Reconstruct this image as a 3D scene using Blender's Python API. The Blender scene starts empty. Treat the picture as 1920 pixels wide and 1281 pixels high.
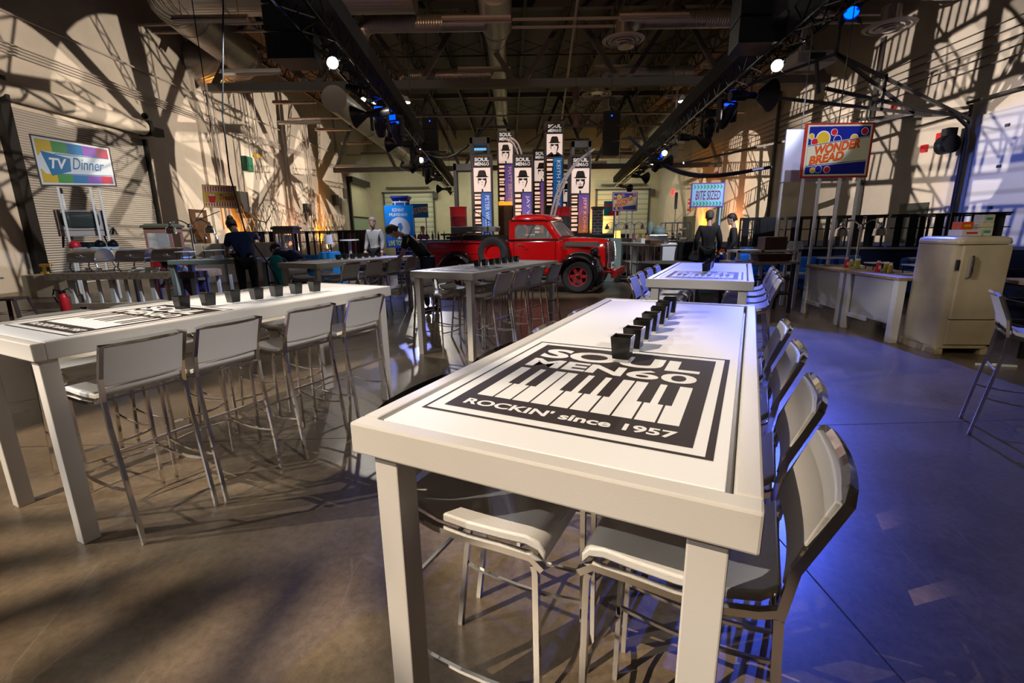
import bpy, bmesh, math, random
from mathutils import Vector as V, Matrix, Euler
PI = math.pi
R = math.radians
S = bpy.context.scene
COL = S.collection
random.seed(7)

# ------------------------------------------------------------------ camera
F_PX, PITCH, ROLL, CAM_H = 880.3, 0.2317, -0.0145, 1.5408
_c, _s = math.cos(PITCH), math.sin(PITCH)
FWD = V((0, _c, -_s)); _U = V((0, _s, _c)); _R = V((1, 0, 0))
RGT = _R*math.cos(ROLL) + _U*math.sin(ROLL)
UPV = -_R*math.sin(ROLL) + _U*math.cos(ROLL)
CAM = V((0, 0, CAM_H))
cd = bpy.data.cameras.new('camera'); cam = bpy.data.objects.new('camera', cd); COL.objects.link(cam)
cd.sensor_width = 36; cd.lens = F_PX/1920*36; cd.clip_start = .05; cd.clip_end = 200
m = Matrix((RGT, UPV, -FWD)).transposed().to_4x4(); m.translation = CAM
cam.matrix_world = m
S.camera = cam

def ray(px, py): return FWD + RGT*((px-960)/F_PX) + UPV*((640.5-py)/F_PX)
def atY(px, py, y): d = ray(px, py); return CAM + d*(y/d.y)
def atZ(px, py, z): d = ray(px, py); return CAM + d*((z-CAM_H)/d.z)
def atX(px, py, x): d = ray(px, py); return CAM + d*(x/d.x)

# ------------------------------------------------------------------ world, exposure
w = bpy.data.worlds.new('world'); S.world = w; w.use_nodes = True
w.node_tree.nodes['Background'].inputs[0].default_value = (.5, .55, .7, 1)
w.node_tree.nodes['Background'].inputs[1].default_value = .05
S.view_settings.view_transform = 'Standard'; S.view_settings.look = 'None'
S.view_settings.exposure = 0; S.view_settings.gamma = 1; S.view_settings.use_curve_mapping = False
S.cycles.max_bounces = 6; S.cycles.diffuse_bounces = 3; S.cycles.glossy_bounces = 3
S.cycles.transmission_bounces = 4; S.cycles.use_denoising = True
S.cycles.sample_clamp_indirect = 4; S.cycles.caustics_reflective = False; S.cycles.caustics_refractive = False

def lamp(name, kind, loc, target, energy, color=(1, 1, 1), size=.1, spot=60, blend=.3, size_y=None, parent=None):
    l = bpy.data.lights.new(name, kind); l.energy = energy; l.color = color
    if kind == 'AREA':
        l.size = size
        if size_y: l.shape = 'RECTANGLE'; l.size_y = size_y
    else: l.shadow_soft_size = size
    if kind == 'SPOT': l.spot_size = R(spot); l.spot_blend = blend
    o = bpy.data.objects.new(name, l); COL.objects.link(o)
    o.location = loc
    o.rotation_euler = (V(target)-V(loc)).to_track_quat('-Z', 'Y').to_euler()
    return o
# added unseen area fills above the hall; most strip lights stay unlit
lamp('area_fill', 'AREA', (0, 6, 8.4), (0, 6, 0), 100, (1, .93, .84), 9, size_y=12)
lamp('area_fill', 'AREA', (-8, 27, 8.4), (-8, 27, 0), 90, (1, .93, .8), 10, size_y=16)
lamp('area_fill', 'AREA', (6, 27, 8.4), (6, 27, 0), 90, (1, .93, .8), 10, size_y=16)
lamp('area_fill', 'AREA', (0, 45.5, 7.2), (0, 49, 0), 850, (1, .97, .72), 26, size_y=3)

# ------------------------------------------------------------------ materials
def mat(name, c, rough=.5, metal=0., noise=0., nscale=8., bump=0., bscale=60., emit=0., alpha=1., trans=0., coat=0., stretch=None, c2=None):
    mt = bpy.data.materials.new(name); mt.use_nodes = True
    nt = mt.node_tree; N = nt.nodes; L = nt.links; b = N['Principled BSDF']
    b.inputs['Base Color'].default_value = (*c, 1); b.inputs['Roughness'].default_value = rough
    b.inputs['Metallic'].default_value = metal
    if coat: b.inputs['Coat Weight'].default_value = coat; b.inputs['Coat Roughness'].default_value = .05
    if trans: b.inputs['Transmission Weight'].default_value = trans
    if alpha < 1: b.inputs['Alpha'].default_value = alpha
    if emit:
        b.inputs['Emission Color'].default_value = (*c, 1); b.inputs['Emission Strength'].default_value = emit
    tc = None
    if noise or bump:
        tc = N.new('ShaderNodeTexCoord'); mp = N.new('ShaderNodeMapping'); L.new(tc.outputs['Object'], mp.inputs[0])
        if stretch: mp.inputs['Scale'].default_value = stretch
    if noise:
        n = N.new('ShaderNodeTexNoise'); n.inputs['Scale'].default_value = nscale; n.inputs['Detail'].default_value = 5
        L.new(mp.outputs[0], n.inputs['Vector'])
        mx = N.new('ShaderNodeMix'); mx.data_type = 'RGBA'
        cc = c2 or tuple(max(0, x*(1-noise)) for x in c)
        mx.inputs['A'].default_value = (*cc, 1); mx.inputs['B'].default_value = (*[min(1, x*(1+noise*.5)) for x in c], 1) if not c2 else (*c, 1)
        rp = N.new('ShaderNodeMapRange'); rp.inputs[1].default_value = .35; rp.inputs[2].default_value = .65
        L.new(n.outputs[0], rp.inputs[0]); L.new(rp.outputs[0], mx.inputs['Factor'])
        L.new(mx.outputs['Result'], b.inputs['Base Color'])
    if bump:
        n2 = N.new('ShaderNodeTexNoise'); n2.inputs['Scale'].default_value = bscale
        L.new(mp.outputs[0], n2.inputs['Vector'])
        bp = N.new('ShaderNodeBump'); bp.inputs['Strength'].default_value = bump; bp.inputs['Distance'].default_value = .01
        L.new(n2.outputs[0], bp.inputs['Height']); L.new(bp.outputs[0], b.inputs['Normal'])
    return mt

def wave_bump(mt, direction, scale, strength, dist=.02, coord='Object', dark=None):
    nt = mt.node_tree; N = nt.nodes; L = nt.links; b = N['Principled BSDF']
    tc = N.new('ShaderNodeTexCoord'); wv = N.new('ShaderNodeTexWave'); wv.bands_direction = direction
    wv.inputs['Scale'].default_value = scale
    L.new(tc.outputs[coord], wv.inputs['Vector'])
    bp = N.new('ShaderNodeBump'); bp.inputs['Strength'].default_value = strength; bp.inputs['Distance'].default_value = dist
    L.new(wv.outputs['Fac'], bp.inputs['Height']); L.new(bp.outputs[0], b.inputs['Normal'])
    if dark:
        cr = N.new('ShaderNodeValToRGB'); cr.color_ramp.elements[0].color = (*dark, 1); cr.color_ramp.elements[0].position = .0
        cr.color_ramp.elements[1].color = b.inputs['Base Color'].default_value; cr.color_ramp.elements[1].position = .25
        L.new(wv.outputs['Fac'], cr.inputs[0]); L.new(cr.outputs[0], b.inputs['Base Color'])
    return mt

def brick_mat(name, c1, c2, mortar, sc):
    mt = mat(name, c1, .8); nt = mt.node_tree; N = nt.nodes; L = nt.links
    tc = N.new('ShaderNodeTexCoord'); br = N.new('ShaderNodeTexBrick'); mp = N.new('ShaderNodeMapping')
    mp.inputs['Rotation'].default_value = (R(90), 0, 0)
    L.new(tc.outputs['Object'], mp.inputs[0]); L.new(mp.outputs[0], br.inputs['Vector'])
    br.inputs['Color1'].default_value = (*c1, 1); br.inputs['Color2'].default_value = (*c2, 1); br.inputs['Mortar'].default_value = (*mortar, 1)
    br.inputs['Scale'].default_value = sc; br.inputs['Mortar Size'].default_value = .035; br.inputs['Row Height'].default_value = .35; br.inputs['Brick Width'].default_value = .9
    L.new(br.outputs[0], N['Principled BSDF'].inputs['Base Color'])
    return mt

def floor_mat():
    mt = mat('polished_concrete', (.15, .13, .11), .3); nt = mt.node_tree; N = nt.nodes; L = nt.links; b = N['Principled BSDF']
    tc = N.new('ShaderNodeTexCoord')
    n1 = N.new('ShaderNodeTexNoise'); n1.inputs['Scale'].default_value = .7; n1.inputs['Detail'].default_value = 7; n1.inputs['Roughness'].default_value = .65
    n2 = N.new('ShaderNodeTexNoise'); n2.inputs['Scale'].default_value = 26; n2.inputs['Detail'].default_value = 8; n2.inputs['Roughness'].default_value = .8
    for n in (n1, n2): L.new(tc.outputs['Object'], n.inputs['Vector'])
    r1 = N.new('ShaderNodeValToRGB'); r1.color_ramp.elements[0].position = .32; r1.color_ramp.elements[0].color = (.095, .072, .05, 1)
    r1.color_ramp.elements[1].position = .7; r1.color_ramp.elements[1].color = (.23, .172, .112, 1)
    L.new(n1.outputs[0], r1.inputs[0])
    mx = N.new('ShaderNodeMix'); mx.data_type = 'RGBA'; mx.blend_type = 'MULTIPLY'; mx.inputs['Factor'].default_value = .75
    r2 = N.new('ShaderNodeValToRGB'); r2.color_ramp.elements[0].position = .35; r2.color_ramp.elements[0].color = (.55, .53, .5, 1)
    r2.color_ramp.elements[1].position = .62; r2.color_ramp.elements[1].color = (1.1, 1.1, 1.1, 1)
    L.new(n2.outputs[0], r2.inputs[0]); L.new(r1.outputs[0], mx.inputs['A']); L.new(r2.outputs[0], mx.inputs['B'])
    # fine pale scratches
    wv = N.new('ShaderNodeTexVoronoi'); wv.feature = 'DISTANCE_TO_EDGE'; wv.inputs['Scale'].default_value = .9
    ns = N.new('ShaderNodeTexNoise'); ns.inputs['Scale'].default_value = 1.3
    mp = N.new('ShaderNodeMapping'); mp.inputs['Scale'].default_value = (3, .6, 1); mp.inputs['Rotation'].default_value = (0, 0, .5)
    L.new(tc.outputs['Object'], mp.inputs[0]); L.new(mp.outputs[0], wv.inputs['Vector'])
    lt = N.new('ShaderNodeMath'); lt.operation = 'LESS_THAN'; lt.inputs[1].default_value = .006
    L.new(wv.outputs['Distance'], lt.inputs[0])
    L.new(tc.outputs['Object'], ns.inputs['Vector'])
    gt = N.new('ShaderNodeMath'); gt.operation = 'GREATER_THAN'; gt.inputs[1].default_value = .56; L.new(ns.outputs[0], gt.inputs[0])
    ml = N.new('ShaderNodeMath'); ml.operation = 'MULTIPLY'; L.new(lt.outputs[0], ml.inputs[0]); L.new(gt.outputs[0], ml.inputs[1])
    ms = N.new('ShaderNodeMath'); ms.operation = 'MULTIPLY'; ms.inputs[1].default_value = .12; L.new(ml.outputs[0], ms.inputs[0])
    m2 = N.new('ShaderNodeMix'); m2.data_type = 'RGBA'; L.new(ms.outputs[0], m2.inputs['Factor']); L.new(mx.outputs['Result'], m2.inputs['A']); m2.inputs['B'].default_value = (.4, .38, .34, 1)
    L.new(m2.outputs['Result'], b.inputs['Base Color'])
    rr = N.new('ShaderNodeMapRange'); rr.inputs[3].default_value = .2; rr.inputs[4].default_value = .42; L.new(n1.outputs[0], rr.inputs[0]); L.new(rr.outputs[0], b.inputs['Roughness'])
    bp = N.new('ShaderNodeBump'); bp.inputs['Strength'].default_value = .12; bp.inputs['Distance'].default_value = .003; L.new(n2.outputs[0], bp.inputs['Height']); L.new(bp.outputs[0], b.inputs['Normal'])
    return mt

MT = dict(
    floor=floor_mat(),
    wall=mat('painted_wall', (.66, .59, .51), .8, noise=.06, nscale=1.5),
    wall_back=mat('cream_wall', (.62, .58, .42), .8, noise=.06, nscale=1.5),
    deck=wave_bump(mat('metal_deck', (.15, .13, .12), .55, .3), 'Y', 4.2, 1, .05),
    steel=mat('painted_steel', (.085, .078, .075), .55),
    steel2=mat('joist_steel', (.05, .045, .042), .6),
    duct=wave_bump(mat('spiral_duct', (.5, .47, .43), .32, .6), 'Y', 3.2, .35, .02),
    ductx=wave_bump(mat('spiral_duct_cross', (.5, .47, .43), .32, .6), 'X', 3.2, .35, .02),
    fixture=mat('fixture_enamel', (.5, .45, .42), .5),
    tube=mat('lit_tube', (1, 1, .8), .5, emit=9),
    black=mat('black_metal', (.012, .012, .014), .45),
    blackcloth=mat('black_cloth', (.012, .012, .013), .85, noise=.3, nscale=20),
    chrome=mat('chrome', (.85, .84, .82), .10, 1.),
    chrome2=mat('brushed_steel', (.78, .77, .76), .24, 1.),
    leather=mat('white_leather', (.62, .60, .57), .42, bump=.15, bscale=300),
    paint=mat('warm_grey_paint', (.60, .57, .53), .38, bump=.04, bscale=150),
    panel=mat('white_panel', (.82, .82, .82), .45),
    ink=mat('dark_print', (.022, .012, .009), .62),
    glassblk=mat('black_glass', (.006, .006, .006), .2),
    clear=mat('clear_glass', (.8, .85, .85), .03, alpha=.35),
    red=mat('red_paint', (.62, .006, .008), .16, coat=1),
    darkred=mat('barrel_red', (.42, .03, .04), .4, noise=.2, nscale=5),
    gloss=mat('black_gloss_paint', (.008, .008, .009), .1, coat=1),
    rubber=mat('tyre_rubber', (.022, .022, .024), .7),
    rubgrey=mat('grey_rubber', (.07, .08, .095), .65),
    glass=mat('window_glass', (.5, .56, .55), .12, alpha=.2),
    cream=mat('aged_cream_enamel', (.52, .44, .30), .3, noise=.14, nscale=3, coat=.3),
    wood=mat('walnut_wood', (.10, .045, .022), .4, noise=.4, nscale=6, stretch=(1, 1, 8)),
    oak=mat('light_wood', (.42, .29, .17), .45, noise=.25, nscale=5, stretch=(8, 1, 1)),
    blue=mat('blue_print', (.005, .16, .62), .4),
    navy=mat('navy_print', (.015, .03, .22), .4),
    white=mat('white_paint', (.8, .8, .78), .45),
    offwhite=mat('off_white_board', (.6, .6, .57), .5),
    green=mat('sage_paint', (.22, .30, .26), .5),
    orange=mat('orange_print', (.72, .10, .01), .4),
    yellow=mat('yellow_print', (.75, .48, .03), .4),
    redp=mat('red_print', (.6, .02, .03), .4),
    teal=mat('teal_cloth', (.01, .30, .35), .8),
    skin=mat('skin', (.55, .33, .25), .5), hair=mat('dark_hair', (.02, .012, .01), .6),
    navycloth=mat('navy_cloth', (.012, .02, .07), .85, noise=.3, nscale=12),
    blackc=mat('black_shirt', (.014, .013, .013), .8, noise=.3, nscale=12),
    denim=mat('dark_denim', (.02, .035, .09), .85, noise=.3, nscale=14),
    sofa=mat('blue_vinyl', (.01, .12, .55), .4), cloth_blue=mat('blue_cloth', (.01, .25, .62), .7),
    brick=brick_mat('grey_brick', (.05, .05, .06), (.075, .075, .085), (.35, .36, .38), 3.2),
    brickb=brick_mat('blue_brick', (.02, .05, .17), (.03, .07, .22), (.75, .78, .85), 3.2),
)

# ------------------------------------------------------------------ mesh builder
class MB:
    def __init__(s): s.v = []; s.f = []; s.m = []; s.T = Matrix(); s.k = 0
    def add(s, vs, fs, k=None):
        b = len(s.v); s.v += [tuple(s.T @ V(p)) for p in vs]
        for f in fs: s.f.append([b+i for i in f]); s.m.append(s.k if k is None else k)
        return s
    def box(s, c, d, rot=0, k=None):
        x, y, z = d[0]/2, d[1]/2, d[2]/2; M = Matrix.Rotation(rot, 4, 'Z') if not isinstance(rot, tuple) else Euler(rot).to_matrix().to_4x4()
        vs = [V(c)+M @ V((i*x, j*y, l*z)) for i in (-1, 1) for j in (-1, 1) for l in (-1, 1)]
        return s.add(vs, [(0, 1, 3, 2), (4, 6, 7, 5), (0, 4, 5, 1), (2, 3, 7, 6), (0, 2, 6, 4), (1, 5, 7, 3)], k)
    def bb(s, a, b, k=None): return s.box([(a[i]+b[i])/2 for i in range(3)], [abs(b[i]-a[i]) for i in range(3)], 0, k)
    def bar(s, p, q, wd, h=None, k=None, up=(0, 0, 1)):     # square bar from p to q
        p, q = V(p), V(q); d = (q-p).normalized(); u = V(up)
        if abs(d.dot(u)) > .98: u = V((0, 1, 0))
        a = d.cross(u).normalized()*wd/2; b = a.cross(d).normalized()*(h or wd)/2
        vs = [p-a-b, p+a-b, p+a+b, p-a+b, q-a-b, q+a-b, q+a+b, q-a+b]
        return s.add(vs, [(0, 3, 2, 1), (4, 5, 6, 7), (0, 1, 5, 4), (1, 2, 6, 5), (2, 3, 7, 6), (3, 0, 4, 7)], k)
    def tube(s, path, r, n=8, k=None, cap=True, closed=False, up=None):
        P = [V(p) for p in path]; rs = r if isinstance(r, (list, tuple)) else [r]*len(P)
        vs = []; fs = []; pa = None
        for i, p in enumerate(P):
            if closed: d = (P[(i+1) % len(P)]-P[i-1]).normalized()
            else: d = (P[min(i+1, len(P)-1)]-P[max(i-1, 0)]).normalized()
            if pa is None:
                a = d.cross(V(up) if up else V((0, 0, 1)))
                if a.length < .05: a = d.cross(V((0, 1, 0)))
                a.normalize()
            else: a = (pa-d*pa.dot(d)).normalized()
            pa = a; b = d.cross(a)
            vs += [p+(a*math.cos(2*PI*(j+.5)/n)+b*math.sin(2*PI*(j+.5)/n))*rs[i] for j in range(n)]
        L = len(P)
        for i in range(L if closed else L-1):
            for j in range(n):
                i2 = (i+1) % L
                fs.append((i*n+j, i*n+(j+1) % n, i2*n+(j+1) % n, i2*n+j))
        if cap and not closed: fs += [tuple(range(n))[::-1], tuple((L-1)*n+j for j in range(n))]
        return s.add(vs, fs, k)
    def cyl(s, p, q, r, n=16, r2=None, k=None, cap=True): return s.tube([p, q], [r, r if r2 is None else r2], n, k, cap)
    def lathe(s, prof, c=(0, 0, 0), n=24, k=None, axis='Z'):
        vs = []; fs = []; c = V(c)
        for r, z in prof:
            for j in range(n):
                a = 2*PI*j/n; x, y = r*math.cos(a), r*math.sin(a)
                vs.append(c+(V((x, y, z)) if axis == 'Z' else V((x, z, y)) if axis == 'Y' else V((z, x, y))))
        for i in range(len(prof)-1):
            for j in range(n): fs.append((i*n+j, i*n+(j+1) % n, (i+1)*n+(j+1) % n, (i+1)*n+j))
        return s.add(vs, fs, k)
    def prism(s, poly, a, b, axis='Y', k=None):     # polygon in the two other axes, extruded a..b
        def P(u, w, t): return {'Y': (u, t, w), 'Z': (u, w, t), 'X': (t, u, w)}[axis]
        n = len(poly); vs = [P(u, w, a) for u, w in poly]+[P(u, w, b) for u, w in poly]
        return s.add(vs, [tuple(range(n)), tuple(range(2*n-1, n-1, -1))]+[(i, i+n, (i+1) % n+n, (i+1) % n) for i in range(n)], k)
    def loft(s, rings, k=None, cap=True, closed=True):
        n = len(rings[0]); vs = [p for r in rings for p in r]; fs = []
        for i in range(len(rings)-1):
            for j in range(n if closed else n-1): fs.append((i*n+j, i*n+(j+1) % n, (i+1)*n+(j+1) % n, (i+1)*n+j))
        if cap: fs += [tuple(range(n))[::-1], tuple((len(rings)-1)*n+j for j in range(n))]
        return s.add(vs, fs, k)
    def flat(s, poly, y=0., k=None): return s.add([(u, y, w) for u, w in poly], [tuple(range(len(poly)))], k)   # sign art in local x,z
    def disc(s, u, w, r, y=0., n=28, k=None, ry=None): return s.flat([(u+r*math.cos(2*PI*i/n), w+(ry or r)*math.sin(2*PI*i/n)) for i in range(n)], y, k)
    def rect(s, u0, w0, u1, w1, y=0., k=None): return s.flat([(u0, w0), (u1, w0), (u1, w1), (u0, w1)], y, k)
    def sphere(s, c, r, n=12, k=None):
        rr = r if isinstance(r, (tuple, list)) else (r, r, r); vs = []; fs = []; h = n//2+1
        for i in range(h+1):
            t = PI*i/h
            for j in range(n): a = 2*PI*j/n; vs.append(V(c)+V((rr[0]*math.sin(t)*math.cos(a), rr[1]*math.sin(t)*math.sin(a), rr[2]*math.cos(t))))
        for i in range(h):
            for j in range(n): fs.append((i*n+j, (i+1)*n+j, (i+1)*n+(j+1) % n, i*n+(j+1) % n))
        return s.add(vs, fs, k)
    def text(s, txt, box, y=0., k=None, shear=0., bold=.0, rot=0, fit=True, align='C'):   # box=(u0,w0,u1,w1) local x,z
        vs, fs = text_geo(txt, shear, bold)
        if not vs: return s
        x0 = min(p[0] for p in vs); x1 = max(p[0] for p in vs); y0 = min(p[1] for p in vs); y1 = max(p[1] for p in vs)
        u0, w0, u1, w1 = box; cx, cz = (u0+u1)/2, (w0+w1)/2; W, H = u1-u0, w1-w0
        if rot in (90, -90): W, H = H, W
        sx, sz = W/(x1-x0), H/(y1-y0)
        if not fit: sx = sz = min(sx, sz)
        a = R(rot); ca, sa = math.cos(a), math.sin(a); o = []
        for p in vs:
            X, Z = (p[0]-(x0+x1)/2)*sx, (p[1]-(y0+y1)/2)*sz
            o.append((cx+X*ca-Z*sa, y, cz+X*sa+Z*ca))
        return s.add(o, fs, k)
    def build(s, name, mats, parent=None, bevel=0., smooth=False, seg=2, ang=.7, **kw):
        me = bpy.data.meshes.new(name)
        if not isinstance(mats, (list, tuple)): mats = [mats]
        # origin at the centre of the base, for things without a parent
        off = V((0, 0, 0))
        if parent is None and s.v:
            xs = [p[0] for p in s.v]; ys = [p[1] for p in s.v]; zs = [p[2] for p in s.v]
            off = V(((min(xs)+max(xs))/2, (min(ys)+max(ys))/2, min(zs)))
        me.from_pydata([tuple(V(p)-off) for p in s.v], [], s.f); me.validate()
        for q in mats: me.materials.append(MT[q] if isinstance(q, str) else q)
        for p, k in zip(me.polygons, s.m): p.material_index = k
        if smooth:
            me.shade_smooth(); me.set_sharp_from_angle(angle=ang)
        bm = bmesh.new(); bm.from_mesh(me); bmesh.ops.recalc_face_normals(bm, faces=bm.faces); bm.to_mesh(me); bm.free()
        o = bpy.data.objects.new(name, me); COL.objects.link(o); o.location = off
        if bevel:
            b = o.modifiers.new('b', 'BEVEL'); b.width = bevel; b.segments = seg; b.limit_method = 'ANGLE'; b.angle_limit = R(40)
        if parent: o.parent = parent
        for k2, v2 in kw.items(): o[k2] = v2
        return o

_tg = {}
def text_geo(txt, shear, bold):
    key = (txt, shear, bold)
    if key not in _tg:
        c = bpy.data.curves.new('t', 'FONT'); c.body = txt; c.size = 1; c.shear = shear; c.offset = bold; c.resolution_u = 4; c.fill_mode = 'FRONT'
        o = bpy.data.objects.new('t', c); COL.objects.link(o)
        dg = bpy.context.evaluated_depsgraph_get(); me = bpy.data.meshes.new_from_object(o.evaluated_get(dg))
        _tg[key] = ([tuple(v.co) for v in me.vertices], [tuple(p.vertices) for p in me.polygons])
        bpy.data.objects.remove(o); bpy.data.curves.remove(c); bpy.data.meshes.remove(me)
    return _tg[key]

def thing(name, label, cat, loc=(0, 0, 0), rz=0, group=None):
    o = bpy.data.objects.new(name, None); COL.objects.link(o); o.location = loc; o.rotation_euler = (0, 0, rz); o.empty_display_size = .1
    return tag(o, label, cat, group)
def tag(o, label, cat, group=None):
    o['label'] = label; o['category'] = cat
    if group: o['group'] = group
    return o
def structure(o): o['kind'] = 'structure'; return o
def dup(root, loc, rz, label, group=None):
    def cp(o, par):
        c = o.copy(); COL.objects.link(c)
        if par: c.parent = par
        for ch in KIDS.get(o, []) or [x for x in o.children]: cp(ch, c)
        return c
    r = cp(root, None); r.location = loc; r.rotation_euler = (0, 0, rz); r['label'] = label
    if group: r['group'] = group
    return r
KIDS = {}
ORD = ['nearest', 'second', 'third', 'fourth', 'fifth', 'sixth', 'farthest']

def frameT(o, yaw=0, scale=1): return Matrix.Translation(V(o)) @ Matrix.Rotation(yaw, 4, 'Z') @ Matrix.Scale(scale, 4)

# ------------------------------------------------------------------ room shell
XL, XR, YB, YF, ZD = -14.5, 15.5, 51., -9., 11.5
def plane(name, m, vs):
    b = MB(); b.bb(*vs); return structure(b.build(name, m))
plane('floor', 'floor', ((XL-.3, YF-.3, -.3), (XR+.3, YB+.3, 0)))
plane('ceiling', 'deck', ((XL-.3, YF-.3, ZD), (XR+.3, YB+.3, ZD+.3)))
plane('wall_left', 'wall', ((XL-.3, YF, 0), (XL, YB, ZD)))
plane('wall_right', 'wall', ((XR, YF, 0), (XR+.3, YB, ZD)))
plane('wall_back', 'wall_back', ((XL-.3, YB, 0), (XR+.3, YB+.3, ZD)))
plane('wall_front', 'wall', ((XL-.3, YF-.3, 0), (XR+.3, YF, ZD)))
# wall pilasters on the left and right wall
for y in (23.6, 41.8):
    plane('trim_%d' % (1+(y > 30)), 'wall', ((XL, y, 0), (XL+.14, y+.5, ZD)))
MT['joint'] = mat('floor_joint', (.03, .027, .024), .8)
b = MB(); b.box((1.34, 0, .0004), (.007, 18, .0008), 0, 0); b.box((0, 3.4, .0004), (29, .007, .0008), .03)
b.box((1.34, 20, .0004), (.007, 22, .0008)); b.box((-2.4, 6, .0004), (.007, 22, .0008), -.95); b.box((0, 9.3, .0004), (29.9, .007, .0008))
structure(b.build('trim_3', 'joint'))

# roller shutter on the left wall
MT['shutter'] = wave_bump(mat('shutter_slats', (.66, .62, .57), .5), 'Z', 4.2, 1, .04, dark=(.25, .23, .21))
d = MB(); d.bb((XL, 14.62, 0), (XL+.06, 19.85, 5.25)); door1 = structure(d.build('door_1', 'shutter'))
def kid(mb, name, m, par, **k):     # child of a mesh that has its own origin
    o = mb.build(name, m, par, **k); o.matrix_parent_inverse = Matrix.Translation(-par.location); return o
g = MB(); g.box((XL+.12, 14.55, 2.7), (.24, .3, 5.5)); g.box((XL+.1, 19.92, 2.6), (.16, .12, 5.3)); kid(g, 'door_track', 'black', door1)
g = MB(); g.tube([(XL+.35, 13.2, 5.62), (XL+.35, 19.6, 5.62)], .27, 20); kid(g, 'roller_barrel', 'wall', door1, smooth=True)
g = MB(); g.box((XL+.35, 19.75, 5.62), (.5, .16, .55)); g.box((XL+.45, 20.1, 5.55), (.3, .6, .3)); g.box((XL+.3, 14.35, 5.62), (.5, .12, .6)); g.sphere((XL+.3, 19.9, 6.1), .12); kid(g, 'barrel_bracket', 'black', door1)
g = MB(); g.box((XL+.35, 14.5, .02), (.9, .9, .05)); kid(g, 'track_foot', 'black', door1)
# plain doors on the left wall
d = MB(); d.bb((XL, 22.0, 0), (XL+.06, 23.2, 2.7)); o = structure(d.build('door_2', 'wood'))
g = MB(); g.box((XL+.06, 22.6, 2.45), (.03, .5, .2)); kid(g, 'door_plate', 'fixture', o)
MT['doordark'] = mat('glazed_opening', (.05, .055, .05), .2); MT['paleglass'] = mat('lit_office', (.35, .48, .36), .4)
d = MB(); d.bb((XL, 44.2, 0), (XL+.08, 49.6, 6.1)); o = structure(d.build('door_3', 'wall_back'))
g = MB(); g.box((XL+.14, 44.1, 3.1), (.2, .35, 6.2)); g.box((XL+.3, 46.6, 6.2), (.5, 5.4, .5)); g.box((XL+.12, 46.8, 3.0), (.12, 5, .12)); kid(g, 'door_frame', 'black', o)
g = MB(); g.bb((XL+.09, 44.6, 0), (XL+.12, 49.2, 2.9)); kid(g, 'glass_panel', 'paleglass', o)
# sectional doors in the back wall
MT['secdoor'] = wave_bump(mat('sectional_door', (.66, .68, .54), .5), 'Z', .62, .6, .03, dark=(.4, .42, .33))
for i, (x0, x1) in enumerate(((-13.0, -8.0), (9.1, 14.4))):
    d = MB(); d.bb((x0, YB-.08, 0), (x1, YB, 5.45)); o = structure(d.build('door_%d' % (4+i), 'secdoor'))
    g = MB(); g.box((x0-.08, YB-.1, 2.8), (.14, .2, 5.6)); g.box((x1+.08, YB-.1, 2.8), (.14, .2, 5.6)); g.box(((x0+x1)/2, YB-.1, 5.55), (x1-x0+.5, .2, .14)); g.box(((x0+x1)/2, YB-.4, 6.0), (x1-x0-.6, .14, .16)); g.box((x1+.3, YB-.3, 5.2), (.5, .4, .6))
    kid(g, 'door_track', 'steel', o)
# right wall sectional door with its curved track
MT['bigdoor'] = wave_bump(mat('insulated_door', (.60, .60, .60), .5), 'Z', .5, .5, .03, dark=(.4, .4, .41))
d = MB(); d.bb((XR-.08, 9.6, 0), (XR, 16.55, 5.0)); o = structure(d.build('door_6', 'bigdoor'))
g = MB(); g.tube([(XR-.25, 16.7, 0), (XR-.25, 16.7, 4.2), (XR-.35, 16.7, 4.7), (XR-.8, 16.7, 5.05), (XR-1.6, 16.7, 5.15), (XR-5.2, 16.7, 5.9)], .06, 8)
g.tube([(XR-.15, 16.9, 0), (XR-.15, 16.9, 5.4)], .05, 6); g.tube([(XR-.3, 9.4, 5.45), (XR-.3, 16.9, 5.45)], .05, 8); g.tube([(XR-.4, 11, 5.6), (XR-.4, 14.8, 5.6)], .1, 8)
kid(g, 'door_track', 'steel2', o)
g = MB()
for y in (15.6, 13.9, 12.2, 10.5):
    for z in (.8, 2.05, 3.3, 4.5): g.box((XR-.1, y, z), (.05, .12, .09))
kid(g, 'door_hinge', 'black', o)
g = MB(); g.cyl((XR-.5, 16.95, 4.2), (XR-.5, 17.35, 4.2), .3, 16); g.box((XR-.5, 17.15, 4.6), (.3, .3, .25)); kid(g, 'door_opener', 'black', o, smooth=True)
d = MB(); d.bb((XR-.05, 18.0, 0), (XR, 19.3, 2.35)); structure(d.build('door_7', 'doordark'))
d = MB(); d.bb((XR-.05, 40.5, 0), (XR, 43.4, 2.55)); structure(d.build('door_8', 'doordark'))

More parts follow.
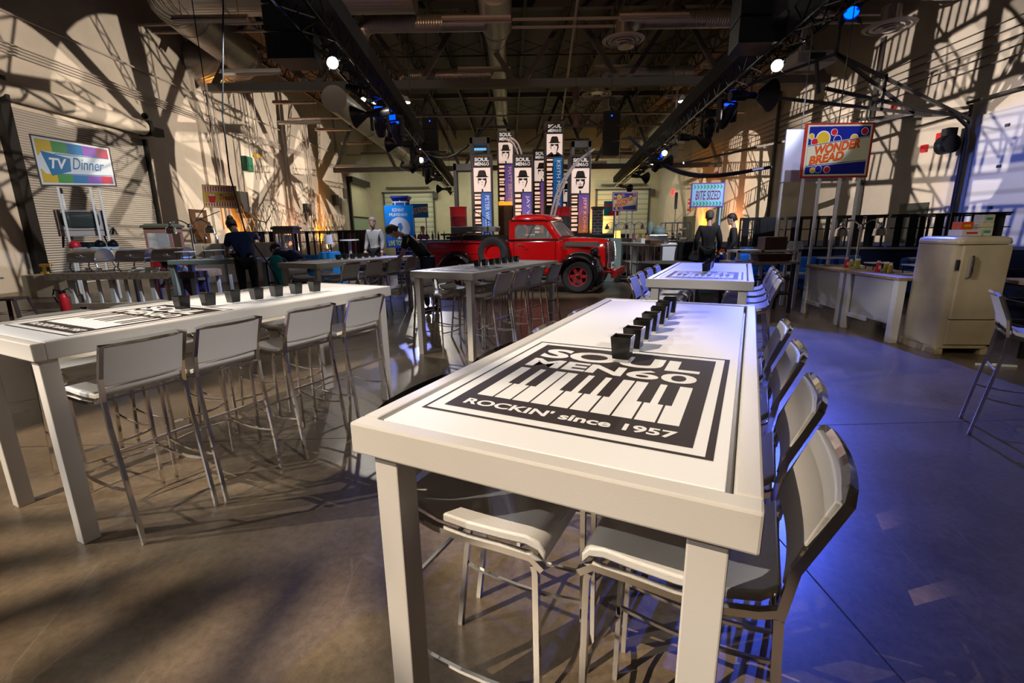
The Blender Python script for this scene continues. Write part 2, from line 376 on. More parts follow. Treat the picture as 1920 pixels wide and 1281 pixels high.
# girders, joists and deck bracing
def girder(y, z0, z1, x0, x1, n):
    b = MB(); b.box(((x0+x1)/2, y, z0), (x1-x0, .3, .34)); b.box(((x0+x1)/2, y, z1), (x1-x0, .3, .3))
    st = (x1-x0)/n
    for i in range(n):
        xa = x0+i*st
        b.bar((xa+.15, y, z0), (xa+st/2, y, z1), .2); b.bar((xa+st/2, y, z1), (xa+st-.15, y, z0), .2)
    return structure(b.build('roof_girder', 'steel'))
girder(9.0, 8.1, 11.2, XL, XR, 6); girder(23.5, 8.05, 11.2, -13.6, 14.6, 6)
girder(36.5, 6.05, 10.9, -12.9, 17.8-2.3, 6)
for i in range(15):
    x = XL+1.1+i*2.02; b = MB()
    for z in (11.35, 10.62): b.box((x, 20.9, z), (.13, 59.5, .08))
    y = -8.6
    while y < 50:
        b.bar((x, y, 10.62), (x, y+.55, 11.35), .045); b.bar((x, y+.55, 11.35), (x, y+1.1, 10.62), .045); y += 1.1
    structure(b.build('roof_joist', 'steel2'))
for y in (13.2, 17.5, 27.6, 31.6, 40.5):
    b = MB()
    for i in range(14):
        x = XL+1.1+i*2.02; b.bar((x, y, 10.66), (x+2.02, y, 11.3), .035); b.bar((x, y, 11.3), (x+2.02, y, 10.66), .035)
    b.box((.5, y, 10.55), (29, .06, .06))
    structure(b.build('roof_bracing', 'steel2'))
# horizontal services across the roof
b = MB()
for y, z in ((20.8, 9.6), (21.6, 9.62), (33.4, 8.9), (44.5, 8.3)): b.tube([(XL, y, z), (XR, y, z)], .06, 6)
b.tube([(2.2, 14, 9.9), (4.9, 50, 9.9)], .07, 6)
tag(b.build('ceiling_pipe', 'fixture'), 'thin pale sprinkler pipes running under the roof joists', 'pipe')

# ducts
def duct(path, r, label, m='duct', name='spiral_duct', n=20, extra=None):
    b = MB(); b.tube(path, r, n); o = b.build(name, m, smooth=True); tag(o, label, 'duct', 'spiral ventilation ducts')
    g = MB(); P = [V(p) for p in path]; rr = r if isinstance(r, list) else [r]*len(P)
    for i in range(len(P)-1):
        L = (P[i+1]-P[i]).length; k = max(1, int(L/2.4)); dr = (P[i+1]-P[i]).normalized()
        for j in range(k+1):
            t = j/k; c = P[i].lerp(P[i+1], t); ra = rr[i]+(rr[i+1]-rr[i])*t+.018
            g.cyl(c-dr*.03, c+dr*.03, ra, n)
    kid(g, 'seam_ring', m, o, smooth=True); return o
def arc(c, u, v, r, a0, a1, n=7):
    c, u, v = V(c), V(u), V(v); return [c+u*r*math.cos(R(a0+(a1-a0)*i/n))+v*r*math.sin(R(a0+(a1-a0)*i/n)) for i in range(n+1)]
p = [(XL+.01, 24.4, 9.3), (-13.2, 24.4, 9.3)]+arc((-13.0, 23.2, 9.3), (0, 1, 0), (1, 0, 0), 1.2, 0, 90)+arc((-11.2, 19.3, 9.5), (-1, 0, 0), (0, -1, 0), .75, 0, 90)+[(-10, 18.5, 9.6), (-3.2, 18.4, 9.6)]
p = [(XL+.01, 24.4, 9.3), (-13.2, 24.4, 9.3)]+arc((-13.0, 23.2, 9.3), (0, 1, 0), (1, 0, 0), 1.1, 0, 90)+[(-11.9, 20, 9.5)]+arc((-10.9, 19.3, 9.6), (-1, 0, 0), (0, -1, 0), 1.0, 0, 90)+[(-9.5, 18.3, 9.6), (-3.2, 18.3, 9.6)]
duct(p, [1.1, .8]+[.72]*(len(p)-2), 'large shiny duct elbowing out of the left wall under the roof')
duct([(-7.4, 21.8, 7.1), (-7.9, 48, 7.0), (-6, 48.8, 7.0)], .52, 'long pale duct running towards the back on the left, below the roof girder')
duct([(-.45, 12, 9.7), (-.45, 21.5, 9.7), (-.5, 23, 9.7), (-.5, 42, 9.7)], [.62, .62, .44, .44], 'central duct narrowing as it runs down the middle of the roof')
duct([(10.8, 14, 9.6), (11.2, 30, 9.3), (11.6, 47, 8.6)], .56, 'long duct running towards the back on the right behind the lighting truss')
for y, sx, lab in ((20.4, -1, 'front left'), (26.6, -1, 'second left'), (20.4, 1, 'front right'), (26.6, 1, 'second right'), (45, -1, 'rear left'), (45, 1, 'rear right')):
    x1 = -5.7 if sx < 0 else 9.4; x0 = -.9 if sx < 0 else 4.6
    if y > 40: x1 = -9 if sx < 0 else 13
    z = 9.35 if y < 40 else 8.0
    if sx < 0 or y > 40:
        pth = [(x0 if y < 40 else 0, y, z), (x1+.5*(-sx), y, z)]+arc((x1+.5*(-sx), y, z-.5), (0, 0, 1), (sx, 0, 0), .5, 0, 90)+[(x1, y, z-.9)]
    else:
        pth = [(x1, y, z), (x0+.5, y, z)]+arc((x0+.5, y, z-.5), (0, 0, 1), (-1, 0, 0), .5, 0, 90)+[(x0, y, z-.9)]
    duct(pth, .3, lab+' slim branch duct with a turned down end', 'ductx')
def diffuser(c, lab):
    b = MB(); t = thing('air_diffuser', lab, 'air vent', c, 0, 'round ceiling air diffusers')
    for i, r in enumerate((.22, .4, .58, .78)): b.lathe([(r-.13, .04+.02*(3-i)), (r, -.02+.03*i), (r+.02, .0+.03*i), (r-.1, .09)], (0, 0, 0), 28)
    b.build('louvre_ring', 'fixture', t, smooth=True)
    g = MB(); g.cyl((0, 0, .05), (0, 0, .7), .3, 18); g.build('neck', 'ductx', t, smooth=True)
for c, l in (((4.4, 20, 8.45), 'round stepped air diffuser right of the centre line, largest one over the hall'), ((4.7, 27.3, 8.45), 'round stepped air diffuser beyond the roof girder, smaller looking one near the centre'),
             ((13.6, 24.6, 8.3), 'round air diffuser by the right wall beyond the girder'), ((13.3, 18.4, 8.2), 'round air diffuser high at the right behind the blue lamp')):
    diffuser(c, l)

# fluorescent fixtures
def fixture(c, lab, lit=False, L=2.45, rz=0, first=[]):
    if first and not lit: return dup(first[0], c, rz, lab, 'unlit strip light fixtures')
    t = thing('strip_light', lab, 'ceiling light', c, rz, 'unlit strip light fixtures' if not lit else 'lit strip lights')
    b = MB(); b.box((0, 0, .1), (L, .1, .1)); b.prism([(-.16, -.02), (-.06, .07), (.06, .07), (.16, -.02), (.14, -.03), (.05, .04), (-.05, .04), (-.14, -.03)], -L/2, L/2, 'X'); b.build('housing', 'fixture', t)
    g = MB()
    for x in (-.61, .61): g.cyl((x-.58, 0, .0), (x+.58, 0, .0), .022, 8)
    g.build('tube', 'tube' if lit else 'fixture', t)
    g = MB()
    for x in (-L/2+.3, L/2-.3): g.cyl((x, 0, .14), (x, 0, 1.8), .008, 4)
    g.build('hanger', 'steel2', t)
    if not lit: first.append(t)
rows = [18.8, 24.1, 29.2, 35.1, 40.2, 45.3]
for i, y in enumerate(rows):
    for j, x in enumerate((-12.2, -6.9, -1.1, 5.2, 10.2)):
        if (i == 0 and j == 0): continue
        fixture((x, y, 8.8 if y < 34 else 8.5), 'unlit strip light %s row from the front, %s from the left' % (('first', 'second', 'third', 'fourth', 'fifth', 'sixth')[i], ('first', 'second', 'third', 'fourth', 'fifth')[j]))
for x, y, z, l in ((-9.6, 17.2, 8.3, 'unlit strip light crossing in front of the large elbow duct'), (-10.5, 21.2, 7.95, 'unlit strip light just below the large elbow duct at the girder end'), (12.2, 14.0, 7.35, 'unlit strip light highest at the far right in front of the dark wall'), (-11.8, 28.6, 7.6, 'unlit strip light low against the patterned left wall'),
                   (-11.4, 36, 6.2, 'unlit strip light mounted along the rear girder at the left'), (-6.5, 36, 6.2, 'unlit strip light mounted along the rear girder beside the left truss'), (5.8, 36, 6.2, 'unlit strip light mounted along the rear girder right of the banner towers'), (12.2, 36, 6.2, 'unlit strip light mounted along the rear girder at the right')):
    fixture((x, y, z), l)
for x, y, z, l in ((-6.2, 46, 7.2, 'lit strip light glowing near the back wall left of the towers'), (8.6, 46, 7.2, 'lit strip light glowing near the back wall right of the towers')):
    fixture((x, y, z), l, True)

# wall services on the left wall
def wallpipe(lab, segs, r=.045, m='fixture', name='conduit'):
    b = MB()
    for s_ in segs: b.tube(s_, r, 6)
    tag(b.build(name, m), lab, 'pipe')
X0 = XL+.12
wallpipe('thin horizontal rail pipe high along the left wall', [[(X0, 2, 7.85), (X0, 42, 7.9)]], .035)
wallpipe('bundle of thin conduits running along the left wall', [[(X0, 2, 7.0-.09*i), (X0, 42, 7.0-.09*i)] for i in range(4)], .02)
for i, (y, z0, z1) in enumerate(((24.5, 1.9, 11), (31.9, 2.6, 10.8), (35.4, 2.0, 9), (27.6, 5.5, 9.2), (28.4, 4.6, 9.2))):
    wallpipe(('pale vertical pipe by the roller door on the left wall', 'second pale vertical pipe down the left wall', 'vertical pipe with a drooping hose at the left wall', 'short conduit dropping to the green box', 'short conduit dropping beside the yellow box')[i],
             [[(X0+.1, y, z0), (X0+.1, y, z1)], [(X0+.1, y+.3, z0+.4), (X0+.1, y+.3, z1)]], .06 if i < 3 else .03)
b = MB(); b.box((X0+.05, 27.3, 5.3), (.25, .7, .75)); tag(b.build('control_box', mat('green_box', (.02, .14, .08), .5)), 'small dark green box mounted on the left wall', 'box')
b = MB(); b.box((X0, 28.6, 5.9), (.2, .6, .2)); tag(b.build('warning_lamp', 'yellow'), 'small yellow box above the green box on the left wall', 'box')
b = MB(); b.box((X0+.15, 26.0, 3.2), (.35, .8, 1.1)); b.cyl((X0+.35, 26, 2.4), (X0+.35, 26, 2.7), .2, 10); b.tube([(X0+.3, 26.2, 2.8), (X0+.5, 26.7, 2.3), (X0+.5, 27.6, 2.2), (X0+.4, 28.4, 2.6)], .03, 6)
tag(b.build('hose_reel', 'steel'), 'dark hose reel box on the left wall left of the striped sign', 'hose reel')
for i, (y, z) in enumerate(((34.6, 3.2), (40.4, 4.2), (42.6, 4.9))):
    b = MB(); b.box((X0+.035, y, z), (.3, .7, .8)); b.tube([(X0+.2, y, z-.3), (X0+.25, y+.3, z-1.0), (X0+.2, y+.5, z-.3)], .03, 5)
    tag(b.build('cable_hook', 'steel'), ('dark looped cable hanging on the wall between the striped sign and the popcorn cart', 'dark box with looped cable on the far left wall', 'small red cornered box highest on the far left wall')[i], 'cable')
# exit signs, alarms
for n_, c, m, l in (('exit_sign', (XR-.05, 46.6, 4.9), 'redp', 'small glowing red exit sign high on the right wall'), ('fire_alarm', (XR-.05, 37.0, 5.4), 'redp', 'small red bell high on the right wall'), ('extinguisher_sign', (XR-.05, 42.0, 3.5), 'redp', 'red and white pictogram sign on the right wall')):
    b = MB(); b.box(c, (.1, .5, .45 if n_ != 'extinguisher_sign' else 1.0), 0, 0)
    if n_ == 'extinguisher_sign': b.box((c[0]-.055, c[1], c[2]-.15), (.01, .3, .35), 0, 1); b.box((c[0]-.055, c[1], c[2]+.28), (.01, .3, .14), 0, 1)
    tag(b.build(n_, [m if n_ != 'exit_sign' else mat('exit_glow', (1, .02, .03), .4, emit=3), 'white']), l, 'sign')
# services on the right wall
X1 = XR-.12
wallpipe('bundle of thin conduits running along the right wall', [[(X1, 9, 6.5+.28*i), (X1, 44, 6.5+.28*i)] for i in range(5)], .022, 'steel')
for y in (21.5, 29.0): wallpipe('dark vertical downpipe %s on the right wall' % ('near the big sign' if y < 25 else 'farther back'), [[(X1, y, 0), (X1, y, 9)]], .09, 'steel')
for i, (y, z) in enumerate(((18.6, 4.3), (17.9, 4.15), (18.0, 4.6), (20.4, 6.2))):
    b = MB(); b.box((X1+.06, y, z), (.12, .22, .26)); tag(b.build('alarm_box', 'redp'), ('red call point lowest beside the door opener', 'red bell nearest the big right door', 'red strobe above the call point', 'red strobe high beside the diagonal pipes')[i], 'alarm')
b = MB()
for p, q in (((10.5, 16.7, 6.9), (15.2, 16.7, 4.9)), ((10.5, 16.7, 6.9), (7.4, 16.7, 5.9)), ((10.5, 16.7, 6.9), (10.5, 16.7, 10.6)), ((10.5, 16.7, 6.9), (13.3, 16.7, 5.1)), ((12.2, 16.7, 6.3), (12.2, 16.7, 5.2)), ((9.9, 16.7, 6.7), (10.1, 16.7, 5.75)), ((6.9, 16.7, 5.85), (13.9, 16.7, 5.05))): b.bar(p, q, .09)
for p, q in (((13.3, 16.7, 5.1), (15.2, 22.5, 6.1)), ((13.3, 16.7, 5.1), (8.4, 24, 4.6)), ((15.2, 22.5, 6.1), (15.2, 16.8, 5.1))): b.bar(p, q, .08)
tag(b.build('door_support_frame', 'steel'), 'dark diagonal steel frame holding the overhead door track at the right', 'steel frame')
b = MB(); b.bar((XR-4.0, 13.2, 7.2), (XR-.6, 11.4, 6.4), .12); b.bar((13.7, 12.4, 6.9), (13.7, 12.4, 10.5), .05); tag(b.build('heater_rail', 'steel2'), 'dark sloping rail hung high at the upper right corner', 'rail')
b = MB(); b.box((10.2, 17.6, 7.0), (1.3, .9, .35)); b.box((10.2, 17.14, 7.0), (.5, .02, .2), 0, 1); b.bar((9.9, 17.6, 7.1), (9.9, 17.6, 10.6), .14); tag(b.build('projector', ['fixture', 'black'], bevel=.04), 'pale ceiling projector hung on a pole above the right side', 'projector')
b = MB(); b.box((9.2, 28, 6.2), (.9, .8, .25)); b.bar((9.2, 28, 5.4), (9.2, 28, 6.2), .3); b.bar((9.2, 28, 6.2), (9.2, 28, 10.5), .08); tag(b.build('projector', ['fixture']), 'small far projector on its pole below the rear girder braces', 'projector')
pts = [(6.6, 21.5, 6.0)]
A_, B_ = V((6.2, 26, 6.2)), V((10.6, 20, 3.9))
for j in range(2):
    b = MB(); path = []
    for i in range(17):
        t = i/16; q = A_.lerp(B_, t); q.z -= 1.25*math.sin(PI*t)*(1+.08*j)*(1-t*.35); q.y += .1*j; path.append(q)
    b.tube(path, .06, 6); tag(b.build('cable_bundle', mat('blue_black_cable', (.02, .03, .1), .6)), ('thick dark cable bundle sagging from the right truss to the big sign', 'second cable loop sagging just below the first one')[j], 'cable')
b = MB(); path = [(-4.9, 26, 5.9)]+[tuple(V((-4.9, 26, 5.9)).lerp(V((-.6, 20, 5.9)), t/10)-V((0, 0, 1.0*math.sin(PI*t/10)))) for t in range(1, 11)]
b.tube(path, .05, 6); tag(b.build('cable_bundle', 'black'), 'dark cable sagging from the left truss towards the banner towers', 'cable')

# ------------------------------------------------------------------ lighting trusses
def boxtruss(A, B, w_, lab, name='lighting_truss'):
    A, B = V(A), V(B); d = (B-A); L = d.length; d.normalize(); s_ = d.cross(V((0, 0, 1))).normalized()*w_/2; u = s_.cross(d).normalized()*w_/2
    t = MB(); n = int(L/.5)
    C = [(-1, -1), (1, -1), (1, 1), (-1, 1)]
    for i, j in C: t.tube([A+s_*i+u*j, B+s_*i+u*j], .028, 6)
    for q in range(n):
        a, b_ = A+d*(L*q/n), A+d*(L*(q+1)/n)
        for k in range(4):
            i, j = C[k]; i2, j2 = C[(k+1) % 4]
            if q % 2: i, j, i2, j2 = i2, j2, i, j
            t.tube([a+s_*i+u*j, b_+s_*i2+u*j2], .014, 4)
    o = t.build(name, 'gloss'); tag(o, lab, 'truss')
    c = MB(); c.bar(A+u*1.35, B+u*1.35, w_*1.5, .42); kid(c, 'cable_tray', 'blackcloth', o)
    h = MB()
    for y in (.15, .45, .75, .97):
        q = A+d*L*y; h.tube([q+u, (q.x, q.y, 11.2)], .02, 4)
    kid(h, 'hoist_chain', 'steel2', o)
    return o
TL0, TL1 = atY(612, 60, 11), atY(846, 352, 43)
TR0, TR1 = atY(1478, 60, 11), atY(1158, 345, 43)
for T_ in ((TL0, TL1), (TR0, TR1)): T_[0].xyz = T_[0]+(T_[0]-T_[1])*.18
boxtruss(TL0, TL1, .52, 'black lighting truss receding along the left side of the hall')
boxtruss(TR0, TR1, .52, 'black lighting truss receding along the right side of the hall')
def onT(side, y, dz=-.28, dx=0):
    a, b_ = (TL0, TL1) if side == 'L' else (TR0, TR1); t = (y-a.y)/(b_.y-a.y); q = a.lerp(b_, t); return V((q.x+dx, q.y, q.z+dz))
def face(o, target):
    d = V(target)-o.location; o.rotation_euler = d.to_track_quat('-Z', 'Y').to_euler()
MT['lens_w'] = mat('lens_glow_white', (1, .93, .8), .3, emit=30); MT['lens_b'] = mat('lens_glow_blue', (.0, .035, 1), .3, emit=9); MT['blueglow'] = mat('blue_body_glow', (.0, .06, 1), .3, emit=2.2); MT['lens_off'] = mat('dark_lens', (.03, .03, .04), .08)
def hang(t, a, b_):      # hook clamp reaching straight up from a tilted lamp
    u = t.rotation_euler.to_matrix().inverted() @ V((0, 0, 1)); g = MB(); g.tube([u*a, u*b_], .014, 5); g.build('hook_clamp', 'black', t)
def parcan(c, target, lab, lens='lens_w', r=.13, group='stage lamps on the trusses', name='stage_lamp', arm=.34):
    t = thing(name, lab, 'stage light', c, 0, group); face(t, target)
    b = MB(); b.lathe([(0, .3), (r*.55, .3), (r*.7, .22), (r, 0), (r, -.06), (r*.93, -.06), (r*.93, 0), (0, 0)], (0, 0, 0), 18); b.build('can', 'black', t, smooth=True)
    g = MB(); g.cyl((0, 0, -.02), (0, 0, -.015), r*.9, 18); g.build('lens', lens, t)
    g = MB(); g.tube([(-r*1.15, 0, .08), (-r*1.15, .25, .12), (r*1.15, .25, .12), (r*1.15, 0, .08)], .014, 5); g.build('yoke', 'black', t)
    g = MB()
    for a in (45, 135, 225, 315): g.box((r*1.35*math.cos(R(a)), r*1.35*math.sin(R(a)), -.13), (r*.95, .01, r*1.1), (0, R(-25), R(a)))
    g.build('barn_door', 'black', t)
    hang(t, .08, arm)
    return t
def moving(c, lab, rz=0, tilt=.7, glow=True, sc=1.):
    t = thing('moving_light', lab, 'stage light', c, rz, 'moving head lights on the trusses'); t.scale = (sc, sc, sc)
    b = MB(); b.box((0, 0, -.12), (.4, .34, .22)); b.build('base', 'black', t, bevel=.03)
    if glow: g = MB(); g.box((0, -.175, -.12), (.26, .01, .15)); g.box((0, .02, -.235), (.3, .2, .01)); g.build('blue_glow_patch', 'blueglow', t)  # glowing patch stands for blue LED light falling on the body
    g = MB(); g.box((-.24, 0, -.42), (.09, .22, .56)); g.box((.24, 0, -.42), (.09, .22, .56)); g.build('yoke', 'black', t, bevel=.03)
    g = MB(); g.T = Matrix.Translation((0, 0, -.55)) @ Matrix.Rotation(tilt, 4, 'X'); g.lathe([(0, .3), (.12, .3), (.17, .15), (.17, -.2), (.14, -.32), (.11, -.32), (.11, -.28), (0, -.28)], (0, 0, 0), 18)
    h = g.build('lamp_head', 'black', t, smooth=True)
    if glow:
        e = MB(); e.T = g.T; e.cyl((0, 0, -.29), (0, 0, -.285), .1, 16); e.build('lens', 'lens_b', t)
    return t

# ------------------------------------------------------------------ gobo projectors
def ladder(b, p, q, w_, n, t=.006):
    p, q = V((*p, 0)), V((*q, 0)); d = (q-p).normalized(); s_ = V((-d.y, d.x, 0))*w_/2
    b.bar(p+s_, q+s_, t, .002, up=(0, 0, 1)); b.bar(p-s_, q-s_, t, .002)
    for i in range(n): a, c = p.lerp(q, i/n), p.lerp(q, (i+1)/n); sg = 1 if i % 2 else -1; b.bar(a+s_*sg, c-s_*sg, t*.7, .002)
def gobo_plate(kind, seed, r, inv=None):
    rnd = random.Random(seed); b = MB(); n = 40
    ring = [(math.cos(2*PI*i/n), math.sin(2*PI*i/n)) for i in range(n)]
    vs = [(x, y, 0) for x, y in ring]+[(x*1.9, y*1.9, 0) for x, y in ring]; b.add(vs, [(i, (i+1) % n, (i+1) % n+n, i+n) for i in range(n)])
    if kind == 'star':
        hx, hy = rnd.uniform(-.2, .2), rnd.uniform(-.2, .2); k = 8; a0 = rnd.uniform(0, 1)
        b.add([(hx+.22*math.cos(t*PI/4), hy+.22*math.sin(t*PI/4), 0) for t in range(8)], [tuple(range(8))])
        for i in range(k):
            a = a0+2*PI*i/k+rnd.uniform(-.2, .2); wd = rnd.choice((.09, .19, .23, .12)); d = V((math.cos(a), math.sin(a), 0)); s_ = V((-d.y, d.x, 0))
            h = V((hx, hy, 0)); b.add([h+s_*wd*.5, h-s_*wd*.5, h+d*1.3-s_*wd*.62, h+d*1.3+s_*wd*.62], [(0, 1, 2, 3)])
            a2 = a+.35; ladder(b, (hx+.3*math.cos(a2), hy+.3*math.sin(a2)), (hx+1.2*math.cos(a2+rnd.uniform(-.3, .3)), hy+1.2*math.sin(a2)), .07, 12, .014)
        for i in range(2):
            a = rnd.uniform(0, PI); c = rnd.uniform(.4, .8)*rnd.choice((-1, 1)); ladder(b, (-c*math.sin(a)-math.cos(a), c*math.cos(a)-math.sin(a)), (-c*math.sin(a)+math.cos(a), c*math.cos(a)+math.sin(a)), .1, 14, .02)
    elif kind == 'lattice':
        for i in range(6):
            a = rnd.uniform(-.5, .5)+(PI/2 if i % 2 else .2); c = rnd.uniform(-.8, .8); ladder(b, (-c*math.sin(a)-math.cos(a), c*math.cos(a)-math.sin(a)), (-c*math.sin(a)+math.cos(a), c*math.cos(a)+math.sin(a)), rnd.uniform(.08, .14), 14, .02)
        for a, c, wd in ((1.2, -.35, .12), (2.0, .25, .1), (.15, .55, .09)): b.bar((-c*math.sin(a)-math.cos(a), c*math.cos(a)-math.sin(a), 0), (-c*math.sin(a)+math.cos(a), c*math.cos(a)+math.sin(a), 0), wd, .002)
    elif kind == 'fan':
        def band(P, Q, w0, w1):
            P, Q = V((*P, 0)), V((*Q, 0)); d = (Q-P).normalized(); s_ = V((-d.y, d.x, 0)); poly = [P+s_*w0/2, P-s_*w0/2, Q-s_*w1/2, Q+s_*w1/2]; o = []
            for k in range(9):
                A_, B_ = poly[0].lerp(poly[3], k/8), poly[1].lerp(poly[2], k/8)
                for q in (A_, B_): l_ = inv @ q; t_ = .34/(-l_.z-.16); o.append((l_.x*t_/r, l_.y*t_/r, 0))
            b.add(o, [(2*k, 2*k+1, 2*k+3, 2*k+2) for k in range(8)])
        h = (-.95, 2.6)
        for q, a_, c_ in (((-3.9, 2.15), .34, .10), ((-3.5, 1.55), .36, .17), ((-3.0, .95), .30, .10), ((-2.2, .3), .42, .30), ((-1.1, .0), .3, .12), ((.3, .3), .3, .25), ((1.2, 2.2), .3, .2), ((.9, 4.0), .3, .2), ((-1.2, 5.0), .3, .2), ((-3.2, 3.9), .3, .15)): band(h, q, a_, c_)
        band((-3.6, 1.35), (-.9, 1.9), .05, .12); band((-2.6, .7), (.2, 1.6), .06, .10)
    else:   # rails: stair rails with thick posts
        for y0 in (-.78, -.28, .24, .68):
            tl = rnd.uniform(-.12, .2)
            b.bar((-1.1, y0-tl, 0), (1.1, y0+tl, 0), .045, .002)
            if rnd.random() < .85:
                x = -1.
                while x < 1:
                    if rnd.random() < .8: b.bar((x, y0+tl*x, 0), (x+.02, y0+.24+tl*x, 0), .022, .002)
                    x += .075
                b.bar((-1.1, y0+.24-tl, 0), (1.1, y0+.24+tl, 0), .02, .002)
        for x, wd in ((-.62, .14), (.05, .2), (.66, .12)): b.bar((x, -1.1, 0), (x+rnd.uniform(-.1, .1), 1.1, 0), wd, .002)
        ladder(b, (-.9, .9), (.7, -.9), .14, 12, .025); ladder(b, (-.1, 1), (.9, -.2), .1, 10, .02)
    b.v = [(x*r, y*r, z) for x, y, z in b.v]
    return b
def gobo(c, target, cone, kind, seed, energy, lab, color=(1, .84, .66), soft=.0018, roll=0):
    t = thing('gobo_projector', lab, 'stage light', c, 0, 'pattern projectors on the trusses'); face(t, target)
    t.rotation_euler = (t.rotation_euler.to_matrix() @ Matrix.Rotation(roll, 3, 'Z')).to_euler()
    b = MB(); b.lathe([(0, .45), (.12, .45), (.12, .05), (.08, 0), (.08, -.25), (.06, -.25), (.06, .0), (0, .04)], (0, 0, .1), 16); b.build('projector_body', 'black', t, smooth=True)
    r = .34*math.tan(R(cone/2)); bpy.context.view_layer.update(); g = gobo_plate(kind, seed, r, t.matrix_world.inverted()); g.T = Matrix(); g.v = [(x, y, z-.5) for x, y, z in g.v]
    g.build('pattern_plate', 'black', t)
    k = MB(); k.tube([(0, 0, -.14), (0, 0, -.515)], [.085, r*1.93], 32, cap=False); k.build('snoot', 'black', t, smooth=True)
    h = MB(); h.bar((-.1, 0, -.15), (-r*1.5, 0, -.5), .015); h.bar((.1, 0, -.15), (r*1.5, 0, -.5), .015); h.build('bracket', 'black', t); hang(t, .05, (10.6-c[2]) if c[2] > 7 else .55)
    l = bpy.data.lights.new('beam', 'SPOT'); l.energy = energy; l.color = color; l.spot_size = R(cone+16); l.spot_blend = .05; l.shadow_soft_size = soft
    o = bpy.data.objects.new('beam', l); COL.objects.link(o); o.parent = t; o.location = (0, 0, -.16)
    return t
G = 11500
gp = lambda side, y, dz=-.75: onT(side, y, dz)
gobo(gp('L', 14.5), (-14.5, 14.8, 3.3), 50, 'lattice', 3, G*.26, 'projector on the left truss nearest the camera aimed at the roller door')
gobo(gp('L', 19), (-14.5, 20.6, 5.0), 48, 'star', 5, G*.26, 'projector on the left truss aimed above the roller door')
gobo(gp('L', 24.6), (-14.5, 26.3, 4.2), 52, 'lattice', 8, G*.30, 'projector on the left truss aimed behind the striped sign')
gobo(gp('L', 30.2), (-14.5, 31.8, 5.2), 54, 'star', 12, G*.32, 'projector on the left truss aimed beyond the striped sign')
gobo(gp('L', 36.2), (-14.5, 37.8, 5.0), 52, 'star', 21, G*.26, 'projector on the left truss farthest from the camera')
gobo(gp('R', 12.8), (15.5, 13.6, 4.9), 60, 'rails', 4, G*.16, 'projector on the right truss nearest the camera aimed at the big right door', (1, .86, .74))
gobo(gp('R', 18.2), (15.5, 19.6, 4.6), 58, 'rails', 9, G*.22, 'projector on the right truss aimed beside the big right door', (1, .86, .74))
gobo(gp('R', 24.2), (15.5, 25.6, 4.4), 56, 'rails', 14, G*.22, 'projector on the right truss aimed behind the big bread sign', (1, .84, .7))
gobo(gp('R', 30.5), (15.5, 33.0, 3.8), 56, 'rails', 25, G*.2, 'projector on the right truss aimed at the middle of the right wall', (1, .84, .66))
gobo(gp('R', 37.5), (15.5, 42.0, 3.4), 52, 'lattice', 31, G*.13, 'projector on the right truss farthest from the camera', (1, .8, .5))
gobo((-5.6, -2.4, 7.4), (-1.85, 1.75, 0), 35, 'fan', 0, 4600, 'projector behind the left table throwing branch shadows on the floor', (1, .82, .62), .004)
gobo((-13.2, -1.5, 7.4), (.55, 2.5, 1.), 18, 'lattice', 51, 4200, 'projector at the left wall lighting the foreground logo table', (1, .95, .88), .004)
gobo((-12.2, .5, 7.4), (-1.9, 3.6, 1.), 17, 'lattice', 57, 3800, 'projector at the left wall lighting the second table', (1, .95, .9), .004)

# ------------------------------------------------------------------ stage lamps
for side, y, tg, lens, l in (('L', 11.2, (1, 4, 0), 'lens_w', 'bright white lamp nearest on the left truss'), ('L', 24.4, (0, 10, 0), 'lens_w', 'brightest starred white lamp halfway down the left truss'), ('R', 11.4, (2, 2, 0), 'lens_w', 'bright white lamp nearest on the right truss'),
                             ('R', 23.2, (0, 8, 0), 'lens_w', 'upper of the two bright lamps halfway down the right truss'), ('R', 26.2, (-1, 9, 0), 'lens_w', 'lower of the two bright lamps halfway down the right truss'),
                             ('L', 13.2, (3, 13, 3), 'lens_off', 'dark lamp hanging behind the nearest left lamp'), ('L', 29, (4, 25, 0), 'lens_off', 'dark lamp in the far cluster on the left truss'), ('L', 31, (4, 27, 0), 'lens_off', 'second dark lamp in the far cluster on the left truss'),
                             ('R', 29, (-3, 27, 0), 'lens_off', 'dark lamp in the far cluster on the right truss'), ('R', 31, (-3, 30, 0), 'lens_off', 'second dark lamp in the far cluster on the right truss'), ('L', 42, (4, 35, 0), 'lens_off', 'tiny lamp at the far end of the left truss')):
    parcan(onT(side, y, -.5), tg, l, lens)
lamp('beam', 'SPOT', onT('L', 11.2, -.7), (0.5, 6, 0), 220, (1, .93, .82), .06, 70, .6)
lamp('beam', 'SPOT', onT('R', 11.4, -.7), (1.2, 5, 0), 260, (1, .93, .85), .06, 70, .6)
lamp('beam', 'SPOT', onT('L', 24.4, -.7), (1.4, 13, 1), 900, (1, .92, .8), .06, 60, .6)
lamp('beam', 'SPOT', onT('R', 23.2, -.7), (-1, 13, 1), 700, (1, .9, .8), .06, 60, .6)
lamp('beam', 'SPOT', onT('L', 13.2, -.7), (1.0, 20, 3.2), 700, (1, .9, .82), .06, 50, .6)
lamp('beam', 'SPOT', onT('R', 13.8, -.7), (1.4, 20, 3.2), 450, (1, .9, .85), .06, 50, .6)
moving(onT('L', 15.6), 'black moving light with a blue glow, left one of the pair under the left truss', .2, .8)
moving(onT('L', 16.6, -.28, .3), 'black moving light with a blue glow, right one of the pair under the left truss', -.4, .6)
moving(onT('R', 14.6), 'black moving light with a blue glow patch for LED light under the right truss', .3, .8)
moving(onT('R', 16.2), 'dark moving light behind the blue one under the right truss', -.3, 1.0, False)
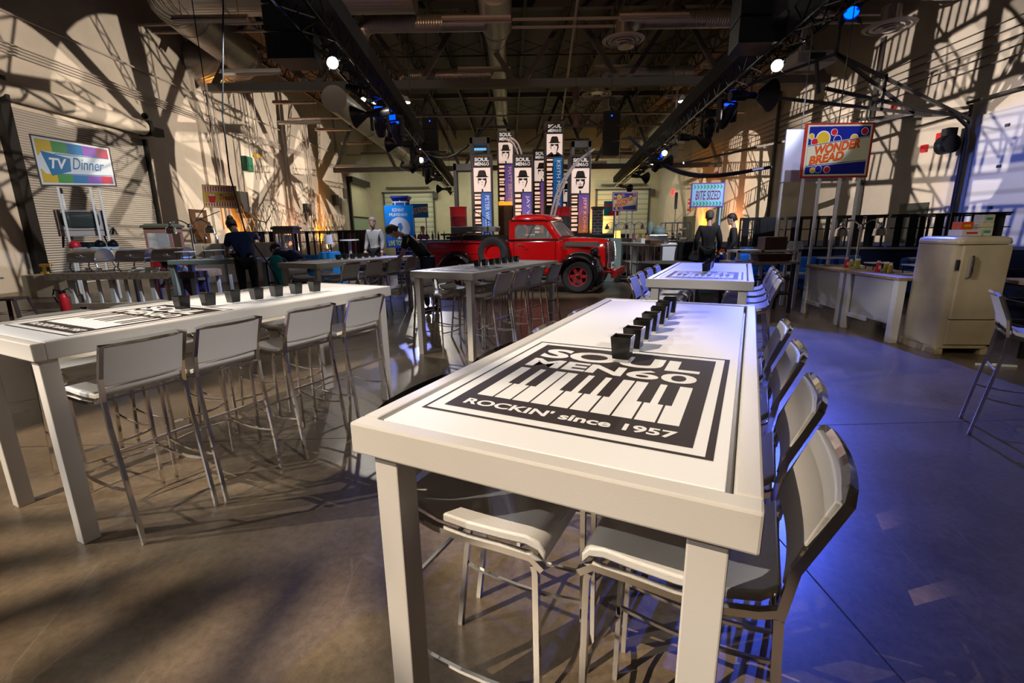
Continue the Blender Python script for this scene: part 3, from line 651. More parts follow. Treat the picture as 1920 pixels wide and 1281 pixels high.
moving(onT('L', 22.5), 'dark moving light in the middle of the left truss', 1.3, .4, False)
moving(onT('R', 24.8), 'blue tinted moving light by the bright pair on the right truss', .8, .7)
moving(onT('L', 26.8), 'moving light just beyond the starred lamp on the left truss', .3, .4)
bl = atY(1597, 22, 12.6); parcan(bl, (5, 8, 0), 'round blue lamp glowing brightly at the top right', 'lens_b', .17, arm=10.6-bl.z)
lamp('blue_beam', 'SPOT', bl, (4.2, 4.4, 0), 2500, (.06, .12, 1), .12, 34, .35)
lamp('blue_beam', 'SPOT', onT('R', 9.6, -.7), (2.9, 4.9, 0), 3200, (.06, .12, 1), .03, 40, .25)
lamp('blue_beam', 'SPOT', onT('L', 20, -.8), (.4, 9.6, 0), 900, (.3, .35, 1), .08, 48, .5)
lamp('blue_beam', 'SPOT', onT('R', 14.6, -.9), (6.6, 11.5, .5), 6500, (.04, .14, 1), .12, 62, .6)
lamp('blue_beam', 'SPOT', onT('L', 16, -.9), (-5.0, 12.5, .8), 1800, (.08, .16, 1), .12, 55, .6)
lamp('blue_beam', 'SPOT', onT('R', 20, -.9), (13.8, 14.6, 2.5), 1500, (.1, .2, 1), .12, 50, .7)
lamp('blue_beam', 'SPOT', onT('L', 26, -.9), (-6.5, 19, 1), 1200, (.08, .16, 1), .12, 50, .6)
lamp('beam', 'SPOT', onT('L', 8.2, -.6), (.2, 12, 1), 1000, (1, .95, .92), .06, 30, .5)  # added spots without fixtures: truck front, then fills for buffet and signs
lamp('beam', 'SPOT', onT('R', 8.4, -.6), (1.6, 12, 1), 800, (1, .9, .85), .06, 30, .5)
lamp('beam', 'SPOT', onT('L', 8.9, -.6), (-8.8, 10.8, 1.6), 1300, (.9, .92, 1), .06, 56, .7)
lamp('beam', 'SPOT', onT('R', 8.9, -.6), (4.8, 13.5, 1.4), 900, (.8, .85, 1), .06, 46, .7)
lamp('beam', 'SPOT', onT('L', 12.5, -.6), (-4.2, 14.4, 1.6), 800, (.9, .92, 1), .06, 46, .7)
lamp('beam', 'SPOT', (1.8, 1.2, 6.6), (5.8, 8.9, 2.9), 480, (1, .92, .85), .03, 17, .5)  # added spot without a fixture, brightens the large bread sign
lamp('beam', 'SPOT', (4.6, -2.8, 5.6), (-1.2, 3.2, .95), 1900, (1, .94, .9), .25, 20, .9)  # added soft fill for the stool backs, no fixture
lamp('beam', 'SPOT', (3.2, -2.5, 6.8), (5.4, 5.7, .8), 620, (1, .8, .5), .08, 17, .6)  # added warm spot for the fridge, no fixture
lamp('beam', 'SPOT', (-1, 9.3, 7.6), (0, 26, 10.4), 520, (1, .55, .3), .1, 110, .8)  # added warm uplight, no fixture, lifts the ceiling
# amber uplights at the walls
def uplight(c, tgt, e, lab, col=(1, .33, .02)):
    t = thing('floor_uplight', lab, 'floor light', c, 0, 'amber uplights along the walls')
    b = MB(); b.lathe([(0, 0), (.12, 0), (.14, .22), (.11, .22), (.1, .18), (0, .18)], (0, 0, 0), 16); b.build('can', 'black', t, smooth=True)
    lamp('amber_beam', 'SPOT', V(c)+V((0, 0, .25)), tgt, e*2.6, col, .05, 75, .9)
uplight((XL+.55, 25.4, 0), (XL, 25.6, 3), 420, 'amber uplight on the floor by the popcorn cart at the left wall')
uplight((XL+.6, 36.6, 0), (XL, 36.8, 3.2), 620, 'amber uplight behind the lounge rail at the left wall')
uplight((XL+.6, 31.6, 0), (XL, 31.8, 3), 300, 'amber uplight between the striped sign and the lounge', (1, .4, .2))
uplight((XR-.6, 38.6, 0), (XR, 38.8, 3), 900, 'amber uplight behind the tray rack at the right wall')
uplight((XR-.6, 33.2, 0), (XR, 33.4, 3), 500, 'amber uplight right of the bite sized sign', (1, .38, .15))
uplight((XR-.6, 20.6, 0), (XR, 20.6, 3), 420, 'pink uplight by the dark door on the right wall', (1, .35, .22))
uplight((9.4, 49.6, 0), (9.4, 51, 2.5), 500, 'amber uplight at the back wall right of the towers', (1, .5, .1))

# small lit high bay lamps seen past the trusses
for px, py, y, l in ((705, 194, 24, 'small greenish lit lamp just left of the left truss'), (762, 193, 24, 'small greenish lit lamp just right of the left truss'), (1279, 191, 24, 'small greenish lit lamp left of the right truss'), (1361, 191, 24, 'small greenish lit lamp right of the right truss')):
    q = atY(px, py, y); t = thing('high_bay_lamp', l, 'ceiling light', q, 0, 'small lit high bay lamps')
    b = MB(); b.lathe([(.03, .3), (.09, .25), (.2, .02), (.19, .02), (.08, .22), (0, .25)], (0, 0, 0), 18); b.build('reflector', 'fixture', t, smooth=True)
    b = MB(); b.cyl((0, 0, .0), (0, 0, .03), .17, 18); b.build('lens', 'tube', t); b = MB(); b.tube([(0, 0, .28), (0, 0, 11.3-q.z)], .012, 4); b.build('drop_rod', 'steel2', t)
# hanging speakers
def speaker(c, dims, rz, lab, glow=True):
    t = thing('hanging_speaker', lab, 'speaker', c, rz, 'hanging speakers')
    n = 3; w_, d_, h_ = dims
    for i in range(n):
        b = MB(); b.prism([(-w_/2, -d_/2), (w_/2, -d_/2), (w_*.36, d_/2), (-w_*.36, d_/2)], -h_*(i+1)/n+.015, -h_*i/n-.015, 'Z'); b.build('cabinet', 'black', t, bevel=.012)
    g = MB()
    for i in range(n): g.box((0, -d_/2-.01, -h_*(i+.5)/n), (w_*.9, .02, h_/n*.86))
    g.build('grille', 'blackcloth', t)
    if glow:
        e = MB(); e.cyl((0, -d_/2-.02, -h_*.12), (0, -d_/2-.03, -h_*.12), .03, 8); e.build('indicator', 'lens_b', t)
    k = MB(); k.tube([(0, 0, 0), (0, 0, .35)], .04, 6); k.box((0, 0, .35), (.25, .25, .35)); k.tube([(0, 0, .5), (0, 0, 11.2-c[2])], .015, 4); k.build('hoist', 'black', t)
p = atY(545, -30, 11.4); speaker((p.x, 11.4, p.z), (1.0, .8, 1.55), 0, 'large black hanging speaker cut by the top edge at the left', False)
p = atY(1425, -60, 11.4); speaker((p.x, 11.4, p.z), (1.0, .8, 1.55), 0, 'large black hanging speaker cut by the top edge at the right', False)
p = atY(806, 222, 24); speaker((p.x, 24, p.z), (.75, .6, 1.5), .1, 'blue lit hanging speaker left of the banner towers')
p = atY(1146, 210, 21); speaker((p.x, 21, p.z), (.72, .6, 1.75), -.1, 'black hanging speaker right of the banner towers')
b = MB(); q = atY(1080, 190, 20); b.tube([(q.x, 20, 11), (q.x, 20, q.z+.4)], .012, 4); b.cyl((q.x, 20, q.z), (q.x, 20, q.z+.5), .13, 10); b.cyl((q.x, 20, q.z-.9), (q.x, 20, q.z-.5), .12, 10); b.tube([(q.x, 20, q.z), (q.x, 20, q.z-.5)], .015, 4)
b.tube([(q.x, 20, q.z-.35), (q.x+1.9, 21, q.z-1.2)], .03, 5); b.tube([(q.x, 20, q.z-.35), (q.x-1.9, 22, q.z-1.2)], .03, 5)
tag(b.build('chain_hoist', mat('rust_brown', (.06, .02, .012), .6), smooth=True), 'dark chain hoist with a bridle above the banner towers', 'hoist')

# ------------------------------------------------------------------ bar tables
TW, TLn, TH, TT = .943, 2.436, 1.07, .085
TABLES = {'A': ((-.420, 1.124), .4649), 'B': ((-3.024, 2.491), .4649), 'C': ((-1.263, 5.908), .514), 'D': ((-3.951, 8.047), .475), 'E': ((1.310, 4.577), .454)}
TDESC = {'A': 'foreground logo table', 'B': 'left front table', 'C': 'grey middle table', 'D': 'back left table', 'E': 'back right table'}
TLAB = {'A': 'long white bar table with a black piano logo, largest in the foreground', 'B': 'long white bar table at the left with a row of black votives', 'C': 'grey bar table standing before the red truck',
        'D': 'long white bar table behind the left one, beside the man in black', 'E': 'white bar table directly behind the foreground one, before the draped round table'}
def logo(b, w_, h_):     # local x across, y along, z up; k: 0 dark 1 white
    def rc(x0, y0, x1, y1, z, k): b.add([(x0, y0, z), (x1, y0, z), (x1, y1, z), (x0, y1, z)], [(0, 1, 2, 3)], k)
    t = .012; rc(0, 0, w_, t, .0006, 0); rc(0, h_-t, w_, h_, .0006, 0); rc(0, t, t*.6, h_-t, .0006, 0); rc(w_-t*1.4, t, w_, h_-t, .0006, 0)
    g = .045; rc(g, g, w_-g, h_-g, .0006, 0)
    x0, x1 = g+.04, w_-g-.04
    def tx(s_, bx, bold=.03):
        vs, fs = text_geo(s_, 0, bold); a0 = min(p[0] for p in vs); a1 = max(p[0] for p in vs); b0 = min(p[1] for p in vs); b1 = max(p[1] for p in vs)
        b.add([(bx[0]+(p[0]-a0)/(a1-a0)*(bx[2]-bx[0]), bx[1]+(p[1]-b0)/(b1-b0)*(bx[3]-bx[1]), .0012) for p in vs], fs, 1)
    W = x1-x0
    tx('SOUL', (x0, h_*.725, x1, h_*.885), .04); tx('MEN', (x0, h_*.58, x0+W*.60, h_*.70), .04); tx('60', (x0+W*.62, h_*.58, x1, h_*.70), .02)
    tx("ROCKIN' since 1957", (x0, h_*.088, x1, h_*.14), .03)
    n = 10; kw = W/n; ya, yb, ym = h_*.18, h_*.545, h_*.335; gap = .006
    blk = [0, 1, 3, 4, 5, 7, 8]
    for i in range(n):
        a, c = x0+i*kw+gap/2, x0+(i+1)*kw-gap/2
        rc(a, ya, c, ym, .0012, 1); rc(a+(kw*.27 if i-1 in blk else 0), ym, c-(kw*.27 if i in blk else 0), yb, .0012, 1)
def make_table(key):
    (x, y), th = TABLES[key]
    t = thing('bar_table', TLAB[key], 'table', (x, y, 0), -th)
    b = MB(); r = .05
    for a, c in (((0, 0), (TW, r)), ((0, TLn-r), (TW, TLn)), ((0, r), (r, TLn-r)), ((TW-r, r), (TW, TLn-r))): b.bb((a[0], a[1], TH-TT), (c[0], c[1], TH))
    b.bb((r, r, TH-TT+.01), (TW-r, TLn-r, TH-.035)); b.build('frame', 'paint', t, bevel=.006)
    b = MB(); b.bb((r+.012, r+.008, TH-.034), (TW-r-.014, TLn-r-.012, TH-.004)); b.build('tabletop', 'panel', t, bevel=.002)
    for i in (0, 1):
        for j in (0, 1):
            cx = .045+.04 if not i else TW-.085; cy = .065 if not j else TLn-.065
            b = MB(); b.box((cx, cy, (TH-TT)/2), (.075, .075, TH-TT)); b.build('leg', 'paint', t, bevel=.004)
    b = MB(); logo(b, .75, .86); b.v = [(px+.1, py+.17, pz+TH-.0038) for px, py, pz in b.v]; b.build('printed_logo', ['ink', 'panel'], t)
    return t
for k in TABLES: make_table(k)

# ------------------------------------------------------------------ bar stools
def arcpts(p0, p1, p2, n=6):
    p0, p1, p2 = V(p0), V(p1), V(p2); return [p0*(1-t)**2+p1*2*t*(1-t)+p2*t*t for t in [i/n for i in range(n+1)]]
def make_stool():
    t = thing('bar_stool', 'x', 'bar stool'); w_ = .19
    # seat: waterfall sling
    prof = [(-.2, .80), (-.17, .772), (-.1, .752), (0, .748), (.1, .752), (.17, .758), (.205, .75), (.225, .725)]
    b = MB(); rings = []
    for y, z in prof: rings.append([(-w_+.012, y, z), (w_-.012, y, z), (w_-.012, y, z+.028), (-w_+.012, y, z+.028)])
    b.loft(rings); b.build('seat', 'leather', t, bevel=.006, smooth=True)
    b = MB(); rings = []
    for i in range(7):
        z = .835+.205*i/6; yy = -.213-.066*(i/6)**1.2; r = []
        for j in range(9): x = -w_+.008+(2*w_-.016)*j/8; r.append((x, yy-.014*(1-(x/w_)**2)-.008, z))
        for j in range(9): x = w_-.008-(2*w_-.016)*j/8; r.append((x, yy-.014*(1-(x/w_)**2)+.012, z))
        rings.append(r)
    b.loft(rings); b.build('backrest', 'leather', t, smooth=True, bevel=.003)
    for s_ in (-1, 1):
        x = s_*w_
        b = MB(); b.tube([(x, .215, 0), (x, .205, .70), (x, .2, .72)], .0115, 4); b.build('leg', 'chrome', t)
        b = MB(); b.tube([(x, -.295, 0), (x, -.25, .35), (x, -.212, .62), (x, -.205, .76)], .0135, 4); b.build('leg', 'chrome', t)
        b = MB(); b.tube([(x, .225, .715), (x, .19, .742), (x, .1, .74), (x, 0, .735), (x, -.1, .74), (x, -.17, .757), (x, -.205, .775)], .013, 4); b.build('seat_rail', 'chrome', t)
        b = MB(); b.tube([(x, .207, .30)]+[(x, .207-.49*i/6, .30-.025*math.sin(PI*i/6)) for i in range(1, 6)]+[(x, -.262, .30)], .008, 4); b.build('stretcher', 'chrome', t)
    b = MB(); b.tube([(-w_, -.205, .76), (-w_, -.222, .88), (-w_, -.288, 1.045)]+[(-w_+2*w_*i/8, -.288-.018*math.sin(PI*i/8), 1.05) for i in range(1, 8)]+[(w_, -.288, 1.045), (w_, -.222, .88), (w_, -.205, .76)], .0135, 4, up=(0, 1, 0)); b.build('back_frame', 'chrome', t)
    b = MB(); b.tube([(-w_, .208, .27)]+[(-w_+2*w_*i/6, .208+.04*math.sin(PI*i/6), .27) for i in range(1, 6)]+[(w_, .208, .27)], .009, 4); b.build('footrest', 'chrome', t)
    b = MB(); b.tube([(-w_, -.225, .5), (w_, -.225, .5)], .008, 4); b.tube([(-w_, -.205, .765), (w_, -.205, .765)], .008, 4); b.tube([(-w_, .2, .715), (w_, .2, .715)], .009, 4); b.build('crossbar', 'chrome', t)
    return t
proto = make_stool(); KIDS[proto] = [o for o in bpy.data.objects if o.parent == proto]
used = []
def place_stool(key, side, u, i, n, dv=0, yaw=0):
    (x, y), th = TABLES[key]; a = V((math.sin(th), math.cos(th))); c = V((math.cos(th), -math.sin(th)))
    v = .805+dv if side == 'R' else .13-dv
    p = V((x, y))+a*u+c*v; rz = -th+(PI/2 if side == 'R' else -PI/2)+yaw
    word = ORD[i] if i < n-1 else 'farthest'
    lab = 'white chrome bar stool, %s on the %s side of the %s' % (word, 'right' if side == 'R' else 'left', TDESC[key])
    grp = 'bar stools around the '+TDESC[key]
    if not used:
        used.append(1); o = proto; o.location = (p.x, p.y, 0); o.rotation_euler = (0, 0, rz); o['label'] = lab; o['group'] = grp; return
    dup(proto, (p.x, p.y, 0), rz, lab, grp)
for key, sd, us, dv in (('A', 'R', (.34, .84, 1.38, 1.92), .0), ('A', 'L', (.31, .84, 1.38, 1.92), -.12), ('B', 'R', (.35, .8, 1.38, 1.9), .06), ('B', 'L', (.5, 1.0, 1.45, 1.95), .05),
                    ('C', 'R', (.45, .92, 1.35, 1.95), .04), ('C', 'L', (.35, .85, 1.4, 1.95), .0), ('D', 'R', (.5, 1.05, 1.6, 2.15), .1), ('D', 'L', (.5, 1.1, 1.7), .05), ('E', 'R', (.5, .95, 1.5, 2.0), .08), ('E', 'L', (.35, .85, 1.4, 1.95), .06)):
    for i, u in enumerate(us): place_stool(key, sd, u, i, len(us), dv+random.uniform(-.015, .015), random.uniform(-.03, .03))
dup(proto, (3.78, 3.25, 0), -2.2, 'white chrome bar stool cut by the right edge of the picture')

# ------------------------------------------------------------------ votive cups
def make_cup():
    t = thing('votive_cup', 'x', 'cup'); b = MB(); h = .095
    def ring(s_, z): return [(-s_, -s_, z), (s_, -s_, z), (s_, s_, z), (-s_, s_, z)]
    b.loft([ring(.030, .012), ring(.037, h), ring(.033, h), ring(.026, .022)]); b.build('cup_body', 'glassblk', t, bevel=.003)
    g = MB(); g.box((0, 0, .006), (.062, .062, .012)); g.build('clear_base', 'clear', t, bevel=.003)
    return t
cup = make_cup(); KIDS[cup] = [o for o in bpy.data.objects if o.parent == cup]; cu = []
CD = dict(A=((.5, .5), (.86, 1.95)), B=((.56, .64), (.87, 1.86)), C=((.47, .47), (.83, 1.9)), D=((.47, .47), (.9, 1.95)), E=((.48, .48), (.9, 1.9)))
for key, ((v0, v1), (u0, u1)) in CD.items():
    (x, y), th = TABLES[key]; a = V((math.sin(th), math.cos(th))); c = V((math.cos(th), -math.sin(th)))
    for i in range(7):
        t_ = i/6; p = V((x, y))+a*(u0+(u1-u0)*t_)+c*(v0+(v1-v0)*t_+random.uniform(-.008, .008))
        lab = 'black square glass votive, %s of the row on the %s' % (ORD[i], TDESC[key]); loc = (p.x, p.y, TH-.004+(.0014 if u0+(u1-u0)*t_ < 1.03 else 0)); rz = -th+random.uniform(-.06, .06)
        if not cu: cu.append(1); cup.location = loc; cup.rotation_euler = (0, 0, rz); cup['label'] = lab; cup['group'] = 'votives on the '+TDESC[key]
        else: dup(cup, loc, rz, lab, 'votives on the '+TDESC[key])

# ------------------------------------------------------------------ the red truck (local: x forward, y to the far side, z up; origin under the near front wheel)
TRK = thing('pickup_truck', 'shiny red vintage pickup truck with black fenders and chrome grille', 'truck', (1.68, 11.72, 0), R(-22))
HW = .92; YC = .78      # centre line of the body
def se(cx, cy, cz, a, c, n, N=28, plane='YZ', bot=None):     # superellipse ring
    o = []
    for i in range(N):
        t = 2*PI*i/N; u = abs(math.cos(t))**(2/n)*(1 if math.cos(t) > 0 else -1); w_ = abs(math.sin(t))**(2/n)*(1 if math.sin(t) > 0 else -1)
        if plane == 'YZ': o.append((cx, cy+a*u, max(cz+c*w_, bot) if bot is not None else cz+c*w_))
        else: o.append((cx+a*u, cy+c*w_, cz))
    return o
def wheel(par, c, label=None, rim='red', r=.42, w_=.24, ax='Y', name='wheel', spoke=True):
    # axis along y; outer face towards -y
    g = MB(); g.lathe([(r*.55, -w_/2+.02), (r*.62, -w_/2), (r*.88, -w_/2-.005), (r*.97, -w_/2+.03), (r, -w_/4), (r, w_/4), (r*.97, w_/2-.03), (r*.88, w_/2), (r*.55, w_/2-.02), (r*.55, -w_/2+.02)], (0, 0, 0), 40, axis='Y')
    for i in range(44):
        a = 2*PI*i/44; g.box((r*math.cos(a), 0, r*math.sin(a)), (.018, w_*.7, .03), (0, -a, 0))
    t = g.build('tyre', 'rubber' if rim else 'rubgrey', par, smooth=True); t.name = name; t.location = c
    if label: t['label'] = label
    if spoke:
        h = MB(); h.lathe([(r*.57, -w_/2+.005), (r*.53, -w_/2+.01), (r*.50, -w_/2+.05), (r*.50, w_/2-.05), (r*.57, w_/2-.02)], (0, 0, 0), 36, axis='Y')
        h.lathe([(0, -w_/2+.015), (r*.1, -w_/2+.02), (r*.17, -w_/2+.05), (r*.17, .02)], (0, 0, 0), 20, axis='Y')
        for i in range(6):
            a = 2*PI*i/6; d = V((math.cos(a), 0, math.sin(a))); s_ = V((-math.sin(a), 0, math.cos(a)))
            p0, p1 = d*r*.12, d*r*.52
            h.loft([[p0-s_*.05+V((0, -w_/2+.05, 0)), p0+s_*.05+V((0, -w_/2+.05, 0)), p0+s_*.05+V((0, -.02, 0)), p0-s_*.05+V((0, -.02, 0))], [p1-s_*.035+V((0, -w_/2+.035, 0)), p1+s_*.035+V((0, -w_/2+.035, 0)), p1+s_*.035+V((0, -.02, 0)), p1-s_*.035+V((0, -.02, 0))]])
        h.build('rim', 'darkred' if rim == 'red' else rim, t, smooth=True, label='red spoked rim')
        k = MB(); k.cyl((0, -w_/2-.005, 0), (0, 0, 0), r*.085, 14); k.build('hub_cap', 'black', t, smooth=True)
    else:
        h = MB(); h.lathe([(r*.57, -w_/2+.01), (r*.5, -w_/2+.06), (r*.48, 0), (0, 0)], (0, 0, 0), 30, axis='Y'); h.build('rim', 'red', t, smooth=True)
    return t
wheel(TRK, (0, 0, .42)); w2 = wheel(TRK, (0, 1.56, .42)); w2.rotation_euler = (0, 0, PI)
wheel(TRK, (-3.4, 0, .42)); w4 = wheel(TRK, (-3.4, 1.56, .42)); w4.rotation_euler = (0, 0, PI)
sp = wheel(TRK, (-2.25, -.12, .98), 'side mounted spare wheel with red dish', spoke=False, r=.42, w_=.2, name='spare_wheel')
sp2 = wheel(TRK, (-1.98, 1.1, 1.32), 'loose grey tyre leaning in the bed', rim=None, r=.36, w_=.2, spoke=False, name='spare_tyre'); sp2.rotation_euler = (0, R(0), R(72))
# hood: rings along x
def hoodring(x, hw, top, bot, n=3.2): return [(x, YC+hw*abs(math.cos(t))**(2/n)*(1 if math.cos(t) > 0 else -1), bot+(top-bot)*abs(math.sin(t))**(2/n)) for t in [PI*i/20 for i in range(21)]]
b = MB(); b.loft([hoodring(-.62, .62, 1.36, .62), hoodring(-.45, .60, 1.365, .62), hoodring(-.1, .54, 1.36, .62), hoodring(.25, .44, 1.34, .62, 2.9), hoodring(.45, .33, 1.32, .62, 2.7), hoodring(.56, .23, 1.29, .62, 2.5), hoodring(.62, .14, 1.23, .62, 2.4)], closed=False)
b.build('hood', 'red', TRK, smooth=True, ang=.9)
g = MB(); g.box((.02, YC-.535, 1.2), (.86, .02, .1), (0, R(1.5), R(8))); g.box((.02, YC-.545, 1.14), (.8, .012, .012), (0, 0, R(8))); o = g.build('louvre_panel', 'chrome2', TRK)
g = MB(); [g.box((-.25+.07*i, YC-.56+.07*i*.14, 1.2), (.045, .02, .07), (0, 0, R(8))) for i in range(9)]; g.build('louvre', 'red', o)
# grille
b = MB()
for i in range(15):
    z = .60+i*.044; hw = .20*(1-.25*((i-8)/8)**2); x0 = .66+.05*math.sin(PI*i/15)
    b.tube([(x0-.16, YC-hw-.04, z), (x0-.04, YC-hw, z), (x0+.03, YC-hw*.5, z), (x0+.05, YC, z), (x0+.03, YC+hw*.5, z), (x0-.04, YC+hw, z), (x0-.16, YC+hw+.04, z)], .013, 6)
b.tube([(.66, YC, .56), (.72, YC, .9), (.67, YC, 1.26)], .02, 6)
for s_ in (-1, 1): b.tube([(.6, YC+s_*.24, .56), (.62, YC+s_*.25, .9), (.58, YC+s_*.19, 1.22), (.6, YC, 1.30)], .022, 6)
b.build('grille', 'chrome2', TRK, smooth=True)
b = MB(); b.box((.5, YC, .9), (.16, .36, .66)); b.build('radiator_core', 'black', TRK)
b = MB(); b.box((.74, YC-.3, .67), (.02, .26, .16)); b.box((.75, YC-.3, .67), (.01, .18, .06), 0, 1); b.build('licence_plate', ['white', 'navy'], TRK)
# front fender : arch swept round the wheel
def fender(x, side, a0, a1, Ro=.60, wid=.44, flare=0., front=True):
    b = MB(); y0 = -.24 if side < 0 else 1.56+.24; sg = -1 if side < 0 else 1; rings = []
    n = 22
    for i in range(n+1):
        a = R(a0+(a1-a0)*i/n); k = i/n; ring = []
        ro = Ro*(1+flare*(max(0, .25-k)*4)**2*.35)
        for j in range(11):
            q = j/10; ang = PI*q*.5; yy = y0-sg*wid*(1-math.sin(ang)*1.0) if False else y0-sg*(wid*(1-q)); rr = ro-.0-(.12*(q**3))
            ring.append((x+rr*math.cos(a), yy, .42+rr*math.sin(a)))
        ring.append((x+(ro-.15)*math.cos(a), y0+0*sg, .42+(ro-.15)*math.sin(a)))
        for j in range(6):
            q = 1-j/5; yy = y0-sg*(wid*(1-q)); rr = ro-.03-(.12*(q**3)); ring.append((x+rr*math.cos(a), yy+(-sg)*.01, .42+rr*math.sin(a)))
        rings.append(ring)
    b.loft(rings); return b
for sd in (-1, 1):
    fender(.0, sd, -12, 192, .61, .42).build('front_fender', 'gloss', TRK, smooth=True, ang=1.2, label='glossy black front fender')
    fender(-3.4, sd, 0, 180, .62, .34).build('rear_fender', 'gloss', TRK, smooth=True, ang=1.2, label='glossy black rear fender')
    yy = -.14 if sd < 0 else 1.70
    b = MB(); b.box((-1.68, yy, .40), (2.15, .26, .05)); b.box((-1.68, yy-sd*-.12, .36), (2.15, .03, .09)); b.build('running_board', 'gloss', TRK, bevel=.015)
    b = MB(); b.lathe([(0, .14), (.08, .12), (.12, .02), (.125, -.02), (.11, -.05), (0, -.07)], (0, 0, 0), 22, axis='X'); b.v = [(-px+.36, py+YC+sd*.52, pz+1.0) for px, py, pz in b.v]; b.tube([(.36, YC+sd*.52, .92), (.3, YC+sd*.45, .78)], .03, 8)
    b.build('headlight', 'gloss', TRK, smooth=True)
# inner aprons and chassis
b = MB(); b.box((-.1, YC, .66), (1.1, 1.02, .5)); b.box((-1.8, YC, .5), (4.6, .7, .16)); b.cyl((0, .1, .42), (0, 1.45, .42), .05, 10); b.cyl((-3.4, .1, .42), (-3.4, 1.45, .42), .07, 10); b.build('chassis', 'black', TRK)
b = MB(); b.bar((.86, YC-.92, .50), (.86, YC+.92, .50), .08, .2); b.bar((.5, YC-.35, .5), (.86, YC-.35, .5), .06); b.bar((.5, YC+.35, .5), (.86, YC+.35, .5), .06); b.build('front_bumper', 'red', TRK, bevel=.02)
# cab
b = MB(); CB0, CB1 = -1.86, -.52
prof = [(CB0, .44), (CB0-.01, .9), (CB0, 1.30), (CB1-.10, 1.34), (CB1, 1.30), (CB1+.06, 1.0), (CB1+.06, .44)]
rings = []
for q, ins in ((-.0, .05), (.03, .0), (.97, .0), (1., .05)): rings.append([(x, YC-.80+1.6*q, z-(ins if z > 1 else 0)) for x, z in prof])
b.loft(rings); b.build('cab_body', 'red', TRK, bevel=.03, smooth=True)
b = MB(); b.bb((CB0-.02, YC-.815, 1.285), (CB1-.02, YC+.815, 1.325)); b.build('belt_moulding', 'gloss', TRK, bevel=.01)
# greenhouse side frames
def sideframe(y, s_):
    out = [(CB0+.0, 1.30), (CB0+.03, 1.68), (CB0+.1, 1.78), (-.92, 1.78), (-.72, 1.62), (CB1-.0, 1.32)]
    inn = [(CB0+.16, 1.345), (CB0+.17, 1.63), (CB0+.22, 1.68), (-.96, 1.68), (-.84, 1.58), (CB1-.16, 1.345)]
    n = len(out); b = MB(); a, c = y, y+s_*.06
    vs = [(u, a, w_) for u, w_ in out]+[(u, a, w_) for u, w_ in inn]+[(u, c, w_) for u, w_ in out]+[(u, c, w_) for u, w_ in inn]; fs = []
    for i in range(n):
        j = (i+1) % n; fs += [(i, j, j+n, i+n), (i+2*n, i+3*n, j+3*n, j+2*n), (i, i+2*n, j+2*n, j), (i+n, j+n, j+3*n, i+3*n)]
    b.add(vs, fs); return b, inn
for y, s_ in ((YC-.80+.01, 1), (YC+.80-.01, -1)):
    b, inn = sideframe(y, s_); o = b.build('window_frame', 'red', TRK, bevel=.012)
    g = MB(); g.prism([(u, w_) for u, w_ in inn], y+s_*.025, y+s_*.032); g.build('side_window', 'glass', o)
b = MB(); b.tube([(-1.35, YC-.765, 1.345), (-1.2, YC-.765, 1.63), (-1.17, YC-.765, 1.68)], .012, 5); b.build('vent_divider', 'chrome', TRK)
# roof
b = MB()
def rr(x0, x1, hw, z, n=4.): return se((x0+x1)/2, YC, z, (x1-x0)/2, hw, n, 36, 'XY')
b.loft([rr(CB0, -.80, .80, 1.76), rr(CB0-.02, -.77, .82, 1.80), rr(CB0+.0, -.80, .80, 1.87), rr(CB0+.1, -.92, .70, 1.925), rr(CB0+.3, -1.1, .5, 1.95), rr(CB0+.5, -1.3, .2, 1.955)]); b.build('roof', 'red', TRK, smooth=True, ang=1.2)
b = MB(); b.tube([(CB0-.03, YC-.4, 1.79), (CB0+.1, YC-.815, 1.79), (-1.0, YC-.82, 1.79), (-.84, YC-.78, 1.77)], .014, 5); b.build('drip_rail', 'gloss', TRK)
# windscreen: V split, chrome surround
b = MB(); wt, wb = [(-.80, 1.745, .55), (-.76, 1.76, .0)], [(-.50, 1.39, .66), (-.44, 1.39, .0)]
for s_ in (-1, 1):
    P = [V((wb[0][0], YC+s_*wb[0][2], wb[0][1])), V((wb[1][0], YC, wb[1][1])), V((wt[1][0], YC, wt[1][1])), V((wt[0][0], YC+s_*wt[0][2], wt[0][1]))]
    g = MB(); g.tube(P, .02, 6, closed=True); o = g.build('windscreen_frame', 'chrome', TRK)
    g = MB(); n_ = V((.012, 0, .012)); g.loft([[p for p in P], [p-n_ for p in P]]); g.build('windscreen', 'glass', o)
    g = MB(); g.loft([[(-.58, YC+s_*.74, 1.34), (-.50, YC+s_*.66, 1.36), (-.58, YC+s_*.8, 1.34)], [(-.84, YC+s_*.68, 1.74), (-.80, YC+s_*.55, 1.76), (-.86, YC+s_*.8, 1.74)]]); g.build('windscreen_pillar', 'red', TRK)
b = MB(); b.bb((CB0+.02, YC-.78, 1.3), (CB0+.07, YC+.78, 1.46)); b.bb((CB0+.02, YC-.78, 1.7), (CB0+.07, YC+.78, 1.8)); b.bb((CB0+.02, YC-.78, 1.46), (CB0+.07, YC-.45, 1.7)); b.bb((CB0+.02, YC+.45, 1.46), (CB0+.07, YC+.78, 1.7)); b.build('rear_wall', 'red', TRK)
b = MB(); b.box((-1.45, YC, .95), (.5, 1.3, .2)); b.box((-1.70, YC, 1.2), (.14, 1.3, .5)); b.build('seat', 'wood', TRK, bevel=.04)
b = MB(); b.tube([(-.98+.0+.17*math.cos(2*PI*i/20)*.45, YC+.35+.19*math.sin(2*PI*i/20), 1.36+.17*math.cos(2*PI*i/20)*.9) for i in range(20)], .012, 6, closed=True); b.tube([(-.98, YC+.35, 1.36), (-.6, YC+.35, 1.2)], .015, 6); b.build('steering_wheel', 'offwhite', TRK)
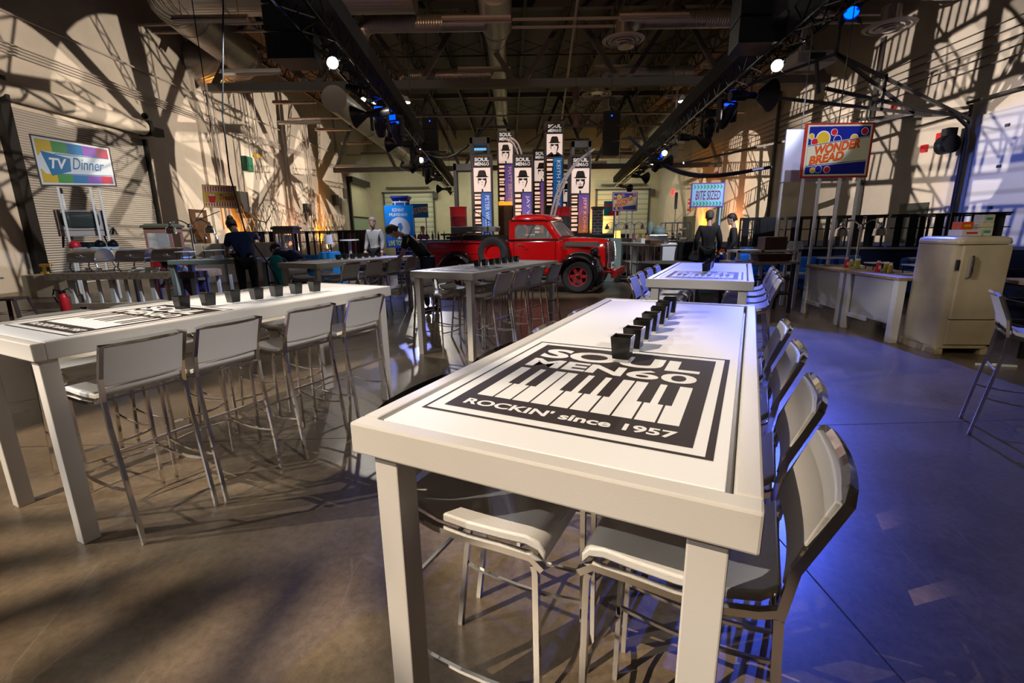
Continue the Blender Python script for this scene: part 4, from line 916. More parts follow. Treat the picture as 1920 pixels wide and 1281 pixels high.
# door
b = MB(); x0, x1, y = -1.72, -.6, YC-.806
for p, q in (((x0, .5), (x0, 1.28)), ((x1, .5), (x1, 1.28)), ((x0, .5), (x1, .5))): b.bb((p[0]-.004, y, p[1]-.004), (q[0]+.004, y+.01, q[1]+.004))
d_ = b.build('door', 'gloss', TRK)
b = MB(); b.cyl((-1.58, y, 1.2), (-1.58, y-.05, 1.2), .022, 10); b.tube([(-1.6, y-.05, 1.21), (-1.48, y-.055, 1.18)], .014, 6); b.tube([(-1.45, y-.01, 1.14), (-1.4, y-.02, 1.08), (-1.3, y-.01, 1.08)], .006, 4); b.build('door_handle', 'chrome', d_, smooth=True)
# bed
b = MB(); BX0, BX1 = -4.35, -1.93
for y0, y1 in ((YC-.74, YC-.70), (YC+.70, YC+.74)): b.bb((BX0, y0, .60), (BX1, y1, 1.26)); b.bb((BX0, y0-.05 if y0 < YC else y0, 1.235), (BX1, y1 if y0 < YC else y1+.05, 1.27))
b.bb((BX0, YC-.74, .60), (BX0+.04, YC+.74, 1.2)); b.bb((BX1-.04, YC-.74, .60), (BX1, YC+.74, 1.22)); b.bb((BX0, YC-.72, .60), (BX1, YC+.72, .66)); b.bb((BX0, YC-.76, .95), (BX1, YC-.74, .975))
b.build('cargo_bed', 'red', TRK, bevel=.008)
# keyboard set on the bed: a platform board carries it
q = TRK.matrix_world if False else Matrix.Translation((1.68, 11.72, 0)) @ Matrix.Rotation(R(-22), 4, 'Z')
def onTruck(x, y, z): return q @ V((x, y, z))
b = MB(); b.T = q; b.bb((BX0+.06, YC-.68, 1.20), (BX1-.25, YC+.68, 1.24)); tag(b.build('stage_board', 'darkred'), 'low red board laid across the truck bed under the keyboard', 'board')
c = onTruck(-3.05, .5, 1.241)
t = thing('keyboard_stand', 'black stand holding the stage piano over the truck bed', 'stand', c, R(-22))
b = MB()
for x in (-.35, .35): b.tube([(x, -.18, 0), (x, -.18, .25)], .02, 6); b.tube([(x, .18, 0), (x, .18, .25)], .02, 6); b.bar((x, -.2, .26), (x, .2, .26), .03)
b.bar((-.45, 0, .12), (.45, 0, .12), .03); b.build('stand_frame', 'black', t)
b = MB(); b.box((0, .02, .13), (.6, .3, .14)); b.build('lower_module', 'black', t, bevel=.01)
t = thing('stage_piano', 'grey electric stage piano on a stand in the truck bed', 'keyboard', c+V((0, 0, .28)), R(-22))
b = MB(); b.box((0, 0, .07), (1.35, .32, .14)); b.build('case', mat('piano_grey', (.17, .19, .21), .4), t, bevel=.02)
b = MB(); b.box((-.05, -.05, .143), (1.1, .14, .008)); b.build('keys', 'white', t)
b = MB(); b.box((.1, -.161, .08), (.26, .004, .05)); b.build('display', 'fixture', t)
b = MB(); cc = onTruck(-3.75, .35, 1.241); b.cyl(cc, cc+V((0, 0, .2)), .02, 8); b.box(cc+V((0, 0, .22)), (.5, .26, .05), R(-22)); b.box(cc+V((0, 0, .01)), (.3, .2, .02), R(-22)); tag(b.build('keyboard_bench', 'black'), 'small black padded bench left of the stage piano', 'bench')
cc = onTruck(-2.6, .3, 1.241); b = MB(); b.cyl(cc, cc+V((0, 0, .02)), .12, 14); b.tube([cc, cc+V((0, 0, .62))], .012, 6); b.tube([cc+V((.12, 0, .52)), cc+V((-.32, 0, .82))], .01, 6); b.sphere(cc+V((-.34, 0, .84)), .03); tag(b.build('microphone_stand', 'black', smooth=True), 'thin microphone stand with boom beside the stage piano', 'microphone')

# ------------------------------------------------------------------ sign art helpers (local x right, z up, facing -y)
MT['arcwhite'] = mat('polished_white_tube', (.8, .78, .82), .25, .3)
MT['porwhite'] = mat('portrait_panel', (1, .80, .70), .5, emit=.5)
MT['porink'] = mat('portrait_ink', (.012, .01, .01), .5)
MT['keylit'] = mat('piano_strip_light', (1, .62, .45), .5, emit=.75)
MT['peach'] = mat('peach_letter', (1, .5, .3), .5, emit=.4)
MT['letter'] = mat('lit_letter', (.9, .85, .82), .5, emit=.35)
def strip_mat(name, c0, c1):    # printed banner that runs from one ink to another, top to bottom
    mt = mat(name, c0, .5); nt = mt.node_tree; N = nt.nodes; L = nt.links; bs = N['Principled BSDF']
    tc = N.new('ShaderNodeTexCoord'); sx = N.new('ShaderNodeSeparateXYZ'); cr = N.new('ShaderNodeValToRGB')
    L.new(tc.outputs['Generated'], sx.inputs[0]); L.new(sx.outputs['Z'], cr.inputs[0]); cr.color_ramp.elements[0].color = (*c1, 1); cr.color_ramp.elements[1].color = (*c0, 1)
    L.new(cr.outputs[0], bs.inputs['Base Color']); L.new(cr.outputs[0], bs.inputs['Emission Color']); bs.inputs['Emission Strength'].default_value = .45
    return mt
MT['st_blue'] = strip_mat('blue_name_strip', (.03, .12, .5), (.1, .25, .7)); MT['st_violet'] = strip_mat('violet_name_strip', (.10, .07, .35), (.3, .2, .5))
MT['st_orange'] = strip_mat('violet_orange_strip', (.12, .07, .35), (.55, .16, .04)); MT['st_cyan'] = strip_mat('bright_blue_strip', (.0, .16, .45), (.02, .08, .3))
def portrait(b, x0, z0, x1, z1, y, seed, beard=False):
    W, H = x1-x0, z1-z0; cx = (x0+x1)/2; r = random.Random(seed)
    def P(u, v): return (cx+u*W, z0+v*H)
    b.rect(x0, z0, x1, z1, y, 0)
    y -= .002
    b.flat([P(-.28, .64), P(-.23, .80), P(-.19, .88), P(-.1, .905), P(.0, .895), P(.11, .905), P(.18, .88), P(.23, .80), P(.27, .64)], y, 1)      # crown
    b.flat([P(-.41, .635), P(-.27, .66), P(.27, .66), P(.41, .625), P(.27, .60), P(-.27, .60)], y, 1)                 # brim
    for s_ in (-1, 1): b.flat([P(s_*.03, .56), P(s_*.26, .57), P(s_*.24, .49), P(s_*.12, .465), P(s_*.03, .51)], y, 1)
    b.flat([P(-.04, .545), P(.04, .545), P(.04, .525), P(-.04, .525)], y, 1)
    k = r.uniform(.08, .13)
    b.flat([P(.25, .58), P(.27, .4), P(.17, .22), P(.05, .14), P(.12, .24), P(k+.08, .4), P(.2, .58)], y, 1)        # cheek shade
    b.flat([P(-.25, .58), P(-.26, .42), P(-.2, .28), P(-.21, .42), P(-.22, .58)], y, 1)
    b.flat([P(-.09, .31), P(.0, .295), P(.1, .32), P(.0, .275)], y, 1); b.flat([P(-.02, .44), P(.04, .38), P(-.03, .37)], y, 1)
    if beard: b.flat([P(-.13, .27), P(.14, .29), P(.1, .2), P(0, .17), P(-.1, .19)], y, 1); b.flat([P(-.1, .35), P(.1, .36), P(.1, .335), P(-.1, .325)], y, 1)
    b.flat([P(-.04, .12), P(.04, .12), P(.06, 0), P(-.05, 0)], y, 1)
def tower(xc, yc, z0, z1, w_, d_, rz, label, nm, zt, strip, seed, top=.55, beard=False, suit=False, zbot=None):
    t = thing('banner_tower', label, 'banner tower', (xc, yc, z0), rz, 'banner towers on the riser'); H = z1-z0; w2 = w_/2-.07
    b = MB(); b.box((0, d_/2, H/2), (w_, d_, H)); b.build('tower_box', 'steel', t, bevel=.02)
    z = H-top*w_/.87; f = -.004
    b = MB(); b.rect(-w2, z+.02, w2, H-.1, f); b.build('logo_plate', 'black', t)
    b = MB(); b.text('SOUL', (-w2*.85, z+.24, w2*.85, z+.38), f-.004, bold=.04); b.text('MEN', (-w2*.85, z+.08, w2*.12, z+.21), f-.004, bold=.04); b.text('60', (w2*.18, z+.08, w2*.85, z+.21), f-.004); b.build('lettering', 'letter', t)
    ph = w_*1.12; b = MB(); portrait(b, -w2, z-ph, w2, z, f, seed, beard); o = b.build('portrait', ['porwhite', 'porink'], t)
    if suit:
        g = MB(); g.flat([(-w2, z-ph), (-.05, z-ph+.12), (0, z-ph), (.05, z-ph+.12), (w2, z-ph)], f-.006); g.flat([(-w2, z-ph), (-w2, z-ph+.06), (-.12, z-ph+.2), (-.04, z-ph+.1), (0, z-ph)], f-.006); g.flat([(w2, z-ph), (w2, z-ph+.06), (.12, z-ph+.2), (.04, z-ph+.1), (0, z-ph)], f-.006); g.build('suit', 'porink', t)
    zb = zbot if zbot is not None else .06; zs = z-ph-.05
    b = MB(); b.rect(-w2, zb, w2, zs, f); b.build('strip_back', 'porink', t)
    b = MB(); b.rect(-w2*.15, zb, w2, zs, f-.003); b.build('name_strip', strip, t)
    b = MB(); r = random.Random(seed); zz = zs-.04
    while zz > zb+.08:
        h = r.choice((.06, .09, .12)); b.rect(-w2*.96, zz-h, -w2*(.3 if r.random() < .5 else .22), zz, f-.003); zz -= h+r.choice((.04, .07, .1))
    b.build('piano_keys', 'keylit', t, label='lit piano key strip')
    if nm:
        L = min(.17*len(nm), zs-zb-.16)
        b = MB(); b.text(nm, (w2*.30, zs-.1-L, w2*.78, zs-.1), f-.006, rot=-90); b.build('name_lettering', 'peach' if nm in ('JEFF KOHN', 'MATT BRISTER') else 'letter', t)
    return t
def col(px0, px1, py, y):
    a, c = atY(px0, py, y), atY(px1, py, y); return (a.x+c.x)/2, c.x-a.x
YS = 19.6; ZS = 1.36
def tw(px0, px1, ptop, y, *a, **k):
    xc, w_ = col(px0, px1, ptop, y); tower(xc, y, ZS, atY((px0+px1)/2, ptop, y).z, w_, k.pop('d', .8), k.pop('rz', 0), *a, **k)
tw(883.5, 922, 289, YS, 'dark banner tower reading PETER WILLIAM, leftmost of the front row', 'PETER WILLIAM', 0, 'st_blue', 3)
tw(961, 999.5, 289, YS, 'dark banner tower reading JAY WES, middle of the front row behind the cab', 'JAY WES', 0, 'st_violet', 5)
tw(1069, 1109, 289, YS, 'dark banner tower reading JEFF KOHN, rightmost of the front row', 'JEFF KOHN', 0, 'st_orange', 8, beard=True)
tw(931, 964, 245, YS+1.5, 'tall banner tower reading MATT BRISTER above the wooden door', 'MATT BRISTER', 0, 'st_violet', 11, zbot=1.25)
tw(1022, 1058, 227, YS+1.6, 'tallest banner tower reading KEITH in bright blue', 'KEITH MCCAUL', 0, 'st_cyan', 14, suit=True, zbot=1.1)
tw(999, 1032, 279, YS+3.4, 'banner tower half hidden behind the tallest one', '', 0, 'st_orange', 17)
tw(1049, 1082, 320, YS+3.4, 'low banner tower peeping out between KEITH and JEFF KOHN', '', 0, 'st_violet', 19, top=.5)
# grey open frame columns
def framecol(px0, px1, ptop, y, z0, lab, win=False):
    xc, w_ = col(px0, px1, ptop, y); H = atY((px0+px1)/2, ptop, y).z-z0; t = thing('frame_column', lab, 'column', (xc, y, z0)); b = MB(); p = .13
    for x in (-w_/2+p/2, w_/2-p/2):
        for yy in (p/2, .6-p/2): b.box((x, yy, H/2), (p, p, H))
    for z in (H-.15, .08): b.box((0, .3, z), (w_, .6, .26 if z > 1 else .12))
    if win: b.box((0, .3, H-1.15), (w_, .6, .12))
    b.build('column_frame', 'green' if False else 'steelgrey', t, bevel=.01)
    if win: g = MB(); g.box((0, .3, H-.45), (w_*.6, .1, .08)); g.build('blue_light', 'bluelit', t)
MT['steelgrey'] = mat('column_grey', (.15, .165, .18), .5); MT['bluelit'] = mat('blue_strip_light', (.1, .4, 1), .4, emit=1.2)
framecol(849, 889, 306, YS+.4, ZS, 'grey open frame column standing behind the left red barrel')
framecol(880, 918, 256, YS+1.4, ZS, 'grey frame column with a blue lit window above the leftmost banner', True)
framecol(1072, 1109, 263, YS+1.4, ZS, 'dark frame column with an open top above the JEFF KOHN banner')
# riser
b = MB(); a, c = atY(836, 440, 19), atY(1180, 440, 19); b.bb((a.x, 19.0, 0), (c.x, 25.5, ZS-.005)); tag(b.build('stage_riser', 'blackcloth', bevel=.02), 'black draped riser under the banner towers behind the truck', 'stage')
# wooden doors between the towers
xc, w_ = col(936, 960, 400, YS+.9); t = thing('wooden_door', 'brown panelled door lit orange at its top, between two banner towers', 'door', (xc, YS+.9, ZS))
b = MB(); b.box((0, .05, .6), (w_, .1, 1.2)); b.build('door_leaf', 'wood', t)
b = MB(); b.box((0, .02, 1.3), (w_*1.05, .2, .14)); b.build('glow_lintel', mat('amber_glow', (1, .35, .02), .4, emit=1.1), t)  # glowing block stands for the orange light at the door's top
b = MB(); [b.box((x_*w_*.23, -.01, z), (w_*.34, .03, .42)) for x_ in (-1, 1) for z in (.32, .85)]; b.build('door_panel', 'wood', t, bevel=.01)
# barrels
def barrel(c, r, h, lab, cs=('darkred', 'steel', 'darkred')):
    t = thing('oil_barrel', lab, 'barrel', c)
    for i in range(3): b = MB(); z0, z1 = h*i/3, h*(i+1)/3; b.lathe([(r, z0+.01), (r*1.0, z1-.03), (r*1.035, z1-.015), (r, z1)], (0, 0, 0), 28); b.build('barrel_band', cs[i], t, smooth=True)
    b = MB(); b.cyl((0, 0, 0), (0, 0, .01), r, 28); b.cyl((0, 0, h-.02), (0, 0, h-.01), r*.98, 28); b.tube([(r*1.02*math.cos(2*PI*i/28), r*1.02*math.sin(2*PI*i/28), h) for i in range(28)], .015, 5, closed=True); b.build('barrel_lid', 'darkred', t)
p = atY(861, 440, 19.35); barrel((p.x, 19.36, ZS), .33, 1.12, 'red and grey oil barrel left of the PETER WILLIAMS banner', ('steel', 'darkred', 'redp'))
p = atY(1053, 440, 19.35); barrel((p.x, 19.36, ZS), .34, 1.05, 'red oil barrel behind the truck cab beneath the chrome arcs', ('steel', 'rubgrey', 'redp'))
# chrome arcs
def arcs(P, lab, n=4, sp=.09):
    t = thing('chrome_arc', lab, 'sculpture', P[0]); P = [V(p)-V(P[0]) for p in P]
    pts = []
    for i in range(15):
        k = i/14; pts.append(P[0]*(1-k)**3+P[1]*3*k*(1-k)**2+P[2]*3*k*k*(1-k)+P[3]*k**3)
    for j in range(n):
        b = MB(); b.tube([p+V((sp*(j % 2), sp*2.2*(j//2), sp*.6*(j % 2))) for p in pts], .03, 6); b.build('arc_tube', 'arcwhite', t, smooth=True)
    g = MB()
    for i in range(1, 14, 2):
        p = pts[i]; g.tube([p, p+V((sp, 0, sp*.6)), p+V((sp, sp*2.2, sp*.6)), p+V((0, sp*2.2, 0))], .014, 4, closed=True)
    g.build('arc_rung', 'arcwhite', t)
a = atY(1024, 402, 18.7); c = atY(1034, 350, 18.7); d = atY(1065, 310, 18.7); e = atY(1106, 285, 18.7)
arcs([(a.x, 18.7, ZS-.7), tuple(c), tuple(d), tuple(e)], 'curved chrome ladder arc rising from behind the truck cab', 4, .16)
a = atY(986, 300, 20.4); c = atY(978, 285, 20.4); d = atY(970, 268, 20.4); e = atY(952, 262, 20.4)
arcs([(a.x+.1, 20.4, ZS), tuple(c), tuple(d), tuple(e)], 'second chrome arc bending over between MATT BRISTER and JAY WES towers', 4, .12)
# brick pillar, black piano, sage cabinet at the right of the truck
def pillar(px0, px1, ptop, y, z0, m, lab, capm):
    xc, w_ = col(px0, px1, ptop, y); z1 = atY((px0+px1)/2, ptop, y).z
    b = MB(); b.box((xc, y+.3, (z0+z1)/2), (w_*.86, w_*.8, z1-z0)); o = tag(b.build('brick_pillar', m), lab, 'pillar')
    g = MB(); g.box((xc, y+.3, z1-.03), (w_*1.06, w_, .06)); g.box((xc, y+.3, z1-.08), (w_*.95, w_*.9, .04)); kid(g, 'pillar_cap', capm, o)
pillar(1113, 1134, 387, 18.6, ZS, 'brick', 'small dark grey brick pillar right of the JEFF KOHN banner', 'steel')
b = MB(); a = atY(1114, 447, 18.4); b.box((3.5, 18.6, .68), (1.5, .7, 1.36)); tag(b.build('black_case', 'blackcloth', bevel=.05), 'black rounded case behind the truck hood', 'case')
b = MB(); a, c = atY(1150, 447, 14.2), atY(1166, 447, 14.2); b.bb((a.x-.25, 14.2, 0), (c.x, 14.9, a.z)); tag(b.build('sage_cabinet', 'green', bevel=.01), 'tall sage green cabinet just behind the chrome grille', 'cabinet')

# ------------------------------------------------------------------ bar with pipe rails and bottles (right of the truck)
t = thing('display_bar', 'white bar unit with pipe front and shelves of bottles right of the truck', 'bar', (0, 0, 0))
P0, P1, P2 = V((3.06, 15.6, 0)), V((3.95, 12.55, 0)), V((4.95, 12.9, 0))
b = MB(); b.prism([(P0.x, P0.y), (P1.x, P1.y), (P2.x, P2.y), (P0.x+1.1, P0.y+.3)], 1.08, 1.14, 'Z'); b.build('bar_top', 'offwhite', t)
b = MB(); d = (P1-P0); n_ = V((.33, .09, 0))
for z in (.1, .58): b.prism([(P0.x+.03, P0.y), (P1.x+.03, P1.y+.03), (P1.x+.38, P1.y+.13), (P0.x+.38, P0.y+.1)], z, z+.04, 'Z')
for k_ in range(5):
    a = P0+d*(k_/4); b.bar((a.x+.05, a.y+.02, .55), (a.x+.4, a.y+.12, .55), .03, 1.05)
b.build('shelving', 'white', t)
b = MB()
for k_ in range(12): a = P0+d*(k_/11); b.tube([(a.x, a.y, 0), (a.x, a.y, 1.08)], .014, 6)
b.tube([P0+V((0, 0, 1.09)), P1+V((0, 0, 1.09)), P2+V((0, 0, 1.09))], .02, 6); b.tube([P2, P2+V((0, 0, 1.1))], .02, 6); b.build('pipe_rail', 'chrome2', t)
b = MB(); b.bar(P1+V((.04, .03, .55)), P2+V((-.04, .0, .55)), .03, 1.04); b.build('end_panel', 'offwhite', t)
def bottle(c, h, m, lab, grp, r=.035):
    b = MB(); b.lathe([(0, 0), (r, 0), (r, h*.6), (r*.4, h*.75), (r*.35, h), (0, h)], c, 10); return tag(b.build('bottle', m, smooth=True), lab, 'bottle', grp)
MT['bot1'] = mat('brown_glass', (.05, .02, .01), .1); MT['bot2'] = mat('green_glass', (.02, .05, .02), .1)
rnd = random.Random(3)
for lev, z in enumerate((.142, .622)):
    for i in range(22):
        k_ = (i+.5)/22; a = P0+d*k_
        if abs((k_*4) % 1-.0) < .12 or abs((k_*4) % 1-1) < .12: continue
        bottle((a.x+.2, a.y+.06, z), rnd.uniform(.2, .3), rnd.choice(('bot1', 'bot1', 'bot2', 'black')), 'dark bottle on the %s shelf of the white pipe bar' % ('lower' if lev == 0 else 'upper'), 'bottles on the %s shelf of the pipe bar' % ('lower' if lev == 0 else 'upper'), .045)
# heat lamps helper
def heatlamp(c, rz, lab, sc=1., arms=2):
    t = thing('heat_lamp', lab, 'heat lamp', c, rz); t.scale = (sc, sc, sc)
    b = MB(); b.lathe([(.13, 0), (.13, .015), (.03, .05), (.018, .08), (.018, .62), (0, .62)], (0, 0, 0), 18); b.sphere((0, 0, .64), .05, 10); b.build('lamp_post', 'chrome', t, smooth=True)
    for i in range(arms):
        s_ = 1 if i == 0 else -1
        b = MB(); b.tube(arcpts((0, 0, .64), (s_*.22, 0, .86), (s_*.36, 0, .66)), .012, 6); a_ = b.build('lamp_arm', 'chrome', t, smooth=True)
        b = MB(); b.lathe([(.02, .16), (.035, .12), (.03, .09), (.085, .05), (.1, -.06), (.092, -.06), (.075, .04), (0, .07)], (s_*.36, 0, .56), 18); b.build('lamp_shade', 'chrome', a_, smooth=True)
heatlamp((3.35, 15.3, 1.142), 0, 'chrome heat lamp at the back end of the pipe bar', .8); heatlamp((3.75, 14.6, 1.142), .4, 'chrome heat lamp halfway along the pipe bar', .8)
MT['amber'] = mat('amber_lamp_glow', (1, .45, .08), .4, emit=3)
b = MB(); b.lathe([(0, 0), (.12, 0), (.09, .35), (0, .35)], (3.5, 15.75, 1.142), 14); tag(b.build('amber_lamp', 'amber', smooth=True), 'glowing amber lamp on the pipe bar before the back door', 'lamp')
t = thing('coffee_machine', 'green and steel dome machine on the right end of the pipe bar', 'machine', (4.05, 13.35, 1.14))
b = MB(); b.box((0, 0, .12), (.5, .4, .24)); b.build('machine_body', 'chrome2', t, bevel=.02)
b = MB(); b.sphere((.05, 0, .3), (.2, .2, .17), 14); b.sphere((-.17, .05, .4), (.1, .1, .22), 12); b.build('dome', 'green', t, smooth=True)
b = MB(); b.box((3.9, 13.0, 1.19), (.4, .3, .1), .2); tag(b.build('tray', 'wood'), 'dark wooden tray on the pipe bar', 'tray')
for i in range(5):
    a = P0+d*(.1+.17*i); b = MB(); b.box((a.x+.5, a.y+.2, 1.20), (.22, .3, .12), .3); tag(b.build('serving_dish', ('wood', 'steel', 'white')[i % 3]), 'serving dish on the pipe bar, %s from the truck' % ORD[i], 'dish', 'dishes on the pipe bar')
# far kitchen counter behind
b = MB(); b.bb((4.6, 19.5, 0), (7.2, 20.2, 1.15)); tag(b.build('back_counter', 'wood', bevel=.02), 'dark counter with jars at the back wall right of the brick pillar', 'counter')
for i in range(9): b = MB(); b.lathe([(0, 0), (.07, 0), (.07, .16), (.05, .22), (0, .22)], (4.8+i*.27, 19.8, 1.15), 10); tag(b.build('jar', ('offwhite', 'redp', 'yellow', 'bot1')[i % 4], smooth=True), 'small jar standing on the dark back counter', 'jar', 'jars on the back counter')
# tray rack
c = atY(1267, 475, 16); t = thing('tray_rack', 'grey sheet tray rack standing before the amber lit wall', 'rack', (c.x, 16, 0))
b = MB(); z1 = atY(1267, 418, 16).z
for x in (-.4, 0, .4):
    for y in (0, .5): b.bar((x, y, 0), (x, y, z1), .04)
b.bar((-.4, 0, z1), (.4, 0, z1), .04); b.bar((-.4, .5, z1), (.4, .5, z1), .04); b.build('rack_frame', 'chrome2', t)
for i in range(9): g = MB(); g.box((0, .25, .2+i*(z1-.3)/9), (.76, .48, .025)); g.build('sheet_tray', 'chrome2', t)
for i, (x, z) in enumerate(((.2, 1), (.22, 3), (.18, 5), (.2, 7))): g = MB(); g.sphere((x, .05, .2+(9-z)*(z1-.3)/9+.06), (.14, .08, .05), 10); g.build('loaf', 'cream', t)
b = MB(); c = atY(1233, 500, 14.3); b.box((4.75, 14.6, .9), (.7, .5, .05)); b.box((4.75, 14.6, 1.05), (.5, .3, .25)); b.bar((4.75, 14.6, 0), (4.75, 14.6, .9), .1); tag(b.build('side_stand', 'wood'), 'dark side stand between pipe bar and tray rack', 'stand')
b = MB(); c = atY(1188, 345, 19); b.cyl((c.x+1.0, 17, 0), (c.x+1.0, 17, 2.2), .012, 6); b.cyl((c.x+1.0, 17, 2.2), (c.x+1.0, 17, 2.75), .05, 10); tag(b.build('ceiling_microphone', 'fixture', smooth=True), 'thin white tipped pole standing before the back wall', 'pole')
# draped table
t = thing('draped_table', 'round table in a floor length black cloth behind the back right table', 'table', (2.90, 8.85, 0)); b = MB(); N_ = 72
rings = [[((.50+k_*.16+ .025*k_*math.sin(i*2*PI/N_*12))*math.cos(2*PI*i/N_), (.50+k_*.16+.025*k_*math.sin(i*2*PI/N_*12))*math.sin(2*PI*i/N_), z) for i in range(N_)] for k_, z in ((-.3, .93), (-.05, .93), (.02, .90), (.4, .5), (1, .01))]
b.loft(rings); b.build('tablecloth', 'blackcloth', t, smooth=True)
# bite sized sign
MT['pink'] = mat('pale_lilac_print', (.30, .45, .8), .4); MT['purple'] = mat('violet_print', (.17, .06, .45), .4); MT['grn'] = mat('green_print', (.04, .38, .16), .4); MT['maroon'] = mat('maroon_print', (.22, .01, .06), .4)
MT['lilac'] = mat('light_blue_print', (.32, .6, .85), .4)
def board(name, lab, A, Bp, Cx, Dx, layers, cat='sign', thick=.03, grp=None):
    # A,Bp,Cx,Dx: top-left, top-right, bottom-right, bottom-left in world; returns thing and its local frame
    pass
def signpost(lab, c, w_, h_, yaw, edge, legs, legh, legm='white', name='sign_stand', lean=0.):
    t = thing(name, lab, 'sign', c, yaw); b = MB(); b.box((0, .015, h_/2+legh), (w_, .03, h_)); b.build('sign_board', edge, t, bevel=.004)
    for x in legs:
        g = MB(); g.bar((x, .045, 0), (x, .045, legh+.1), .04); g.build('post', legm, t)
    return t
c = atY(1325, 388, 13); t = signpost('pale blue sign reading BITE SIZED on a single blue lit post', (c.x, 13, 0), .86, .62, -.08, 'purple', (.37,), 2.08, 'lilac')
b = MB(); b.rect(-.40, 2.11, .40, 2.67, -.004); b.build('sign_face', 'lilac', t)
b = MB()
for i in range(9):
    for z, s_ in ((2.55, 1), (2.12, 1)): x = -.38+.085*i; b.flat([(x, z), (x+.03, z+.05), (x, z+.10), (x+.04, z+.10), (x+.075, z+.05), (x+.04, z)], -.007)
b.build('arrow_pattern', 'grn', t)
b = MB(); b.text('BITE SIZED', (-.31, 2.27, .33, 2.50), -.008, shear=.15, bold=.01); b.build('lettering', 'maroon', t)
# wonder bread signs (the cartoon loaf is left out)
MT['wedge'] = mat('pale_yellow_band', (.68, .66, .42), .4); MT['inkblue'] = mat('deep_blue_print', (.012, .02, .24), .35); MT['bord'] = mat('red_worn_border', (.50, .03, .02), .45, noise=.35, nscale=14)
def wonder(t, w_, h_, z0):
    def P(u, v): return (-w_/2+u*w_, z0+v*h_)
    b = MB(); b.rect(*P(.035, .035), *P(.965, .965), -.003); b.build('cream_line', 'wedge', t)
    b = MB(); b.rect(*P(.06, .065), *P(.94, .935), -.005); b.build('blue_field', 'inkblue', t)
    b = MB(); y = -.009
    for u, v, r, k in ((.10, .76, .036, 0), (.27, .72, .09, 0), (.42, .83, .042, 1), (.15, .66, .045, 1), (.86, .84, .045, 1), (.72, .72, .05, 0), (.17, .14, .036, 0), (.38, .15, .042, 1)):
        x, z = P(u, v); b.disc(x, z, r*w_*1.18, -.007, k=2); b.disc(x, z, r*w_, y, k=k)
    for u, v, r in ((.48, .70, .058), (.25, .16, .055)):
        x, z = P(u, v); n = 28; b.add([(x+q_*w_*math.cos(2*PI*i/n), -.008, z+q_*w_*math.sin(2*PI*i/n)) for q_ in (r, r*.88) for i in range(n)], [(i, (i+1) % n, (i+1) % n+n, i+n) for i in range(n)], 2)
    b.build('spot_pattern', ['yellow', 'redp', 'white'], t)
    b = MB(); b.flat([P(.06, .60), P(.94, .76), P(.94, .30), P(.06, .20)], -.011, 0); b.flat([P(.06, .59), P(.94, .75), P(.94, .738), P(.06, .578)], -.012, 1); b.flat([P(.06, .225), P(.94, .325), P(.94, .313), P(.06, .213)], -.012, 1); b.build('band', ['wedge', 'inkblue'], t)
    b = MB()
    for s_, bx, sh in (('WONDER', (.16, .41, .82, .585), .12), ('BREAD', (.10, .23, .60, .395), .12)):
        u0, v0, u1, v1 = bx; p0 = P(u0, v0); p1 = P(u1, v1); k = MB(); k.text(s_, (p0[0], p0[1], p1[0], p1[1]), 0, shear=sh, bold=.05)
        b.add([(x, -.014, z+(x-p0[0])*.17*h_/w_*1.2-.0) for x, _, z in k.v], k.f, 0)
    b.build('lettering', 'orange', t)
cW = V((4.75, 7.25, 0)); 
TLp, TRp, BRp = atY(1512, 231, 8.95), atY(1641, 233, 8.95), atY(1627, 336, 8.95); BLp = atY(1500, 334, 8.95)
WW = (TRp.x-TLp.x+BRp.x-BLp.x)/2; HH = (TLp.z-BLp.z); t = signpost('large blue and red sign reading WONDER BREAD on tall white posts at the right', ((TLp.x+TRp.x)/2, 8.95, 0), WW, HH, 0, 'bord', (-.52, -.22, .15, .50), BLp.z)
wonder(t, WW, HH, BLp.z)
MT['lilacw'] = mat('white_board_lilac_light', (.62, .64, .80), .6)  # white board; the purple light on it is put into the colour
a, c = atY(1476, 243, 10.2), atY(1600, 243, 10.2); zb = atY(1476, 341, 10.2).z
b = MB(); b.bb((a.x, 10.2, zb), (c.x, 10.24, a.z)); o = tag(b.build('projection_screen', 'lilacw'), 'plain white board with purple light in its colour behind the large bread sign', 'screen')
g = MB(); g.tube([(a.x+.3, 10.22, a.z), (a.x+.3, 10.22, 10.6)], .01, 4); g.tube([(c.x-.3, 10.22, a.z), (c.x-.3, 10.22, 10.6)], .01, 4); kid(g, 'hanging_wire', 'steel', o)
g = MB()
for x in (a.x+.05, c.x-.1): g.bar((x, 10.26, 0), (x, 10.26, a.z), .05)
kid(g, 'board_post', 'offwhite', o)
lamp('board_fill', 'SPOT', (3.4, 3.5, 6.2), (a.x+.1, 10.2, (a.z+zb)/2), 1500, (.72, .75, 1), .03, 16, .2)  # added spot without a fixture, brightens the board
c = atY(1171, 396, 17.8); t = signpost('small blue sign reading WONDER BREAD on legs before the back wall', (c.x, 17.8, 0), atY(1195, 396, 17.8).x-atY(1148, 396, 17.8).x, .68, 0, 'purple', (-.32, -.18, .1, .3), c.z)
wonder(t, atY(1195, 396, 17.8).x-atY(1148, 396, 17.8).x, .68, c.z)
c = atY(1144, 404, 20); b = MB(); b.box((c.x+.2, 20.6, c.z+.3), (.7, .03, .6), 0, 0); b.box((c.x+.3, 20.58, c.z+.12), (.45, .02, .2), 0, 1); b.box((c.x+.2, 20.58, c.z+.42), (.68, .02, .12), 0, 1); b.bar((c.x+.3, 20.62, 0), (c.x+.3, 20.62, c.z+.1), .05); tag(b.build('retro_sign', ['teal', 'redp']), 'small teal and red sign half hidden behind the brick pillar', 'sign')
